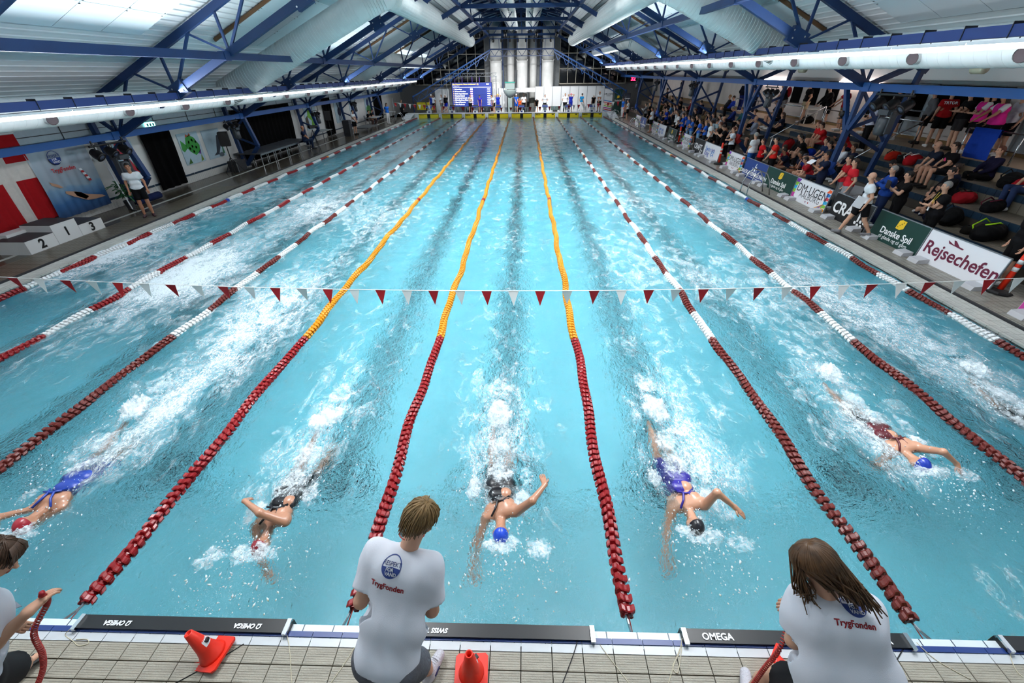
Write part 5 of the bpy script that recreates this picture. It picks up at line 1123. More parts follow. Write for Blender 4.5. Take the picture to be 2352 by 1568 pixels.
# score screen on its truss
t = thing('score_screen', 'big blue result screen hung under an aluminium truss at the far end', 'screen', (-4.27, 53.0, 0))
scr = mat('screen_blue', '27357A', .4, emit='2A3C8C', estr=.6); MB().box((0, .06, 2.03), (4.5, .1, 2.35)).build('case', black, t); MB().box((0, 0, 2.03), (4.4, .03, 2.28)).build('display', scr, t)
wl, yl = mat('screen_white', 'FFFFFF', .5, emit='FFFFFF', estr=1.5), mat('screen_yellow', 'FFD060', .5, emit='FFC850', estr=1.3)
X, Z = (1, 0, 0), (0, 0, 1)
put_text('50m Frisvømning Damer Indledende 1 (9)', .17, (-2.13, -.02, 3.03), X, Z, yl, t, align='LEFT', bold=.003); put_text('25.0', .17, (1.75, -.02, 3.03), X, Z, wl, t, bold=.003); put_text('DM Aalborg Heat 1', .10, (-2.13, -.02, 2.87), X, Z, wl, t, align='LEFT')
MB().box((0, -.02, 2.74), (4.2, .006, .035)).build('line', wl, t)
for i, n_ in enumerate(('Ida Jacobsen', 'Kristiane Frandsen', 'Emilie Aagaard-Jensen', 'Freja Sonnichsen', 'Sofie Bundy Schmidt', 'Olivia Sandberg Olsen', 'Clara Li Petersen', 'Anna Andersen')):
    z = 2.56-.21*i; put_text(str(i+1), .16, (-2.1, -.02, z), X, Z, yl, t, align='LEFT', bold=.003); put_text(n_, .165, (-1.93, -.02, z), X, Z, wl, t, align='LEFT', bold=.004); put_text('+0.%d' % (64+i), .16, (1.85, -.02, z), X, Z, wl, t, bold=.004)
    MB().box((-.05, -.02, z), (.26, .006, .14)).build('name_plate', wl if i in (0, 4, 5) else mat('screen_pink', 'F0B8D8', .5, emit='D8A8E8', estr=.8), t)
b = MB()
for i in range(20):
    for j in range(14): b.lathe((.28+.062*i+.031*(j % 2), -.018, 1.05+.112*j), [(.02, 0), (.02, .004)], 6, axis=(0, -1, 0))
b.build('dot_pattern', mat('screen_dot', '141A38', .5), t, kind='stuff')
t = thing('lighting_truss', 'silver aluminium truss above the result screen', 'truss', (-4.2, 53.0, 3.75)); alu = mat('alu', '9AA0A6', .4, .6)
for dy in (-.15, .15):
    for z in (0, .3): MB().tube([(-2.9, dy, z), (2.7, dy, z)], .028, 6).build('chord', alu, t)
b = MB()
for i in range(22):
    x = -2.9+.254*i
    b.tube([(x, -.15, 0 if i % 2 else .3), (x+.254, -.15, .3 if i % 2 else 0)], .014, 4)
b.build('lacing', alu, t, kind='stuff')
for x in (-1.9, -1.1, 0, .8, 2.0): MB().beam((x, 0, 0), (x, 0, -.55), .05, .02).build('sling', mat('sling_violet', '6A4AB8', .7), t)
for s, x in ((-1, -1.0), (1, 2.3)):
    t = thing('truss_lift', 'black crank stand of the truss, %s one' % ('left' if s < 0 else 'right'), 'stand', (-4.2+x*1.15 if s > 0 else -7.0, 52.7, 0)); MB().tube([(0, 0, .1), (0, 0, 3.8)], .04, 8).build('mast', chrome, t)
    for a in (.6, 2.5, 3.9, 5.6): MB().beam((0, 0, .75), (.7*math.cos(a), .7*math.sin(a), .42), .04, .04).build('leg', black, t)
for x, l in ((-4.3, 'left'), (-2.6, 'right')):
    t = thing('flight_case', 'dark road case below the result screen, %s one' % l, 'case', (x, 52.3, 0)); MB().box((0, 0, .62), (1.4, .6, .62)).build('case_body', mat('case_dark', '20242A', .5), t)
    for dx in (-.7, .7): MB().box((dx, -.3, .62), (.04, .04, .66)).build('edge', alu, t)
    for dx in (-.4, .4): MB().box((dx, -.31, .68), (.14, .02, .1)).build('latch', alu, t)
chair((-1.9, 51.8, .0), 3.0, 'E6E6E6', 'white plastic chair left of the slim grey tower'); chair((-7.8, 52, 0), 3.3, 'E2E2E2', 'white plastic chair at the far left behind the blocks'); chair((8.1, 52.2, 0), 3.0, 'E0E0DE', 'white plastic chair before the right partition')
t = thing('hose_reel', 'grey green boxed cable reel between the far starting blocks', 'reel', (4.9, 51.7, .0)); MB().box((0, 0, .3), (.5, .4, .6)).build('stand', dgrey, t); MB().box((0, 0, .75), (.9, .5, .35)).build('box', mat('reel_green', '4C5C58', .5), t); MB().beam((.5, 0, .5), (.85, 0, 1.9), .07, .05).build('lever', mat('reel_green', '4C5C58', .5), t)
t = thing('yellow_board', 'spare yellow touch pads leaning at the far left', 'touch pad', (-9.6, 53.2, 0)); 
for dx in (-.5, .6): MB().box((dx, 0, .95), (1.0, .05, .75)).build('panel', pad_y, t); MB().box((dx+.52, 0, .67), (.06, .06, 1.34)).build('frame', black, t)
for i in range(8):
    t = thing('spotlight', 'small black spotlight hanging from the last ridge beam, %s from the left' % ords[i], 'spotlight', (AX-3.0+.86*i, TY[6]-.1, 7.28), 0, 'row of spotlights on the last ridge beam'); MB().tube([(0, 0, .05), (0, 0, -.15)], .03, 6).build('clamp', black, t); MB().lathe((0, 0, -.35), [(0, -.15), (.10, -.15), (.13, .0), (.09, .2), (0, .2)], 12, axis=(0, -.5, 1)).build('lamp_body', black, t, True)
    sp_ = D.objects.new('spot', D.lights.new('spot', 'SPOT')); COL.objects.link(sp_); sp_.parent = t; sp_.location = (0, .0, -.56); sp_.rotation_euler = (math.radians(52), 0, math.radians(-4+1.2*i)); sp_.data.energy = 60; sp_.data.spot_size = math.radians(75); sp_.data.spot_blend = .8; sp_.data.shadow_soft_size = .1

for i, x in enumerate((-2.6, -.2, 2.6, 4.4)):
    t = thing('spotlight', 'black theatre lamp on the second last ridge beam, %s from the left' % ords[i], 'spotlight', (x, TY[5]+.1, 7.25), 0, 'theatre lamps on the second last ridge beam'); MB().tube([(0, 0, .05), (0, 0, -.12)], .03, 6).build('clamp', black, t); MB().lathe((0, 0, -.3), [(0, -.18), (.12, -.18), (.15, .02), (.1, .2), (0, .2)], 12, axis=(0, -.75, .65)).build('lamp_body', black, t, True)
    sp_ = D.objects.new('spot', D.lights.new('spot', 'SPOT')); COL.objects.link(sp_); sp_.parent = t; sp_.location = (0, .17, -.45); sp_.rotation_euler = (math.radians(57), 0, math.radians((7, 3, -2, -6)[i])); sp_.data.energy = 1500; sp_.data.spot_size = math.radians(62); sp_.data.spot_blend = .9; sp_.data.shadow_soft_size = .12
# ---------------------------------------------------------------- the crowd
TZ = [.03, .50, .93, 1.37, 1.80]; TX = [12.2, 13.05, 13.85, 14.65, 15.75]
FACE = 1.35           # facing the pool: local +Y turned towards -X
def look(x, y, tx, ty): return math.atan2(-(tx-x), ty-y)
def spect(px, py, tier, label, kind='stand', X=None, turn=None, **k):
    sc_ = k.pop('scale', 1.0); hh = (1.69 if kind == 'stand' else .80)*sc_; z = TZ[tier]
    if tier == 0 and X is None:
        q = at(px, py, 2, z+hh)
    else: q = at(px, py, 0, X or TX[tier])
    x, y = float(q[0]), float(q[1])
    if tier == 0: x = min(max(x, 11.75), 12.5) if X is None else x
    rz = look(x, y, 3, y+3) if turn is None else turn
    zz = z
    if kind == 'sit':
        if tier == 0: chair((x, y, .03), rz, 'B8BABC', 'pale chair under the '+label.split(' seated')[0].replace('person in ', 'person in ')); zz = z+.37
        else: x = [0, 12.95, 13.7, 14.5, 15.25][tier] if X is None else x
    return person((x, y, zz), rz, label, kind=kind, scale=sc_, group=None, **k)
NV, BK, WH, RD, RB, GY_ = '10182E', '0B0B0E', 'D8DADC', 'B01218', '1738A8', '6C6E72'
LST = [
 # standing on the deck behind the boards
 (1501, 242, 0, 'barefoot person in white t-shirt and black shorts standing before the boards', dict(arms='clasp', tc=WH, bc=BK, shoes=None, skin='mid', X=11.35, fat=1.15)),
 (1444, 235, 0, 'barefoot person in white polo and black shorts beside the far right orange post', dict(arms='clasp', tc=WH, bc=BK, shoes=None, hc='dark', X=11.6)),
 (1433, 228, 0, 'person in blue t-shirt and white trousers at the far right corner', dict(arms='down', tc='1E5FB8', bot='trousers', bc=WH, hair='long', X=11.7, turn=1.9)),
 (1523, 242, 0, 'blond person in a black jacket among the far standing group', dict(arms='down', top='jacket', tc=BK, bot='trousers', bc=BK, hc='blond')),
 (1534, 249, 0, 'person in blue t-shirt with a hand at the chin above the third green board', dict(arms='chin', tc=RB, bc=BK)),
 (1486, 238, 0, 'person in a grey hooded jacket at the far end of the standing row', dict(arms='phone', top='jacket', tc='8C8E92', bot='trousers', bc=BK)),
 (1495, 236, 0, 'person in black beside the grey hooded jacket, far end of the row', dict(arms='cross', tc=BK, bot='trousers', bc=BK, hc='blond', X=12.6)),
 (1557, 254, 0, 'person in white holding a tablet high overhead', dict(arms='up', tc=WH, bot='trousers', bc=BK, hc='brown', X=12.5)),
 (1560, 262, 0, 'person in white jersey with a small black logo', dict(arms='down', tc='E0E0E0', bot='trousers', bc=BK, hc='dark', skin='tan', X=12.05)),
 (1571, 268, 0, 'person in blue t-shirt with crossed arms beside the middle orange post', dict(arms='cross', tc='2250B0', bc=BK, X=12.0)),
 (1577, 262, 0, 'person in bright blue t-shirt behind the crossed arms by the post', dict(arms='down', tc='2050C0', bc=BK, X=12.5)),
 (1585, 269, 0, 'youth in blue shirt, left of two with light blue hems', dict(arms='down', tc='2A5CB8', bot='trousers', bc='7FB0DC', X=12.25, scale=.95)),
 (1593, 273, 0, 'youth in blue shirt with white shoulder stripe and crossed arms', dict(arms='cross', tc='3468C4', bot='trousers', bc='8AB8E0', X=12.05, scale=.95)),
 (1604, 268, 0, 'person in black polo between the blue shirted youths', dict(arms='clasp', tc=BK, bc=BK, X=12.45)),
 (1611, 275, 0, 'youth in blue shirt holding a red book above the black board', dict(arms='clasp', tc='2A62C8', bot='trousers', bc='7FB0DC', X=12.05, scale=.97)),
 (1625, 279, 0, 'blond youth in blue shirt with white sleeve stripe', dict(arms='cross', tc='2A62C8', bc='20262E', hc='blond', X=12.1, scale=.95)),
 (1632, 272, 0, 'person half hidden behind the blond youth', dict(arms='down', tc='30343C', bc=BK, hc='brown', X=12.6)),
 (1637, 280, 0, 'stout person in white polo and grey shorts', dict(arms='down', tc='E2E2E4', bc='4C4A48', fat=1.25, hc='brown', X=12.05)),
 (1649, 268, 0, 'person with a pale backpack seen from behind', dict(arms='down', tc='A8BEC8', bc=BK, hc='brown', X=12.7, turn=-1.4)),
 (1657, 288, 0, 'person in black holding up a grey tablet', dict(arms='phone', tc=BK, bot='trousers', bc=BK, X=12.15, hc='red')),
 (1668, 291, 0, 'person in black polo looking down at the hands beside the tablet', dict(arms='phone', tc='0E0E12', bot='trousers', bc=BK, X=12.0, hp=.5)),
 (1688, 297, 0, 'person in black with white sleeves, hand at the mouth and bare legs', dict(arms='chin', tc='C8CCD4', bc=BK, X=11.95, hc='red')),
 (1695, 292, 0, 'dark haired person behind the white sleeved one', dict(arms='down', tc='26282E', bc=BK, X=12.5, hc='dark')),
 (1742, 299, 0, 'grey haired person in white t-shirt and blue shorts in profile beside the near column', dict(arms='clasp', tc='DCDEE0', bc='1F5AA8', hc='grey', X=11.95, fat=1.15, turn=.5)),
 (1755, 328, 0, 'person in red t-shirt leaning on the blue board', dict(arms='hips', tc='C01018', bc='3A1818', X=11.95, hc='brown', fat=1.1, scale=.92)),
 (1786, 325, 0, 'person in bright red printed t-shirt with lanyard next to the blue board', dict(arms='clasp', tc='D82820', bc='141416', X=12.1, hc='dark', fat=1.05)),
 (1901, 365, 0, 'person in navy polo raising a sheet of paper', dict(arms='phone', tc='141E38', bot='trousers', bc='1A2036', X=11.95, hc='dark', skin='mid')),
 (1957, 362, 0, 'tall person in dark red shirt, left of the pair in red', dict(arms='clasp', tc='A81420', bot='trousers', bc='707478', X=12.2, hc='dark')),
 (1972, 366, 0, 'person in coral red shirt, right of the pair in red', dict(arms='down', tc='C8202C', bot='trousers', bc='9A9CA0', X=12.0, hc='brown')),
 (2053, 400, 0, 'grey haired person in blue filming with a phone', dict(arms='phone', top='jacket', tc='1A3E8C', bot='trousers', bc='1A2A4C', X=12.3, hc='grey', fat=1.1)),
 (2094, 400, 0, 'bearded person in black holding a black tablet', dict(arms='phone', tc='0A0A0C', bot='trousers', bc=BK, X=12.15, hc='dark')),
 (2177, 433, 0, 'grey haired person in black polo with yellow lanyard and crossed arms', dict(arms='cross', tc='0C0C10', bot='trousers', bc='0A0A0C', X=12.1, hc='grey', fat=1.1)),
 # seated on chairs and lower steps
 (1822, 313, 1, 'stout person in dark red seated looking at a phone', dict(kind='sit', arms='phone', tc='8A101C', bot='trousers', bc=BK, fat=1.2, hp=.4)),
 (1818, 349, 1, 'bearded person in navy polo seated with joined hands, nearest the green chair', dict(kind='sit', arms='knees', lean=.4, tc=NV, bc='50443C', skin='mid', hc='dark', X=12.75)),
 (1849, 358, 1, 'youth in navy polo seated with crossed arms', dict(kind='sit', arms='cross', lean=.2, tc=NV, bc=NV, skin='tan', hc='dark', X=12.75)),
 (1863, 366, 1, 'person in a dark cap seated with a hand at the mouth', dict(kind='sit', arms='chin', lean=.3, tc='1C2C78', bot='trousers', bc=NV, hair='cap', hc='141428', X=12.75)),
 (1874, 372, 1, 'person in red and grey seated bent forward beside the cap', dict(kind='sit', arms='knees', lean=.6, tc='A8202A', bc='7A7C80', hc='brown', X=12.75)),
 (1901, 349, 1, 'person with glasses and petrol blue polo seated behind the paper', dict(kind='sit', arms='lap', tc='1A3A5C', bot='trousers', bc='2A3850', hc='brown', X=13.0)),
 (1868, 319, 2, 'youth in black t-shirt seated leaning forward over the knees', dict(kind='sit', arms='knees', lean=.5, tc=BK, bot='trousers', bc='2C2C30', hc='dark')),
 (1896, 297, 3, 'youth in bright red shirt seated, left of two on the third step', dict(kind='sit', arms='lap', lean=.25, tc='C81C22', bc='A83038', hc='red')),
 (1908, 301, 3, 'youth in red shirt seated, right of two on the third step', dict(kind='sit', arms='knees', lean=.4, tc='B81A20', bc='A83038', hc='brown')),
 (1918, 303, 2, 'fair person in navy and white shirt seated beside the youths in red', dict(kind='sit', arms='lap', tc='1A2C50', bc='26304C', hc='brown')),
 (1943, 306, 2, 'person in dark navy polo seated with hands forward behind the column', dict(kind='sit', arms='knees', lean=.4, tc='14233F', bc='2A4C74', hc='dark', fat=1.1)),
 (1970, 316, 2, 'person in a white jacket seated holding the hands forward', dict(kind='sit', arms='knees', lean=.3, top='jacket', tc='D4D8E0', bot='trousers', bc='1E2838', hc='red')),
 (1975, 288, 3, 'person in red and navy bending behind the column', dict(kind='sit', arms='knees', lean=.6, tc='C02028', bc='1A2440', hc='dark')),
 (2096, 378, 2, 'person in black seated with the head bowed', dict(kind='sit', arms='knees', lean=.5, hp=.7, top='jacket', tc='0E1018', bot='trousers', bc=BK, hc='dark')),
 (2183, 338, 3, 'bald person in navy t-shirt seated on the third step', dict(kind='sit', arms='knees', lean=.3, tc='1A2234', bc='15151A', hair='bald', shoes=BK)),
 (2206, 345, 3, 'broad person in black shirt with pink print seated on the third step', dict(kind='sit', arms='lap', tc='0C0C10', bc='141418', fat=1.25, hc='brown', shoes=BK)),
 (2226, 364, 2, 'person with a hair bun in navy seated sideways', dict(kind='sit', arms='lap', lean=.2, tc='131B30', bc='141828', hair='bun', hc='brown', X=14.2, turn=1.0)),
 (2292, 356, 3, 'person in purple and navy seated at the railing', dict(kind='sit', arms='lap', lean=-.1, top='jacket', tc='161430', bot='trousers', bc=BK, hc='red', X=15.0)),
 (2195, 405, 1, 'person in navy seated resting a cheek on the hand', dict(kind='sit', arms='chin', lean=.3, tc='10182C', bot='trousers', bc='141A2C', hc='brown', X=13.6)),
 (1740, 269, 1, 'bald person in a grey hooded jacket standing with crossed arms', dict(arms='cross', top='jacket', tc='7A8090', bot='trousers', bc='4A4640', hair='bald', X=12.9)),
 (1680, 262, 1, 'person in navy shirt drinking from a cup', dict(kind='sit', arms='drink', tc='1A2A54', bot='trousers', bc=NV, skin='mid', hc='dark', X=13.2)),
 (1671, 246, 2, 'person in a white long sleeved shirt seated in profile', dict(kind='sit', arms='knees', lean=.2, top='jacket', tc='C8CCD8', bot='trousers', bc=NV, hair='short', hc='dark')),
 (1684, 251, 2, 'balding person in dark clothes seated with folded hands', dict(kind='sit', arms='knees', lean=.35, tc='201C24', bc='1C1C20', hair='bald')),
 (1696, 241, 3, 'grey haired person in a blue jacket seated looking down', dict(kind='sit', arms='lap', hp=.6, top='jacket', tc='1C2E70', bot='trousers', bc=NV, hc='grey')),
 (1687, 226, 4, 'person in royal blue jacket seated on the walkway', dict(kind='sit', arms='lap', top='jacket', tc='1838A8', bot='trousers', bc=BK, hc='brown', X=15.3)),
 (1680, 215, 4, 'blond person in black and white top seated on the walkway', dict(kind='sit', arms='lap', top='jacket', tc='2A2A30', bc=BK, hc='blond', X=15.6)),
 (1645, 249, 2, 'person in dark blue seated with a hand on the head', dict(kind='sit', arms='chin', lean=.3, tc='14204A', bot='trousers', bc=NV, hc='dark')),
 (1619, 224, 3, 'person in a dark navy jacket turned to the right beyond the loudspeaker', dict(kind='sit', arms='lap', top='jacket', tc='101A38', bot='trousers', bc=NV, hc='dark', turn=.4)),
 (1625, 244, 2, 'long haired person seen from behind next to the loudspeaker', dict(kind='sit', arms='lap', tc='6A5A40', bc=BK, hair='long', hc='brown', turn=-1.5)),
 (1585, 237, 2, 'person in navy polo seated with arms down over the blue shirts', dict(kind='sit', arms='lap', tc='121A30', bc='141824', hc='brown')),
 (1563, 231, 2, 'person in dark t-shirt seated beyond the navy polo', dict(kind='sit', arms='knees', lean=.3, tc='16161C', bc=BK, hc='red')),
 (1550, 236, 1, 'person in navy seated at the far end, front step', dict(kind='sit', arms='knees', lean=.3, tc='121C34', bc=NV, hc='red')),
 (1543, 232, 1, 'person in pale grey top seated at the far end, front step', dict(kind='sit', arms='lap', tc='6C7888', bc=NV, hc='brown')),
 (1530, 213, 3, 'person seated highest at the far end of the stands', dict(kind='sit', arms='lap', tc='18203A', bc=NV, hc='brown')),
 (1540, 216, 2, 'long haired person in black at the far end of the stands', dict(kind='sit', arms='chin', tc=BK, bc=BK, hair='long', hc='brown')),
 (1551, 212, 3, 'person in black t-shirt seated behind the third column', dict(kind='sit', arms='lap', tc='15171E', bc=NV, hc='dark')),
 (1573, 213, 3, 'person in black shirt seated leaning with a raised arm', dict(kind='sit', arms='chin', tc='111318', bc=NV, hc='brown')),
 (1566, 222, 2, 'person in blue top seated between the columns', dict(kind='sit', arms='lap', tc='1E4CA0', bc=NV, hc='brown')),
 (1548, 196, 4, 'person in black seated on the walkway at the far end', dict(kind='sit', arms='lap', tc='0E0E12', bc=BK, hc='dark')),
 (1503, 225, 1, 'curly haired person in black seated above the barefoot man', dict(kind='sit', arms='lap', tc='0C0C10', bc=BK, hair='bun', hc='brown')),
 (1567, 190, 4, 'person in black standing on the walkway beyond the hanging banners', dict(arms='down', tc='0C0C10', bot='trousers', bc=BK, hc='red')),
 (1599, 190, 4, 'person in a black shirt standing on the walkway beside the third column', dict(arms='phone', tc='0E1118', bot='trousers', bc=NV, hc='red')),
 (1710, 200, 4, 'person in a long navy jacket standing with the back to the pool', dict(arms='down', top='jacket', tc='0C1224', bot='trousers', bc='1A2C70', hc='dark', turn=-1.4)),
 (1742, 202, 4, 'person in a blue shirt holding a phone on the walkway', dict(arms='phone', tc='2E5CB0', bot='trousers', bc=NV, hc='red')),
 (1747, 243, 3, 'person in blue and navy striped shirt seated under the moving head lamp', dict(kind='sit', arms='lap', tc='16265C', bc=BK, hc='brown')),
 (1757, 262, 2, 'person in dark clothes seated with folded arms by the near column', dict(kind='sit', arms='cross', tc='1A1A20', bc=BK, hair='bald')),
 (1787, 240, 4, 'blond person in black seated at the top of the far stairs', dict(kind='sit', arms='lap', tc='101014', bc=BK, hc='blond', X=15.3)),
 (1796, 246, 4, 'person in black t-shirt seated sideways at the top of the far stairs', dict(kind='sit', arms='knees', lean=.2, tc='0F1016', bc=BK, hc='brown', X=15.15)),
 (1804, 252, 3, 'long haired person in dark blue seated below the black t-shirt', dict(kind='sit', arms='lap', tc='101830', bot='trousers', bc=BK, hair='long', hc='brown', X=14.9)),
 # standing on the upper walkway
 (1809, 208, 4, 'person in black t-shirt and grey shorts with a red backpack leaning on the railing', dict(arms='rail', lean=.35, tc='0E0E12', bc='8A8486', hc='brown', X=15.6)),
 (1866, 192, 4, 'tall broad person in black t-shirt and khaki shorts', dict(arms='down', tc='0A0A0C', bc='B8A888', fat=1.15, hc='dark', scale=1.04, X=15.8)),
 (1914, 214, 4, 'person in a black hooded jacket and black shorts leaning on the railing', dict(arms='rail', lean=.25, top='jacket', tc='0B0C10', bc=BK, hc='brown', X=15.6, shoes=BK)),
 (1951, 218, 4, 'person in dark red t-shirt with dark cap leaning on the railing', dict(arms='rail', lean=.15, tc='A0141C', bc='6A5A40', hair='cap', hc='111118', X=15.55)),
 (2014, 247, 3, 'slim person in a white tank top with crossed arms and black trousers', dict(arms='cross', top='vest', tc='C8C8DC', bot='trousers', bc=BK, hc='blond', X=14.9)),
 (2016, 213, 4, 'person in a white t-shirt filming from the walkway', dict(arms='phone', tc='B8C0C8', bc=BK, hc='dark', X=15.9)),
 (2069, 219, 4, 'person in a dark t-shirt, left of two before the black screen', dict(arms='clasp', tc='0C0C10', bc='6A6258', hc='brown', X=16.0)),
 (2086, 222, 4, 'person in a dark t-shirt, right of two before the black screen', dict(arms='clasp', tc='0F0F14', bc='2A2A30', hc='dark', X=15.8)),
 (2150, 222, 4, 'person in a long grey hooded top and black shorts', dict(arms='down', top='jacket', tc='63656A', bc='121214', hc='brown', X=15.9, turn=1.1, shoes=BK)),
 (2187, 224, 4, 'person in red shirt with white letters on the back and black shorts', dict(arms='down', tc='B0141C', bc='0C0C0E', hc='dark', X=15.75, turn=-.5)),
 (2232, 227, 4, 'person in black polo and dark shorts with crossed arms on the walkway', dict(arms='cross', tc='0A0B10', bc='2E2C2E', X=15.85, fat=1.05, shoes=BK)),
 (2269, 231, 4, 'person in a pink vest with white sleeves and crossed arms', dict(arms='cross', tc='D8D4D8', over='E0288C', bc='0C0C10', X=15.7)),
 (2288, 226, 4, 'person in black t-shirt standing behind the two pink vests', dict(arms='down', tc='0C0E14', bc=BK, hc='dark', X=16.3)),
 (2310, 240, 4, 'long haired person in a pink vest leaning on the railing', dict(arms='rail', lean=.1, tc='D8D4D8', over='D8288A', bc='0C0C10', hair='long', hc='brown', X=15.55, fat=1.1, skin='mid')),
 (2349, 238, 4, 'person in white t-shirt and black shorts at the right edge of the photo', dict(arms='down', tc='D8DCE4', bc='10101A', hc='brown', X=16.2)),
 (2392, 398, 3, 'person in jeans and white trainers seated at the right edge of the stands', dict(kind='sit', arms='lap', tc='20283C', bot='trousers', bc='2A3A5E', X=14.6)),
 (2370, 520, 0, 'person in black with an arm hanging at the right edge beside the board', dict(arms='down', tc='0C0C10', bc='0C0C0E', X=12.2)),
]
EXTRA = [(24.2, 1, 'dark green hooded jacket', '1C3026', 'red', 'lap'), (25.3, 2, 'maroon jacket', '4A141C', 'dark', 'knees'), (26.4, 1, 'charcoal jacket', '2A2C30', 'blond', 'phone'), (27.2, 3, 'teal jacket', '1A5058', 'brown', 'lap'), (28.6, 1, 'purple jacket', '3A2458', 'dark', 'knees'), (29.4, 2, 'grey striped jacket', '50545C', 'brown', 'cross'),
    (30.8, 1, 'navy tracksuit top', '101C3C', 'blond', 'phone'), (31.6, 3, 'brown jacket', '4A3828', 'dark', 'chin'), (32.8, 2, 'black tracksuit top', '0C0C10', 'red', 'lap'), (34.0, 1, 'bright blue tracksuit top', '1C4CC0', 'brown', 'lap'), (35.2, 2, 'light grey hooded jacket', '80848C', 'dark', 'knees'), (36.4, 3, 'dark red tracksuit top', '6A1018', 'brown', 'lap'),
    (37.6, 1, 'black padded jacket', '0A0A0C', 'grey', 'cross'), (38.8, 2, 'sky blue top', '5A8CC0', 'blond', 'lap'), (40.4, 1, 'dark violet top', '28183C', 'brown', 'phone'), (41.8, 2, 'olive jacket', '3C4024', 'dark', 'lap'), (43.2, 3, 'slate blue jacket', '2C3C58', 'brown', 'knees'), (19.0, 2, 'black training top', '0D0D11', 'dark', 'knees'), (17.6, 3, 'dark grey hooded top', '2E3034', 'brown', 'phone'), (15.6, 2, 'dark navy hooded top', '0E1630', 'brown', 'lap'), (11.2, 2, 'black hooded top', '0C0C12', 'dark', 'knees')]
ti = ['', 'lowest', 'second', 'third']
for y, tr, c, col, hcol, ar in EXTRA:
    x = [0, 12.98, 13.72, 14.52][tr]; person((x, y, TZ[tr]), look(x, y, 3, y+2), 'person with %s hair in a %s seated on the %s step' % (hcol, c, ti[tr]), kind='sit', arms=ar, lean=.3 if ar == 'knees' else .1, top='jacket', tc=col, bot='trousers', bc='101218', hc=hcol, skin=random.choice(['light', 'mid']))
for px, py, tier, l, k in LST:
    t = spect(px, py, tier, l, **k)
    if 'red shirt with white letters' in l: 
        put_text('TRTOR', .11, (0, -.16, 1.36), (1, 0, 0), (0, 0, 1), wt, t, bold=.003)
    if 'pink vest' in l:
        J = TEMPL[[q for q in TEMPL][-1]]['J']
    if 'yellow lanyard' in l: MB().tube([(-.06, .10, 1.47), (-.03, .16, 1.3), (0, .17, 1.1), (.03, .16, 1.3), (.06, .10, 1.47)], .006, 5).build('lanyard', mat('lanyard_yellow', 'D8B828', .6), t); MB().box((0, .19, 1.07), (.06, .01, .09)).build('badge', wt, t)
    if 'red backpack' in l: MB().ell((0, -.08, 1.30), (.17, .13, .26), 14, 10).build('backpack', cloth('A01824'), t, True); MB().ell((0, -.17, 1.25), (.12, .06, .14), 12, 8).build('backpack_pocket', cloth('D0CCD0'), t, True)
    if 'pale backpack' in l: MB().ell((0, -.2, 1.25), (.17, .12, .25), 14, 10).build('backpack', cloth('9CB4C0'), t, True)
    if 'tablet high' in l: MB().box((0, .26, 1.84), (.26, .02, .18)).build('tablet', wt, t)
    if 'grey tablet' in l or 'black tablet' in l: MB().box((0, .42, 1.38), (.28, .015, .2)).build('tablet', mat('tablet_'+('g' if 'grey' in l else 'k'), 'A8B0B4' if 'grey' in l else '141416', .4), t)
    if 'sheet of paper' in l: MB().box((.0, .45, 1.4), (.3, .01, .2), R=np.array(Euler((.9, 0, .3)).to_matrix())).build('paper', wt, t)
    if 'filming' in l: MB().box((0, .43, 1.42), (.15, .012, .08)).build('phone', wt, t)
    if 'pink print' in l: MB().ell((0, .14, .43), (.06, .02, .06), 10, 8).build('flower_print', mat('print_pink', 'E03878', .6), t)
# the walking man on the deck and people on the left deck
def on_deck(px, py, label, turn, z=0, **k):
    q = at(px, py, 2, z); return person((q[0], q[1], z), turn, label, **k)
t = on_deck(1957, 541, 'bald bespectacled man in white t-shirt and black shorts walking past the black board', look(0, 0, -1, .55), .03, kind='walk', arms='down', tc='DADEE2', bc='0C0C10', hair='bald', hc='grey', shoes='6C6C70', lean=.1, scale=1.0)
MB().box((-.20, .18, .98), (.02, .24, .3), R=np.array(Euler((.3, 0, .2)).to_matrix())).build('folder', wt, t)
on_deck(345, 497, 'man in white t-shirt, black shorts and dark trainers on the left deck', look(0, 0, .6, -.8), 0, arms='down', tc='D4D8DA', bc='0A0A0E', hc='dark', shoes='3A2028', scale=1.0, skin='mid', fat=.88)
on_deck(818, 309, 'person in white t-shirt, black shorts and black socks standing by the flight case', look(0, 0, 1, -.3), 0, arms='clasp', tc='D4D8DA', bc='0A0A0E', hc='dark', shoes='121214')
on_deck(893, 284, 'person in royal blue t-shirt and white trousers on the left deck', look(0, 0, 1, -.6), 0, arms='behind', tc='1C66C8', bot='trousers', bc='DCDCDC', hair='long', hc='brown')
on_deck(925, 272, 'person in black holding a bottle at the far left corner', look(0, 0, 1, -.4), 0, arms='clasp', top='jacket', tc='101014', bot='trousers', bc='101014', hc='brown')
t = person((-12.05, 27.0, .58), look(0, 0, 1, .45), 'cameraman in navy polo and jeans seated on the stage edge', kind='sit', arms='lap', tc='1A2440', bot='trousers', bc='24344E', hair='bald', hc='brown', shoes='0E0E10', skin='mid')
t = thing('video_camera', 'black video camera on a tripod beside the seated cameraman', 'camera', (-11.75, 27.75, 0), -.5)
MB().box((0, 0, 1.35), (.14, .4, .18)).build('camera_body', black, t); MB().lathe((0, .2, 1.35), [(.07, 0), (.08, .1), (.06, .22), (0, .22)], 12, axis=(0, 1, 0)).build('lens', black, t, True)
for a in (0, 2.1, 4.2): MB().tube([(0, 0, 1.2), (.4*math.cos(a), .4*math.sin(a), 0)], .018, 6).build('tripod_leg', black, t)
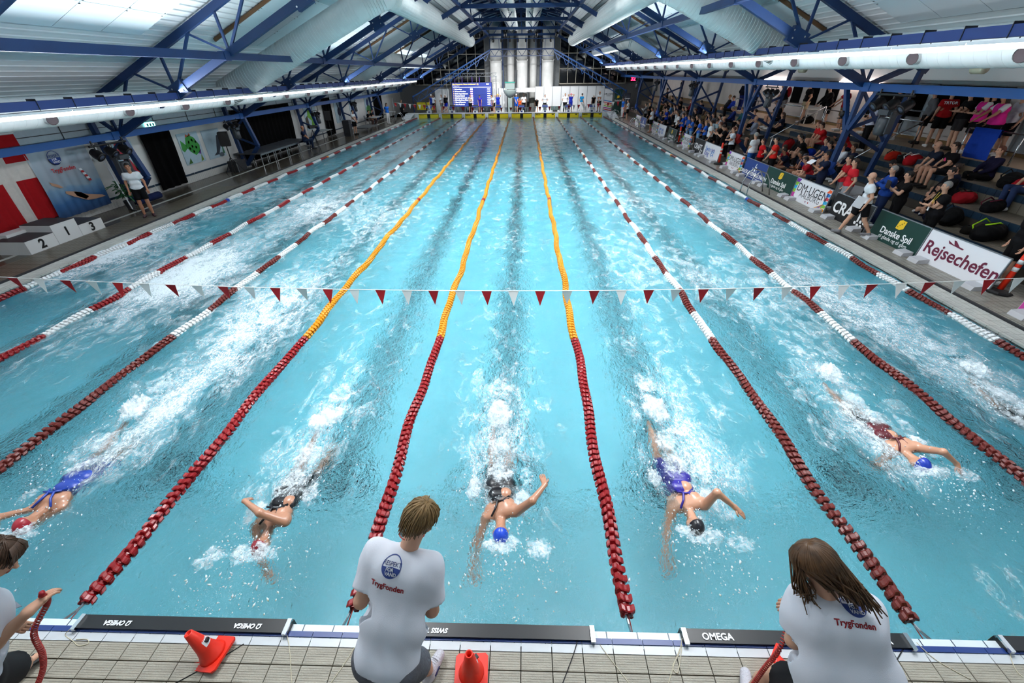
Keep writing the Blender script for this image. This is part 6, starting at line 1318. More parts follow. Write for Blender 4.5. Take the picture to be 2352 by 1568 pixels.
for dy, l in ((-.3, 'blond person in black seated at the long table, nearer one'), (.7, 'person in black seated at the long table, further one')):
    q = at(838, 268, 2, .72); chair((-12.9, q[1]-.3+dy, 0), -1.57, '8A8C90', 'grey chair under the '+l.replace('person in black seated', 'person')); person((-12.9, q[1]-.3+dy, .40), -1.57, l, kind='sit', arms='knees', lean=.2, tc='0E0E12', bot='trousers', bc='5A4440', hc='brown')
# the far end
def far(px, label, Y=51.2, z=.40, turn=PI, **k):
    q = at(px, 250, 1, Y); zz = z if Y < 51.5 else .0; return person((q[0], Y, zz), turn, label, **k)
far(998, 'person in white t-shirt and black shorts, leftmost at the far end', tc='E4E6E8', bc='141416', hc='dark', skin='mid', turn=2.4, shoes=None); far(993, 'swimmer in white cap and blue suit behind the leftmost official', 51.4, top='suit', tc='1A3A9A', hair='swimcap', hc='E8E8E8', shoes=None)
far(1015, 'bald person in white t-shirt and grey shorts at the far left', tc='E4E6E8', bc='7C8688', hair='bald', turn=-1.9, shoes=None, fat=1.1); far(1025, 'swimmer in a black jacket and bright blue shorts', top='jacket', tc='101014', bc='1A2CC0', hair='swimcap', hc='E8E8E8', turn=2.6, arms='clasp', shoes=None)
far(1081, 'person in white t-shirt and black shorts before the result screen', tc='E4E6E8', bc='141416', arms='chin', turn=3.4, shoes=None); far(1103, 'swimmer in a violet suit bending before the result screen', top='suit', tc='3A2CB0', hair='swimcap', hc='1C1C30', lean=.5, arms='bend', shoes=None)
far(1135, 'person in white t-shirt bending beside the yellow capped swimmer', tc='E4E6E8', bc='141416', lean=.5, arms='bend', turn=2.2, hc='red', shoes=None); far(1144, 'swimmer in a yellow cap and blue suit adjusting goggles', top='suit', tc='1A2CA0', hair='swimcap', hc='E8D020', arms='cap', shoes=None)
far(1186, 'swimmer in a pale cap and bright blue suit in the doorway', top='suit', tc='1E5CC8', hair='swimcap', hc='D8D8DC', arms='clasp', shoes=None); far(1193, 'person in orange jacket behind the bright blue suit', 52.2, top='jacket', tc='D8561C', bot='trousers', bc='101014', hc='dark', skin='mid')
far(1201, 'second person in orange in the doorway gap', 52.4, top='jacket', tc='D8561C', bot='trousers', bc='101014', hc='dark', skin='mid', fat=1.2); far(1203, 'long haired person in white standing before the orange jackets', tc='E4E6E8', bot='trousers', bc='101014', hair='long', hc='brown', turn=.2, shoes=BK)
far(1232, 'swimmer in a black suit bending low beside the fifth block', top='suit', tc='101014', hair='swimcap', hc='E0E0E0', lean=1.1, arms='bend', shoes=None, scale=.95); far(1251, 'person in a pale grey t-shirt behind the sixth block', tc='C4C8CC', bc='141416', arms='hips', hc='brown', shoes=None, scale=.95)
far(1297, 'stout person in white t-shirt and black trousers with hands on the hips', tc='E8EAEC', bot='trousers', bc='141416', arms='hips', fat=1.25, hc='blond', shoes=BK); far(1310, 'swimmer in a pink cap and blue suit', top='suit', tc='1A2CA0', hair='swimcap', hc='E83A8C', arms='cap', shoes=None)
far(1335, 'person in turquoise blue shirt and white trousers walking away', kind='walk', tc='1C8CC8', bot='trousers', bc='E4E4E4', turn=-.8, hc='brown'); far(1361, 'swimmer in white cap and black suit bending over the last block', top='suit', tc='101014', hair='swimcap', hc='F0F0F0', lean=.6, arms='bend', shoes=None)
far(1375, 'tall bald person in white t-shirt and black shorts by the last block', tc='E8EAEC', bc='141416', hair='bald', scale=1.1, arms='clasp', turn=2.8, skin='mid', shoes='303034')
# ---------------------------------------------------------------- the three timekeepers at the near end
def hero(name_label, J, top, bot, fat=1., skin='light', clothc='E4E6EC', bc='55575E', cell=.0095, hair=None, hairm=None, fluff=.022, headfrac=1., shoes=('R', 'L'), sleeve=True, belly=0):
    t = thing('person', name_label, 'person'); P = body_prims(J, fat, hand=False); hp_, g, R = head_prims(J['head'], J['hu'], J['hf']); ex = MB()
    for q in (-1, 1):
        ex.ell(g(q*.031, .083, .010), V(.015, .010, .008), 12, 8, 3, R=R.T); ex.ell(g(q*.031, .0905, .010), V(.006, .004, .006), 8, 6, 1, R=R.T); ex.ell(g(q*.032, .088, .030), V(.019, .006, .004), 8, 5, 1, R=R.T)
    ex.ell(g(0, .083, -.050), V(.024, .008, .005), 10, 6, 2, R=R.T); ex.ell(g(0, .081, -.059), V(.020, .009, .006), 10, 6, 2, R=R.T)
    for k, s in (('R', 1), ('L', -1)):
        hd = J.get('hd'+k, unit(J['w'+k]-J['e'+k])); up = J.get('hup'+k, V(0, -.3, 1)); up = unit(up-hd*np.dot(up, hd)); sd = np.cross(hd, up)*(-s if s > 0 else 1)
        sd = unit(sd); w = J['w'+k]
        for o in (.024, .008, -.008, -.024): P.append(('c', w+hd*.012+sd*o*.6, w+hd*.085+sd*o, .015, .0125))
        P.append(('c', w, w+hd*.03+sd*.02, .022, .018)); fingers(ex, w, hd, up, sd, n=8, r=.0095, curl=J.get('curl'+k, .8))
    obj('body', sdf_mesh('body', P+hp_, cell, .022, extra=ex), [SKIN[skin], eye_m, lip_m, mat('eye_white', 'D8D4D0', .3)], t)
    return t, g, R
def folds(me, amp, fr, d0, d1):
    n = len(me.vertices); co = np.empty(n*3); me.vertices.foreach_get('co', co); co = co.reshape(-1, 3); no = np.empty(n*3); me.vertices.foreach_get('normal', no); no = no.reshape(-1, 3)
    a = co@d0*fr; b = co@d1*fr*.35; w = np.sin(a+1.7*np.sin(b+.5))*.6+np.sin(a*1.9+2.3*np.sin(b*1.3+1))*.4
    co += no*(amp*w)[:, None]; me.vertices.foreach_set('co', co.reshape(-1)); me.update()
def project(me_obj, target, d, off=.003):
    T = BVHTree.FromPolygons([v.co.copy() for v in target.data.vertices], [tuple(p.vertices) for p in target.data.polygons]); d = Vector(d).normalized()
    me = me_obj.data; bm = bmesh.new(); bm.from_mesh(me)
    for _ in range(1):
        bmesh.ops.triangulate(bm, faces=bm.faces); long = [e for e in bm.edges if e.calc_length() > .02]
        if long: bmesh.ops.subdivide_edges(bm, edges=long, cuts=2)
    for v in bm.verts:
        h = T.ray_cast(v.co-d*.6, d)
        if h[0] is not None: v.co = h[0]-d*(off+(d.dot(v.co-ZREF[0])*0))
    bm.to_mesh(me); bm.free(); me.update()
ZREF = [Vector((0, 0, 0))]
def hit(shirt, px, py):
    T = BVHTree.FromPolygons([v.co.copy() for v in shirt.data.vertices], [tuple(p.vertices) for p in shirt.data.polygons]); d = Vector(FW+RT*(px-1176)/FPX-UP*(py-784)/FPX).normalized()
    h = T.ray_cast(Vector(CP), d); return np.array(h[0]) if h[0] is not None else None
def back_print(t, shirt, em, tx0, tx1, R_):
    c, p0, p1 = hit(shirt, *em), hit(shirt, *tx0), hit(shirt, *tx1)
    if c is None or p0 is None or p1 is None: return
    x = unit(p1-p0); up = unit(c-(p0+p1)/2); y = unit(up-x*np.dot(up, x)); d = -np.cross(x, y)
    for i, o in enumerate(emblem(c, x, y, R_, t, mat('print_blue2', '20397E', .6), mat('print_white2', 'E4E6EC', .6))): project(o, shirt, d, .0022+.0012*(i > 1))
    L = np.linalg.norm(p1-p0); o = put_text('TrygFonden', L*.195, (p0+p1)/2, x, y, mat('print_red2', 'A81E2A', .6), t, bold=.0012); project(o, shirt, d, .0025)
def J0(pel, neck, face, sR, sL, head, hf):
    J = {}; u = unit(neck-pel); f = unit(face-u*np.dot(face, u)); L = np.linalg.norm(neck-pel)
    J.update(pel=pel, u=u, f=f, waist=pel+u*L*.34, chest=pel+u*L*.72, neck=neck, head=head, sR=sR, sL=sL); hu = unit(head-neck+u*.05); hf = unit(V(*hf)-hu*np.dot(V(*hf), hu)); J['hu'] = hu; J['hf'] = hf; X = unit(sR-sL); J['hR'] = pel+X*.09; J['hL'] = pel-X*.09; return J
# man in grey shorts
neck = at(945, 1232, 2, 1.80); head = at(968, 1188, 2, 1.98); pel = at(886, 1520, 2, 1.23)
sR, sL = at(990, 1296, 2, 1.70), at(866, 1262, 2, 1.72)
J = J0(pel, neck, V(.25, 1, 0), sR, sL, head, (.55, .9, -.75))
J['eR'] = reach(sR, 992, 1400, .30, False); J['wR'] = J['eR']+V(-.16, .20, .02); J['eL'] = reach(sL, 829, 1380, .29, False); J['wL'] = J['eL']+V(.10, .22, .04)
J['hdR'] = unit(V(-.5, .9, .1)); J['hdL'] = unit(V(.6, .8, .1))
fR, fL = at(985, 1540, 2, .39), at(868, 1600, 2, .39)
J['aR'] = fR; J['tR'] = at(1010, 1503, 2, .345); J['aL'] = fL; J['tL'] = fL+V(.03, .17, -.05)
J['kR'] = J['hR']*.5+J['aR']*.5+V(.02, .03, 0); J['kL'] = J['hL']*.5+J['aL']*.5+V(0, .05, 0)
man, g, R = hero('fair haired man in white t-shirt and grey shorts seen from behind', J, 0, 0, .88, skin='light')
def big_shirt(J, cell=.010, fat=1.12, drop=.12, fr=26, amp=.004):
    K = dict(J); K['pel'] = J['pel']-J['u']*drop*0; me = garment(K, 'shirt', cell, fat, .008)
    X = unit(J['sR']-J['sL']); folds(me, amp, fr, X, J['u']); return me
def hem_shirt(J, cell, w_top, w_hem, drop, amp, fr):
    u = J['u']; X = unit(J['sR']-J['sL']); P = []; c = lambda a, b, ra, rb: P.append(('c', a, b, ra, rb)); pe = J['pel']-u*drop
    c(pe-X*w_hem, pe+X*w_hem, .128, .128); c(J['waist']-X*(w_hem+w_top)*.5, J['waist']+X*(w_hem+w_top)*.5, .133, .133); c(J['chest']-X*w_top, J['chest']+X*w_top, .128, .128); c(J['sL']+X*.02-u*.035, J['sR']-X*.02-u*.035, .088, .088)
    c(pe, J['waist'], .14, .13); c(J['waist'], J['chest'], .13, .13)
    for q in (-1, 1): c(pe+X*q*w_hem, J['chest']+X*q*w_top, .12, .118); c(J['chest']+X*q*w_top, J['s'+('R' if q > 0 else 'L')]-u*.06-X*q*.02, .11, .08)
    for k in 'RL': c(J['s'+k], J['s'+k]+(J['e'+k]-J['s'+k])*.78, .070, .080)
    o = pe-u*.045; ne = J['neck']+u*.02; nk = J['neck']+u*.05
    def clip(Q, d):
        d = d+amp*.4*np.sin((Q@X)*fr+2*np.sin((Q@u)*7))*.5
        d = np.maximum(d, (Q-o)@(-u)-.02*np.cos(((Q-o)@X)*9)); d = np.maximum(d, (Q-ne)@u-.0); d = np.maximum(d, .072-np.linalg.norm((Q-nk)-((Q-nk)@u)[:, None]*u*.3, axis=1))
        for k in 'RL':
            dd = unit(J['e'+k]-J['s'+k]); p = J['s'+k]+(J['e'+k]-J['s'+k])*.76; near = np.linalg.norm(Q-(p+dd*.06), axis=1)-.105; d = np.where(near < 0, np.maximum(d, (Q-p)@dd), d)
        return d
    me = sdf_mesh('shirt', P, cell, .045, clip); folds(me, amp, fr, unit(X+.25*u), u); return me
tee = mat('tee_white', 'D3D5DE', .8, spec=.2, bump=.15, bscale=300)
sh = obj('shirt', hem_shirt(J, .0105, .085, .062, -.03, .0035, 30), tee, man)
xd = unit(J['sR']-J['sL']); fwd = J['f']; back_c = J['chest']+J['u']*.01-fwd*.16-xd*.03
back_print(man, sh, (899, 1302), (852, 1333), (930, 1358), .058)
gs = garment(J, 'shorts', .011, .93, .004); folds(gs, .004, 34, unit(V(.3, 0, 1)), V(1, 0, 0)); obj('shorts', gs, mat('shorts_grey', '5C5E66', .85, var=.12, vscale=30, bump=.4, bscale=40), man)
hair_b = mat('hair_fair', '866A42', .55, var=.35, vscale=30)
def hair_cap(J, t, m, style='short', s=1.03):
    o = obj('hair', hair_mesh(style, .010, s), m, t); hu, hf = J['hu'], J['hf']; x = np.cross(hf, hu)
    o.matrix_local = Matrix([[x[0], hf[0], hu[0], J['head'][0]], [x[1], hf[1], hu[1], J['head'][1]], [x[2], hf[2], hu[2], J['head'][2]], [0, 0, 0, 1]]); return o
def strands(J, t, m, n, fn, r=.005, seed=1):
    rng = np.random.RandomState(seed); b = MB(); hu, hf = J['hu'], J['hf']; x = np.cross(hf, hu); G = lambda a, c_, d: J['head']+x*a+hf*c_+hu*d
    for i in range(n):
        pts = [G(*p) if len(p) == 3 else p[3] for p in fn(rng)]; L = len(pts); b.tube(pts, [r*(1-.55*(j/(L-1))**2) for j in range(L)], 5, cap=True)
    return b.build('hair_strands', m, t, True, kind='stuff')
hair_cap(J, man, hair_b, 'short', 1.05)
def short_strand(rng):
    a = rng.uniform(-2.6, 2.6); a0 = a; top = V(.018*math.sin(a), -.02-.01*math.cos(a), .128); k = rng.uniform(.85, 1.06); e = -.02-.075*max(0, math.cos(a))-rng.uniform(0, .03)
    pts = []
    for v in np.linspace(0, 1, 6):
        th = v*1.75; rr = .094*k; pts.append((math.sin(a)*math.sin(th)*rr*.96+.004*rng.randn(), -.016-math.cos(a)*math.sin(th)*.112*k+.003*rng.randn(), .026+math.cos(th)*.108*k+(.0 if v < .99 else e+.04)))
    return pts
strands(J, man, hair_b, 260, short_strand, .0045)
P = [('e', g(0, .045, -.075), R, V(.050, .045, .04)), ('e', g(0, .03, -.055), R, V(.064, .04, .045))]; obj('beard', sdf_mesh('beard', P, .008, .02, lambda Q, d: np.maximum(d, (Q-g(0, 0, -.040))@J['hu'])), hair_b, man)
nk = J['neck']+J['u']*.0; MB().tube([nk+xd*.075*math.cos(a)+fwd*.07*math.sin(a)+J['u']*(.02+.02*math.sin(a)) for a in np.linspace(0, 2*PI, 17)], .0035, 5).build('lanyard', mat('lanyard_red', 'A8281C', .6), man)
shoe_w = mat('shoe_white', 'C4C2CA', .6, var=.05, vscale=40, bump=.4, bscale=120)
for k in 'RL':
    so = obj('shoe', shoe_mesh(J, k, .009), shoe_w, man); d = unit((J['t'+k]-J['a'+k])*V(1, 1, 0)); s_ = np.cross(d, V(0, 0, 1))
    for i in range(4): p = J['a'+k]*(.62-.13*i)+J['t'+k]*(.38+.13*i)+V(0, 0, .045-.008*i); MB().tube([p-s_*.028, p+V(0, 0, .008), p+s_*.028], .004, 5).build('lace', shoe_w, so)
    MB().tube([J['a'+k]+s_*.049-V(0, 0, .03), J['a'+k]*.5+J['t'+k]*.5+s_*.046-V(0, 0, .01)], [.012, .005], 5).build('shoe_stripe', mat('stripe_navy', '1C2450', .5), so)
    MB().tube([J['a'+k]+V(0, 0, .0), J['a'+k]+(J['k'+k]-J['a'+k])*.14], .045, 12).build('sock', shoe_w, man)
# woman with long brown hair
neck = at(1893, 1345, 2, 1.76); head = at(1868, 1290, 2, 1.92); pel = at(1965, 1640, 2, 1.22); sR, sL = at(1990, 1392, 2, 1.68), at(1845, 1368, 2, 1.68)
J = J0(pel, neck, V(-.2, 1, 0), sR, sL, head, (-.35, .9, -.65))
J['eL'] = reach(sL, 1822, 1470, .27, False); J['wL'] = J['eL']+V(.10, .13, -.12); J['eR'] = sR+V(.0, .08, -.25); J['wR'] = J['eR']+V(-.12, .10, -.12); J['hdL'] = unit(V(.4, .5, -.6)); J['hdR'] = unit(V(-.6, .3, -.5))
J['aL'] = at(1722, 1590, 2, .39); J['tL'] = at(1712, 1545, 2, .345); J['aR'] = J['aL']+V(.45, -.1, 0); J['tR'] = J['aR']+V(.05, .17, -.05); J['kL'] = J['hL']*.5+J['aL']*.5+V(-.05, .12, .05); J['kR'] = J['hR']*.5+J['aR']*.5+V(0, .1, 0)
woman, g, R = hero('long haired woman in white t-shirt and black shorts seen from behind', J, 0, 0, 1.0)
sh = obj('shirt', hem_shirt(J, .0105, .115, .17, .04, .003, 22), tee, woman); xd = unit(J['sR']-J['sL'])
back_print(woman, sh, (1958, 1388), (1914, 1428), (2014, 1441), .062)
obj('shorts', garment(J, 'shorts', .012, 1.15, .01), mat('shorts_black', '0A0B10', .85), woman)
for k in 'RL': obj('shoe', shoe_mesh(J, k, .009), shoe_w, woman)
hair_w = mat('hair_long_brown', '54391F', .5, var=.45, vscale=25)
hair_cap(J, woman, hair_w, 'short', 1.06)
end = at(1962, 1372, 2, 1.81); mid = at(1925, 1330, 2, 1.86)
def long_strand(rng):
    a = rng.uniform(-1.7, 1.7); k = rng.uniform(.96, 1.08); pts = []
    for v in np.linspace(0, 1, 5):
        th = v*1.35; pts.append((math.sin(a)*math.sin(th)*.094*k, -.016-math.cos(a)*math.sin(th)*.112*k, .026+math.cos(th)*.108*k))
    w = (a/1.7)*.5+rng.uniform(-.35, .35); sp = unit(V(.85, -.2, 0)); e = end+V(w*.12, .02*rng.randn()-.05*w, .02*rng.randn()+.0)+unit(end-mid)*rng.uniform(-.10, .05)
    m_ = mid+V(w*.13, -.02+.02*rng.randn(), .035-abs(w)*.05)
    return pts+[(0, 0, 0, m_*.9+e*.1+V(0, -.02, .01)), (0, 0, 0, m_*.45+e*.55+V(0, -.015, .01)), (0, 0, 0, e)]
strands(J, woman, hair_w, 360, long_strand, .0075)
def left_strand(rng):
    k = rng.uniform(.95, 1.08); a = rng.uniform(-2.6, -1.6); pts = []
    for v in np.linspace(0, 1, 5):
        th = v*1.5; pts.append((math.sin(a)*math.sin(th)*.098*k, -.016-math.cos(a)*math.sin(th)*.112*k, .026+math.cos(th)*.108*k))
    return pts+[(-.10+.02*rng.randn(), .03+.02*rng.randn(), -.12), (-.12+.03*rng.randn(), .02+.03*rng.randn(), -.20+.03*rng.randn())]
strands(J, woman, hair_w, 70, left_strand, .006, 5)
# curly red cable from her hand and the man's
def cable(pts, label, coil=.011, n=46, r=.0045, col='9E2A24', cat='cable'):
    t = thing('cable', label, cat); pts = [V(*p) for p in pts]; q = []
    N = 12*n
    for i in range(N+1):
        s_ = i/N*(len(pts)-1); j = min(int(s_), len(pts)-2); f_ = s_-j; p0 = pts[max(j-1, 0)]; p1 = pts[j]; p2 = pts[j+1]; p3 = pts[min(j+2, len(pts)-1)]
        p = .5*((2*p1)+(-p0+p2)*f_+(2*p0-5*p1+4*p2-p3)*f_**2+(-p0+3*p1-3*p2+p3)*f_**3); d = unit(p2-p1); _, s1, u1 = frame(d); a = 2*PI*i/12
        q.append(p+(s1*math.cos(a)+u1*math.sin(a))*coil)
    MB().tube(q, r, 5).build('cord', mat('cable_'+col, col, .45), t, True); return t
hl = J['wL']+V(.02, .05, -.03); cable([hl, at(1790, 1490, 2, 1.25), at(1755, 1535, 2, 1.0), at(1728, 1575, 2, .75), at(1700, 1620, 2, .35)], 'coiled red push button cable hanging from the woman\'s hand')
# youth cut by the left edge
neck = at(-62, 1352, 2, 1.72); head = at(-12, 1284, 2, 1.86); pel = at(-95, 1560, 2, 1.15); sR, sL = at(-20, 1385, 2, 1.64), at(-120, 1330, 2, 1.66)
J = J0(pel, neck, V(.9, .45, 0), sR, sL, head, (.85, .25, -.55)); J['eR'] = at(-12, 1478, 2, 1.42); J['wR'] = reach(J['eR'], 62, 1408, .25, True); J['hdR'] = unit(at(98, 1376, 2, J['wR'][2]+.0)-J['wR']); J['hupR'] = V(-.3, -.5, 1)
J['eL'] = J['sL']+V(-.02, -.05, -.28); J['wL'] = J['eL']+V(.05, .05, -.24)
J['aR'] = at(18, 1550, 2, .39); J['tR'] = at(88, 1505, 2, .33); J['aL'] = J['aR']+V(-.3, -.15, 0); J['tL'] = J['aL']+V(.14, .1, -.05); J['kR'] = J['hR']*.5+J['aR']*.5+V(.12, .08, 0); J['kL'] = J['hL']*.5+J['aL']*.5+V(.1, .0, 0)
youth, g, R = hero('brown haired youth in white t-shirt holding a red cable at the left edge', J, 0, 0, .95)
obj('shirt', hem_shirt(J, .011, .08, .09, .02, .003, 26), tee, youth); obj('shorts', garment(J, 'shorts', .012, 1.05, .008), mat('shorts_black', '0A0B10', .85), youth)
hb_ = mat('hair_dark_brown', '4A3424', .55, var=.35, vscale=25); hair_cap(J, youth, hb_, 'short', 1.05); strands(J, youth, hb_, 200, short_strand, .0045, 4)
def fringe(rng):
    a = rng.uniform(-1.1, 1.1); return [(math.sin(a)*.05, .04, .118), (math.sin(a)*.075, .075, .09), (math.sin(a)*.082, .088+.004*rng.randn(), .055), (math.sin(a)*.082+.008*rng.randn(), .09, .03+.01*rng.randn())]
strands(J, youth, hb_, 70, fringe, .004, 6)
for k in 'RL':
    a, t_ = J['a'+k], J['t'+k]; d = unit((t_-a)*V(1, 1, 0)); s_ = np.cross(d, V(0, 0, 1)); so = MB().poly([a-d*.06+s_*.04, a-d*.06-s_*.04, t_-s_*.05*1+V(0, 0, 0), t_+d*.03, t_+s_*.05], (0, 0, -.02)).build('sandal', mat('sandal_black', '101012', .6), youth)
    so.data.transform(Matrix.Translation((0, 0, -.055 if k == 'R' else -.05))) if False else None
    MB().tube([t_*.6+a*.4-s_*.05-V(0, 0, .02), t_*.6+a*.4+V(0, 0, .035), t_*.6+a*.4+s_*.05-V(0, 0, .02)], .012, 6).build('strap', mat('sandal_black', '101012', .6), youth)
    bt_ = MB()
    for i in range(5): bt_.ell(t_+d*(.015-.006*abs(i-1))+s_*(.032-.016*i)+V(0, 0, -.004), (.012, .014, .010), 8, 6)
    bt_.build('toe', SKIN['light'], youth, True)
hw = J['wR']+J['hdR']*.09; cable([hw+V(.0, 0, .03), hw+V(-.02, 0, -.06), at(78, 1450, 2, 1.35), at(97, 1500, 2, 1.1), at(98, 1540, 2, .85), at(78, 1590, 2, .6)], 'coiled red cable hanging from the youth\'s hand at the left edge', .013, 60)
t = thing('push_button', 'small red push button held by the youth at the left edge', 'push button', tuple(hw+V(0, 0, .02))); MB().tube([(-.02, 0, -.03), (.015, 0, .035)], .014, 10).build('grip', mat('button_red', '9A1822', .4), t, True)
t = thing('whistle_lanyard', 'grey tag on a red cord hanging before the youth at the left edge', 'lanyard', tuple(at(28, 1388, 2, 1.45))); MB().poly([(-.03, 0, .0), (0, .02, .0), (.05, .0, -.02), (.01, -.02, -.02)], (0, 0, .004)).build('tag', mat('tag_grey', '8C94A0', .5), t); MB().tube([(-.05, 0, .05), (-.015, 0, .02), (-.02, 0, 0)], .003, 5).build('cord', mat('lanyard_red', 'A8281C', .6), t)
# ---------------------------------------------------------------- cones, cords on the near deck
con = mat('cone_red', 'E8301C', .4, var=.08, vscale=12)
def cone(p, label, rot, lane, h=.34):
    t = thing('traffic_cone', label, 'cone', p); t.rotation_euler = rot
    MB().poly([(-.125, -.105, 0), (-.105, -.125, 0), (.105, -.125, 0), (.125, -.105, 0), (.125, .105, 0), (.105, .125, 0), (-.105, .125, 0), (-.125, .105, 0)], (0, 0, .018)).build('base', con, t)
    MB().lathe((0, 0, .016), [(.098, 0), (.092, .02), (.075, .05), (.062, .10), (.030, .30), (.024, .305), (.018, .30), (.012, .2)], 28).build('cone_body', con, t, True)
    a0 = lane; b = MB(); P = []
    for i in range(9):
        a = a0+(i-4)*.16
        for z, r in ((.13, .0585), (.20, .0455)): P.append((r*math.cos(a), r*math.sin(a), z+.016))
    b.add(P, [(2*i, 2*i+2, 2*i+3, 2*i+1) for i in range(8)]); b.build('label_patch', wt, t)
    MB().box(((.054)*math.cos(a0), .054*math.sin(a0), .18), (.03, .03, .022), R=np.array(Euler((0, 0, a0)).to_matrix())).build('number', dkp, t)
    return t
cone(tuple(at(492, 1502, 2, .289)), 'red traffic cone tilted beside the left touch pad', (-.0, -.30, -.15), .4)
cone(tuple(at(1083, 1545, 2, .289)), 'upright red traffic cone beside the man in grey shorts', (0, 0, .05), .7)
cone(tuple(at(1775, 1530, 2, .33)), 'red traffic cone lying beside the long haired woman', (1.2, .3, .8), 1.2)
def cord(pts, label, r=.003, col='C8C0A8'):
    t = thing('cord', label, 'cord'); q = []; pts = [V(*p) for p in pts]
    for j in range(len(pts)-1):
        p0 = pts[max(j-1, 0)]; p1 = pts[j]; p2 = pts[j+1]; p3 = pts[min(j+2, len(pts)-1)]
        for f_ in np.linspace(0, 1, 7)[:-1]: q.append(.5*((2*p1)+(-p0+p2)*f_+(2*p0-5*p1+4*p2-p3)*f_**2+(-p0+3*p1-3*p2+p3)*f_**3))
    MB().tube(q+[pts[-1]], r, 5).build('cord', mat('cord_'+col, col, .7), t, True); return t
Pd = lambda x, y, z=.292: tuple(at(x, y, 2, z))
cord([Pd(160, 1445, .33), Pd(150, 1458), Pd(168, 1472), Pd(180, 1482), Pd(202, 1478), Pd(200, 1468), Pd(175, 1468)], 'beige cord end at the left touch pad bracket')
cord([Pd(815, 1485), Pd(790, 1525), Pd(755, 1575)], 'thin beige cord left of the man in grey shorts')
cord([Pd(655, 1440, .3), Pd(665, 1490), Pd(670, 1570)], 'pale cord at the gap right of the left touch pad'); cord([Pd(1378, 1480), Pd(1400, 1510), Pd(1450, 1575)], 'thin pale cord right of the upright cone')
cord([Pd(1567, 1465, .3), Pd(1560, 1500), Pd(1545, 1530), Pd(1556, 1545), Pd(1562, 1515), Pd(1566, 1480), Pd(1550, 1520), Pd(1535, 1570)], 'looped beige cord at the left bracket of the woman\'s touch pad')
cord([Pd(2322, 1475, .3), Pd(2322, 1510), Pd(2335, 1540), Pd(2350, 1555)], 'beige cord at the right edge bracket'); cord([Pd(2105, 1475, .3), Pd(2150, 1515), Pd(2230, 1560)], 'thin beige cord running right of the woman')
cord([Pd(560, 1478), Pd(500, 1515), Pd(400, 1570)], 'black cable lying over the tiles at the tilted cone', .004, '101012'); cord([Pd(2082, 1478), Pd(2045, 1540), Pd(2030, 1570)], 'black cable right of the woman', .004, '101012'); cord([Pd(1330, 1455, .3), Pd(1318, 1500), Pd(1290, 1575)], 'black cable beside the central touch pad', .004, '14141A')
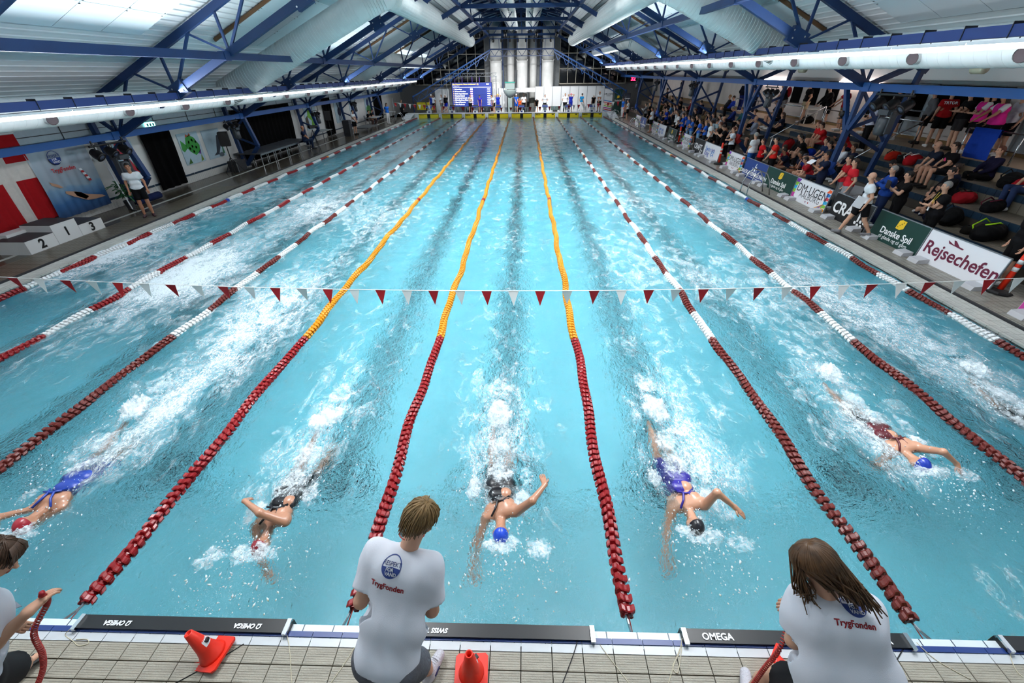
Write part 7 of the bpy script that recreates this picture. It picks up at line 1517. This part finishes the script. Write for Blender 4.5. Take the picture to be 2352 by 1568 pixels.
# ---------------------------------------------------------------- swimmers
suitm = {n: mat('suit_'+n, c, .35, spec=.6) for n, c in dict(black='0C0D14', purple='2A1E8C', red='5A1420', blue='1E3FA0').items()}
wet = mat('skin_wet', 'B8856A', .28, spec=.6); wet2 = mat('skin_wet_light', 'C89478', .28, spec=.6)
def swimmer(label, hpx, fpx, suit, cap, capname, armR=None, armL=None, skin=wet, hz=.03, strap=True, z0=-.04, roll=0):
    head = at(hpx[0], hpx[1], 2, hz); foot = at(fpx[0], fpx[1], 2, -.05); a = unit((head-foot)*V(1, 1, 0)); X = np.cross(a, V(0, 0, 1)); X = unit(X)
    J = {}; D_ = lambda l, z, s=0: head*V(1, 1, 0)-a*l+V(0, 0, z+z0)+X*s
    J['head'] = head+V(0, 0, z0*.5); J['neck'] = D_(.17, .01); J['chest'] = D_(.33, .0); J['waist'] = D_(.52, -.03); J['pel'] = D_(.68, -.05); J['u'] = a; J['f'] = V(0, 0, -1); J['hu'] = a; J['hf'] = unit(V(0, 0, -1)+a*.35)
    r_ = roll; J['sR'] = D_(.22, -.01+.10*r_, .18); J['sL'] = D_(.22, -.01-.10*r_, -.18); J['hR'] = D_(.69, -.06, .09); J['hL'] = D_(.69, -.06, -.09)
    J['kR'] = D_(1.12, -.14, .11); J['kL'] = D_(1.12, -.20, -.11); J['aR'] = D_(1.50, -.05, .10); J['aL'] = D_(1.50, -.30, -.10); J['tR'] = D_(1.68, -.04, .10); J['tL'] = D_(1.68, -.36, -.10)
    for k, ar, s in (('R', armR, 1), ('L', armL, -1)):
        if ar is None: J['e'+k] = J['s'+k]+a*.22+X*s*.06+V(0, 0, -.12); J['w'+k] = J['e'+k]+a*.2+V(0, 0, -.08)
        elif ar[0] == 'u': J['w'+k] = at(ar[1], ar[2], 2, ar[3]); J['e'+k], J['w'+k] = ik(J['s'+k], J['w'+k], .28, .25, X*s+V(0, 0, .2)); 
        else: J['s'+k] = J['s'+k]+V(0, 0, .07); J['e'+k] = reach(J['s'+k], ar[0][0], ar[0][1], .28); J['w'+k] = reach(J['e'+k], ar[1][0], ar[1][1], .25, ar[3] if len(ar) > 3 else False); tip = reach(J['w'+k], ar[2][0], ar[2][1], .17, False); J['hd'+k] = unit(tip-J['w'+k])
    t = thing('person', label, 'person'); P = body_prims(J, 1.0, hand=False); hp_, g, R = head_prims(J['head'], J['hu'], J['hf']); ex = MB()
    for k, s in (('R', 1), ('L', -1)):
        hd = J.get('hd'+k, unit(J['w'+k]-J['e'+k])); up = V(0, 0, 1) if abs(hd[2]) < .9 else V(0, 1, 0); up = unit(up-hd*np.dot(up, hd)); sd = unit(np.cross(up, hd))*s; w = J['w'+k]
        for o in (.024, .008, -.008, -.024): P.append(('c', w+hd*.01+sd*o*.6, w+hd*.085+sd*o, .015, .0125))
        fingers(ex, w, hd, up, sd, n=7, r=.009, curl=.25)
    obj('body', sdf_mesh('body', P+hp_, .012, .025, extra=ex), [skin, eye_m, lip_m], t)
    Q_ = [('c', J['pel']-X*.075, J['pel']+X*.075, .118, .118), ('c', J['waist']-X*.06, J['waist']+X*.06, .108, .106)]
    for k in 'RL': Q_.append(('c', J['h'+k], J['h'+k]*.35+J['k'+k]*.65, .10, .078))
    top = D_(.44, 0); obj('swimsuit', sdf_mesh('swimsuit', Q_, .014, .03, lambda Q, d: np.maximum(d, (Q-top)@a)), suitm[suit], t)
    b = MB(); bz = V(0, 0, .118)
    for s in (-1, 1): b.tube([D_(.44, .085, s*.10), D_(.36, .122, s*.03), D_(.28, .112, s*.05), D_(.19, .075, s*.10)], [.014, .016, .013, .012], 6)
    b.tube([D_(.38, .12, -.10), D_(.355, .125, 0), D_(.38, .12, .10)], .012, 6); b.build('strap', suitm[suit], t, True)
    hu, hf = J['hu'], J['hf']; x = np.cross(hf, hu); cm = mat('cap_'+capname, cap, .3, spec=.6); o = obj('cap', hair_mesh('swimcap', .010, 1.05), cm, t)
    o.matrix_local = Matrix([[x[0], hf[0], hu[0], J['head'][0]], [x[1], hf[1], hu[1], J['head'][1]], [x[2], hf[2], hu[2], J['head'][2]], [0, 0, 0, 1]])
    if capname == 'blue_logo':
        c = J['head']+V(0, 0, .108)
        for rr, dx, dy in ((.035, 0, 0), (.035, .028, .02), (.012, .014, .01)): q = MB().tube([c+V(dx+rr*math.cos(w_), dy+rr*math.sin(w_), -.9*((dx+rr*math.cos(w_))**2+(dy+rr*math.sin(w_))**2)/.1*.6) for w_ in np.linspace(0, 5.2 if rr > .02 else 6.3, 14)], .0035, 5).build('cap_emblem', wt, t)
    return J, a, X
SWM = []
SWM.append(swimmer('swimmer in a red and black cap and blue suit far left in the water', (61, 1200), (340, 935), 'blue', 'A02030', 'red_black', ('u', -10, 1230, -.05), ('u', 20, 1250, -.2)))
SWM.append(swimmer('swimmer in black suit beside the man in grey shorts, arm bent over the water', (600, 1250), (755, 975), 'black', '8C1C28', 'dark_red', ('u', 634, 1370, -.38), ((546, 1160), (562, 1150), (574, 1143)), roll=-.3, hz=-.03))
SWM[-1] = SWM[-1]
SWM.append(swimmer('swimmer in royal blue cap and black suit in the centre lane, arm stretched back', (1150, 1222), (1148, 985), 'black', '1C48C8', 'royal', ('u', 1084, 1360, -.4), ((1222, 1150), (1252, 1113), (1243, 1087)), roll=-.4))
SWM.append(swimmer('swimmer in black and red cap and violet suit with bent arm above the water', (1597, 1203), (1505, 965), 'purple', '16141C', 'black_red', ('u', 1526, 1315, -.4), ((1647, 1131), (1686, 1163), (1714, 1188)), roll=-.4, skin=wet2))
SWM.append(swimmer('swimmer in blue cap with white emblem, arm arching over the water on the right', (2112, 1062), (1905, 880), 'red', '1838A8', 'blue_logo', ('u', 2041, 1085, -.3), ((2166, 1037), (2197, 1064), (2211, 1096)), roll=-.3, skin=wet2))
SWM.append(swimmer('swimmer mostly out of view at the right edge, only kicking legs in the foam', (2480, 1045), (2250, 880), 'black', '1A1A20', 'black_plain', None, None))
# ---------------------------------------------------------------- splashes
import mathutils.noise as mnz
fm_ = D.materials.new('foam'); fm_.use_nodes = True; nt = fm_.node_tree; pb = nt.nodes['Principled BSDF']; pb.inputs['Base Color'].default_value = (.70, .78, .82, 1); pb.inputs['Roughness'].default_value = .35
tc = nt.nodes.new('ShaderNodeTexCoord'); nz = nt.nodes.new('ShaderNodeTexNoise'); nz.inputs['Scale'].default_value = 15; nz.inputs['Detail'].default_value = 9; nz.inputs['Roughness'].default_value = .86; nz.inputs['Distortion'].default_value = .6; nt.links.new(tc.outputs['Object'], nz.inputs['Vector'])
aa = nt.nodes.new('ShaderNodeAttribute'); aa.attribute_name = 'dens'; m1 = nt.nodes.new('ShaderNodeMath'); m1.operation = 'ADD'; nt.links.new(nz.outputs['Fac'], m1.inputs[0]); nt.links.new(aa.outputs['Fac'], m1.inputs[1])
m2 = nt.nodes.new('ShaderNodeMapRange'); m2.inputs[1].default_value = .97; m2.inputs[2].default_value = 1.24; nt.links.new(m1.outputs[0], m2.inputs[0]); nt.links.new(m2.outputs[0], pb.inputs['Alpha'])
drop_m = mat('water_drop', 'DCE8EE', .08, spec=.9)
def patch(b, dens, c, a, X, L, W, H, seed, peak=.5, base=.02, dn=.62, step=.022):
    n, m = max(6, int(L/step)), max(5, int(W/step)); v = []; off = len(b.v)
    for i in range(n+1):
        for j in range(m+1):
            u, w = i/n, j/m*2-1; wob = .35*mnz.noise(Vector((u*4, w*2, seed))); en = max(0, 1-abs(w+wob)**2.2)*max(0, 1-abs(u-peak)/(peak if u < peak else 1-peak))**.75
            p = c-a*((u-.5)*L)+X*(w*W/2); k = mnz.fractal(Vector((p[0]*5.5, p[1]*5.5, seed)), .7, 2.1, 4); k2 = mnz.noise(Vector((p[0]*19, p[1]*19, seed+5)))
            h = base+H*en*(.42+.65*k+.28*abs(k2)); jit = .018*en
            v.append((p[0]+jit*k2*2, p[1]+jit*k*1.5, h if en > .02 else base*.5)); dens.append(dn*min(1, en*1.25)+.10*k*en if en > .02 else 0)
    b.add(v, [(i*(m+1)+j, i*(m+1)+j+1, (i+1)*(m+1)+j+1, (i+1)*(m+1)+j) for i in range(n) for j in range(m)])
def splash(label, parts, drops, seed):
    rng = np.random.RandomState(seed); b = MB(); dens = []
    for i, (c, a, X, L, W, H, peak, dn) in enumerate(parts):
        patch(b, dens, c, a, X, L, W, H, seed*3+i, peak, dn=dn); patch(b, dens, c+V(.01, .02, 0), a, X, L*.9, W*.85, H*1.25, seed*3+i+40, peak, dn=dn*.82)
    me = b.mesh('foam', True); at_ = me.attributes.new('dens', 'FLOAT', 'POINT'); at_.data.foreach_set('value', dens)
    t = thing('water_splash', label, 'splash', (0, 0, 0), 0, 'white splashes round the swimmers'); obj('foam', me, fm_, t, kind='stuff'); d = MB()
    for (c, sx, sy, hz, n, vx, vy) in drops:
        for _ in range(n):
            r = rng.exponential(.0028)+.0018; r = min(r, .012); p = V(c[0]+rng.randn()*sx, c[1]+rng.randn()*sy, abs(rng.randn())*hz+.015); s = rng.uniform(1, 2.4); dv = unit(V(vx+rng.randn()*.6, vy+rng.randn()*.6, rng.randn()*.6)); 
            _, s1, u1 = frame(dv); P_ = [p+dv*r*s, p-dv*r*s]+[p+(s1*math.cos(q)+u1*math.sin(q))*r for q in (0, PI/2, PI, 1.5*PI)]
            d.add(P_, [(0, 2, 3), (0, 3, 4), (0, 4, 5), (0, 5, 2), (1, 3, 2), (1, 4, 3), (1, 5, 4), (1, 2, 5)])
    obj('droplets', d.mesh('droplets', True), drop_m, t, kind='stuff'); return t
names = ['far left swimmer', 'swimmer left of the man in grey shorts', 'centre lane swimmer', 'swimmer in the violet suit', 'swimmer in the emblem cap', 'swimmer leaving the frame at the right']
for i, (J, a, X) in enumerate(SWM):
    ft = J['tR']*.5+J['tL']*.5; ft[2] = 0; hd = J['head']*V(1, 1, 0); hip = J['pel']*V(1, 1, 0); sh_ = J['chest']*V(1, 1, 0); side = -1 if i in (1,) else 1
    parts = [(ft-a*.12, a, X, 1.1, .58, .22, .5, .68), (ft-a*.85, a, X, 1.1, .62, .07, .35, .55), (ft+a*.5, a, X, .95, .46, .08, .5, .57), (hip-a*.12, a, X, .8, .52, .07, .5, .56),
        (hd+a*.14, a, X, .55, .72, .08, .5, .60), (sh_-X*side*.24, a, X, .75, .30, .09, .5, .62), (hip+X*side*.30+a*.1, a, X, .8, .30, .12, .5, .58), (hip-X*side*.32, a, X, .9, .25, .05, .5, .52), (hd+a*.2-X*side*.4, a, X, .6, .5, .05, .5, .55)]
    if i == 0: parts = parts[:5]+[(hd+a*.3, a, X, .8, .8, .10, .5, .55), (sh_+X*.25, a, X, .8, .3, .12, .5, .5)]
    drops = [(ft-a*.2, .2, .3, .12, 260, 0, 1), (hd+a*.15, .28, .22, .07, 320, a[0], a[1]), (hip+X*side*.3, .15, .2, .12, 150, 0, -1), (hd+a*.5, .3, .25, .03, 200, a[0], a[1]), (sh_, .4, .6, .03, 200, 0, 1)]
    splash('white splash and foam around the '+names[i], parts, drops, 11+i)
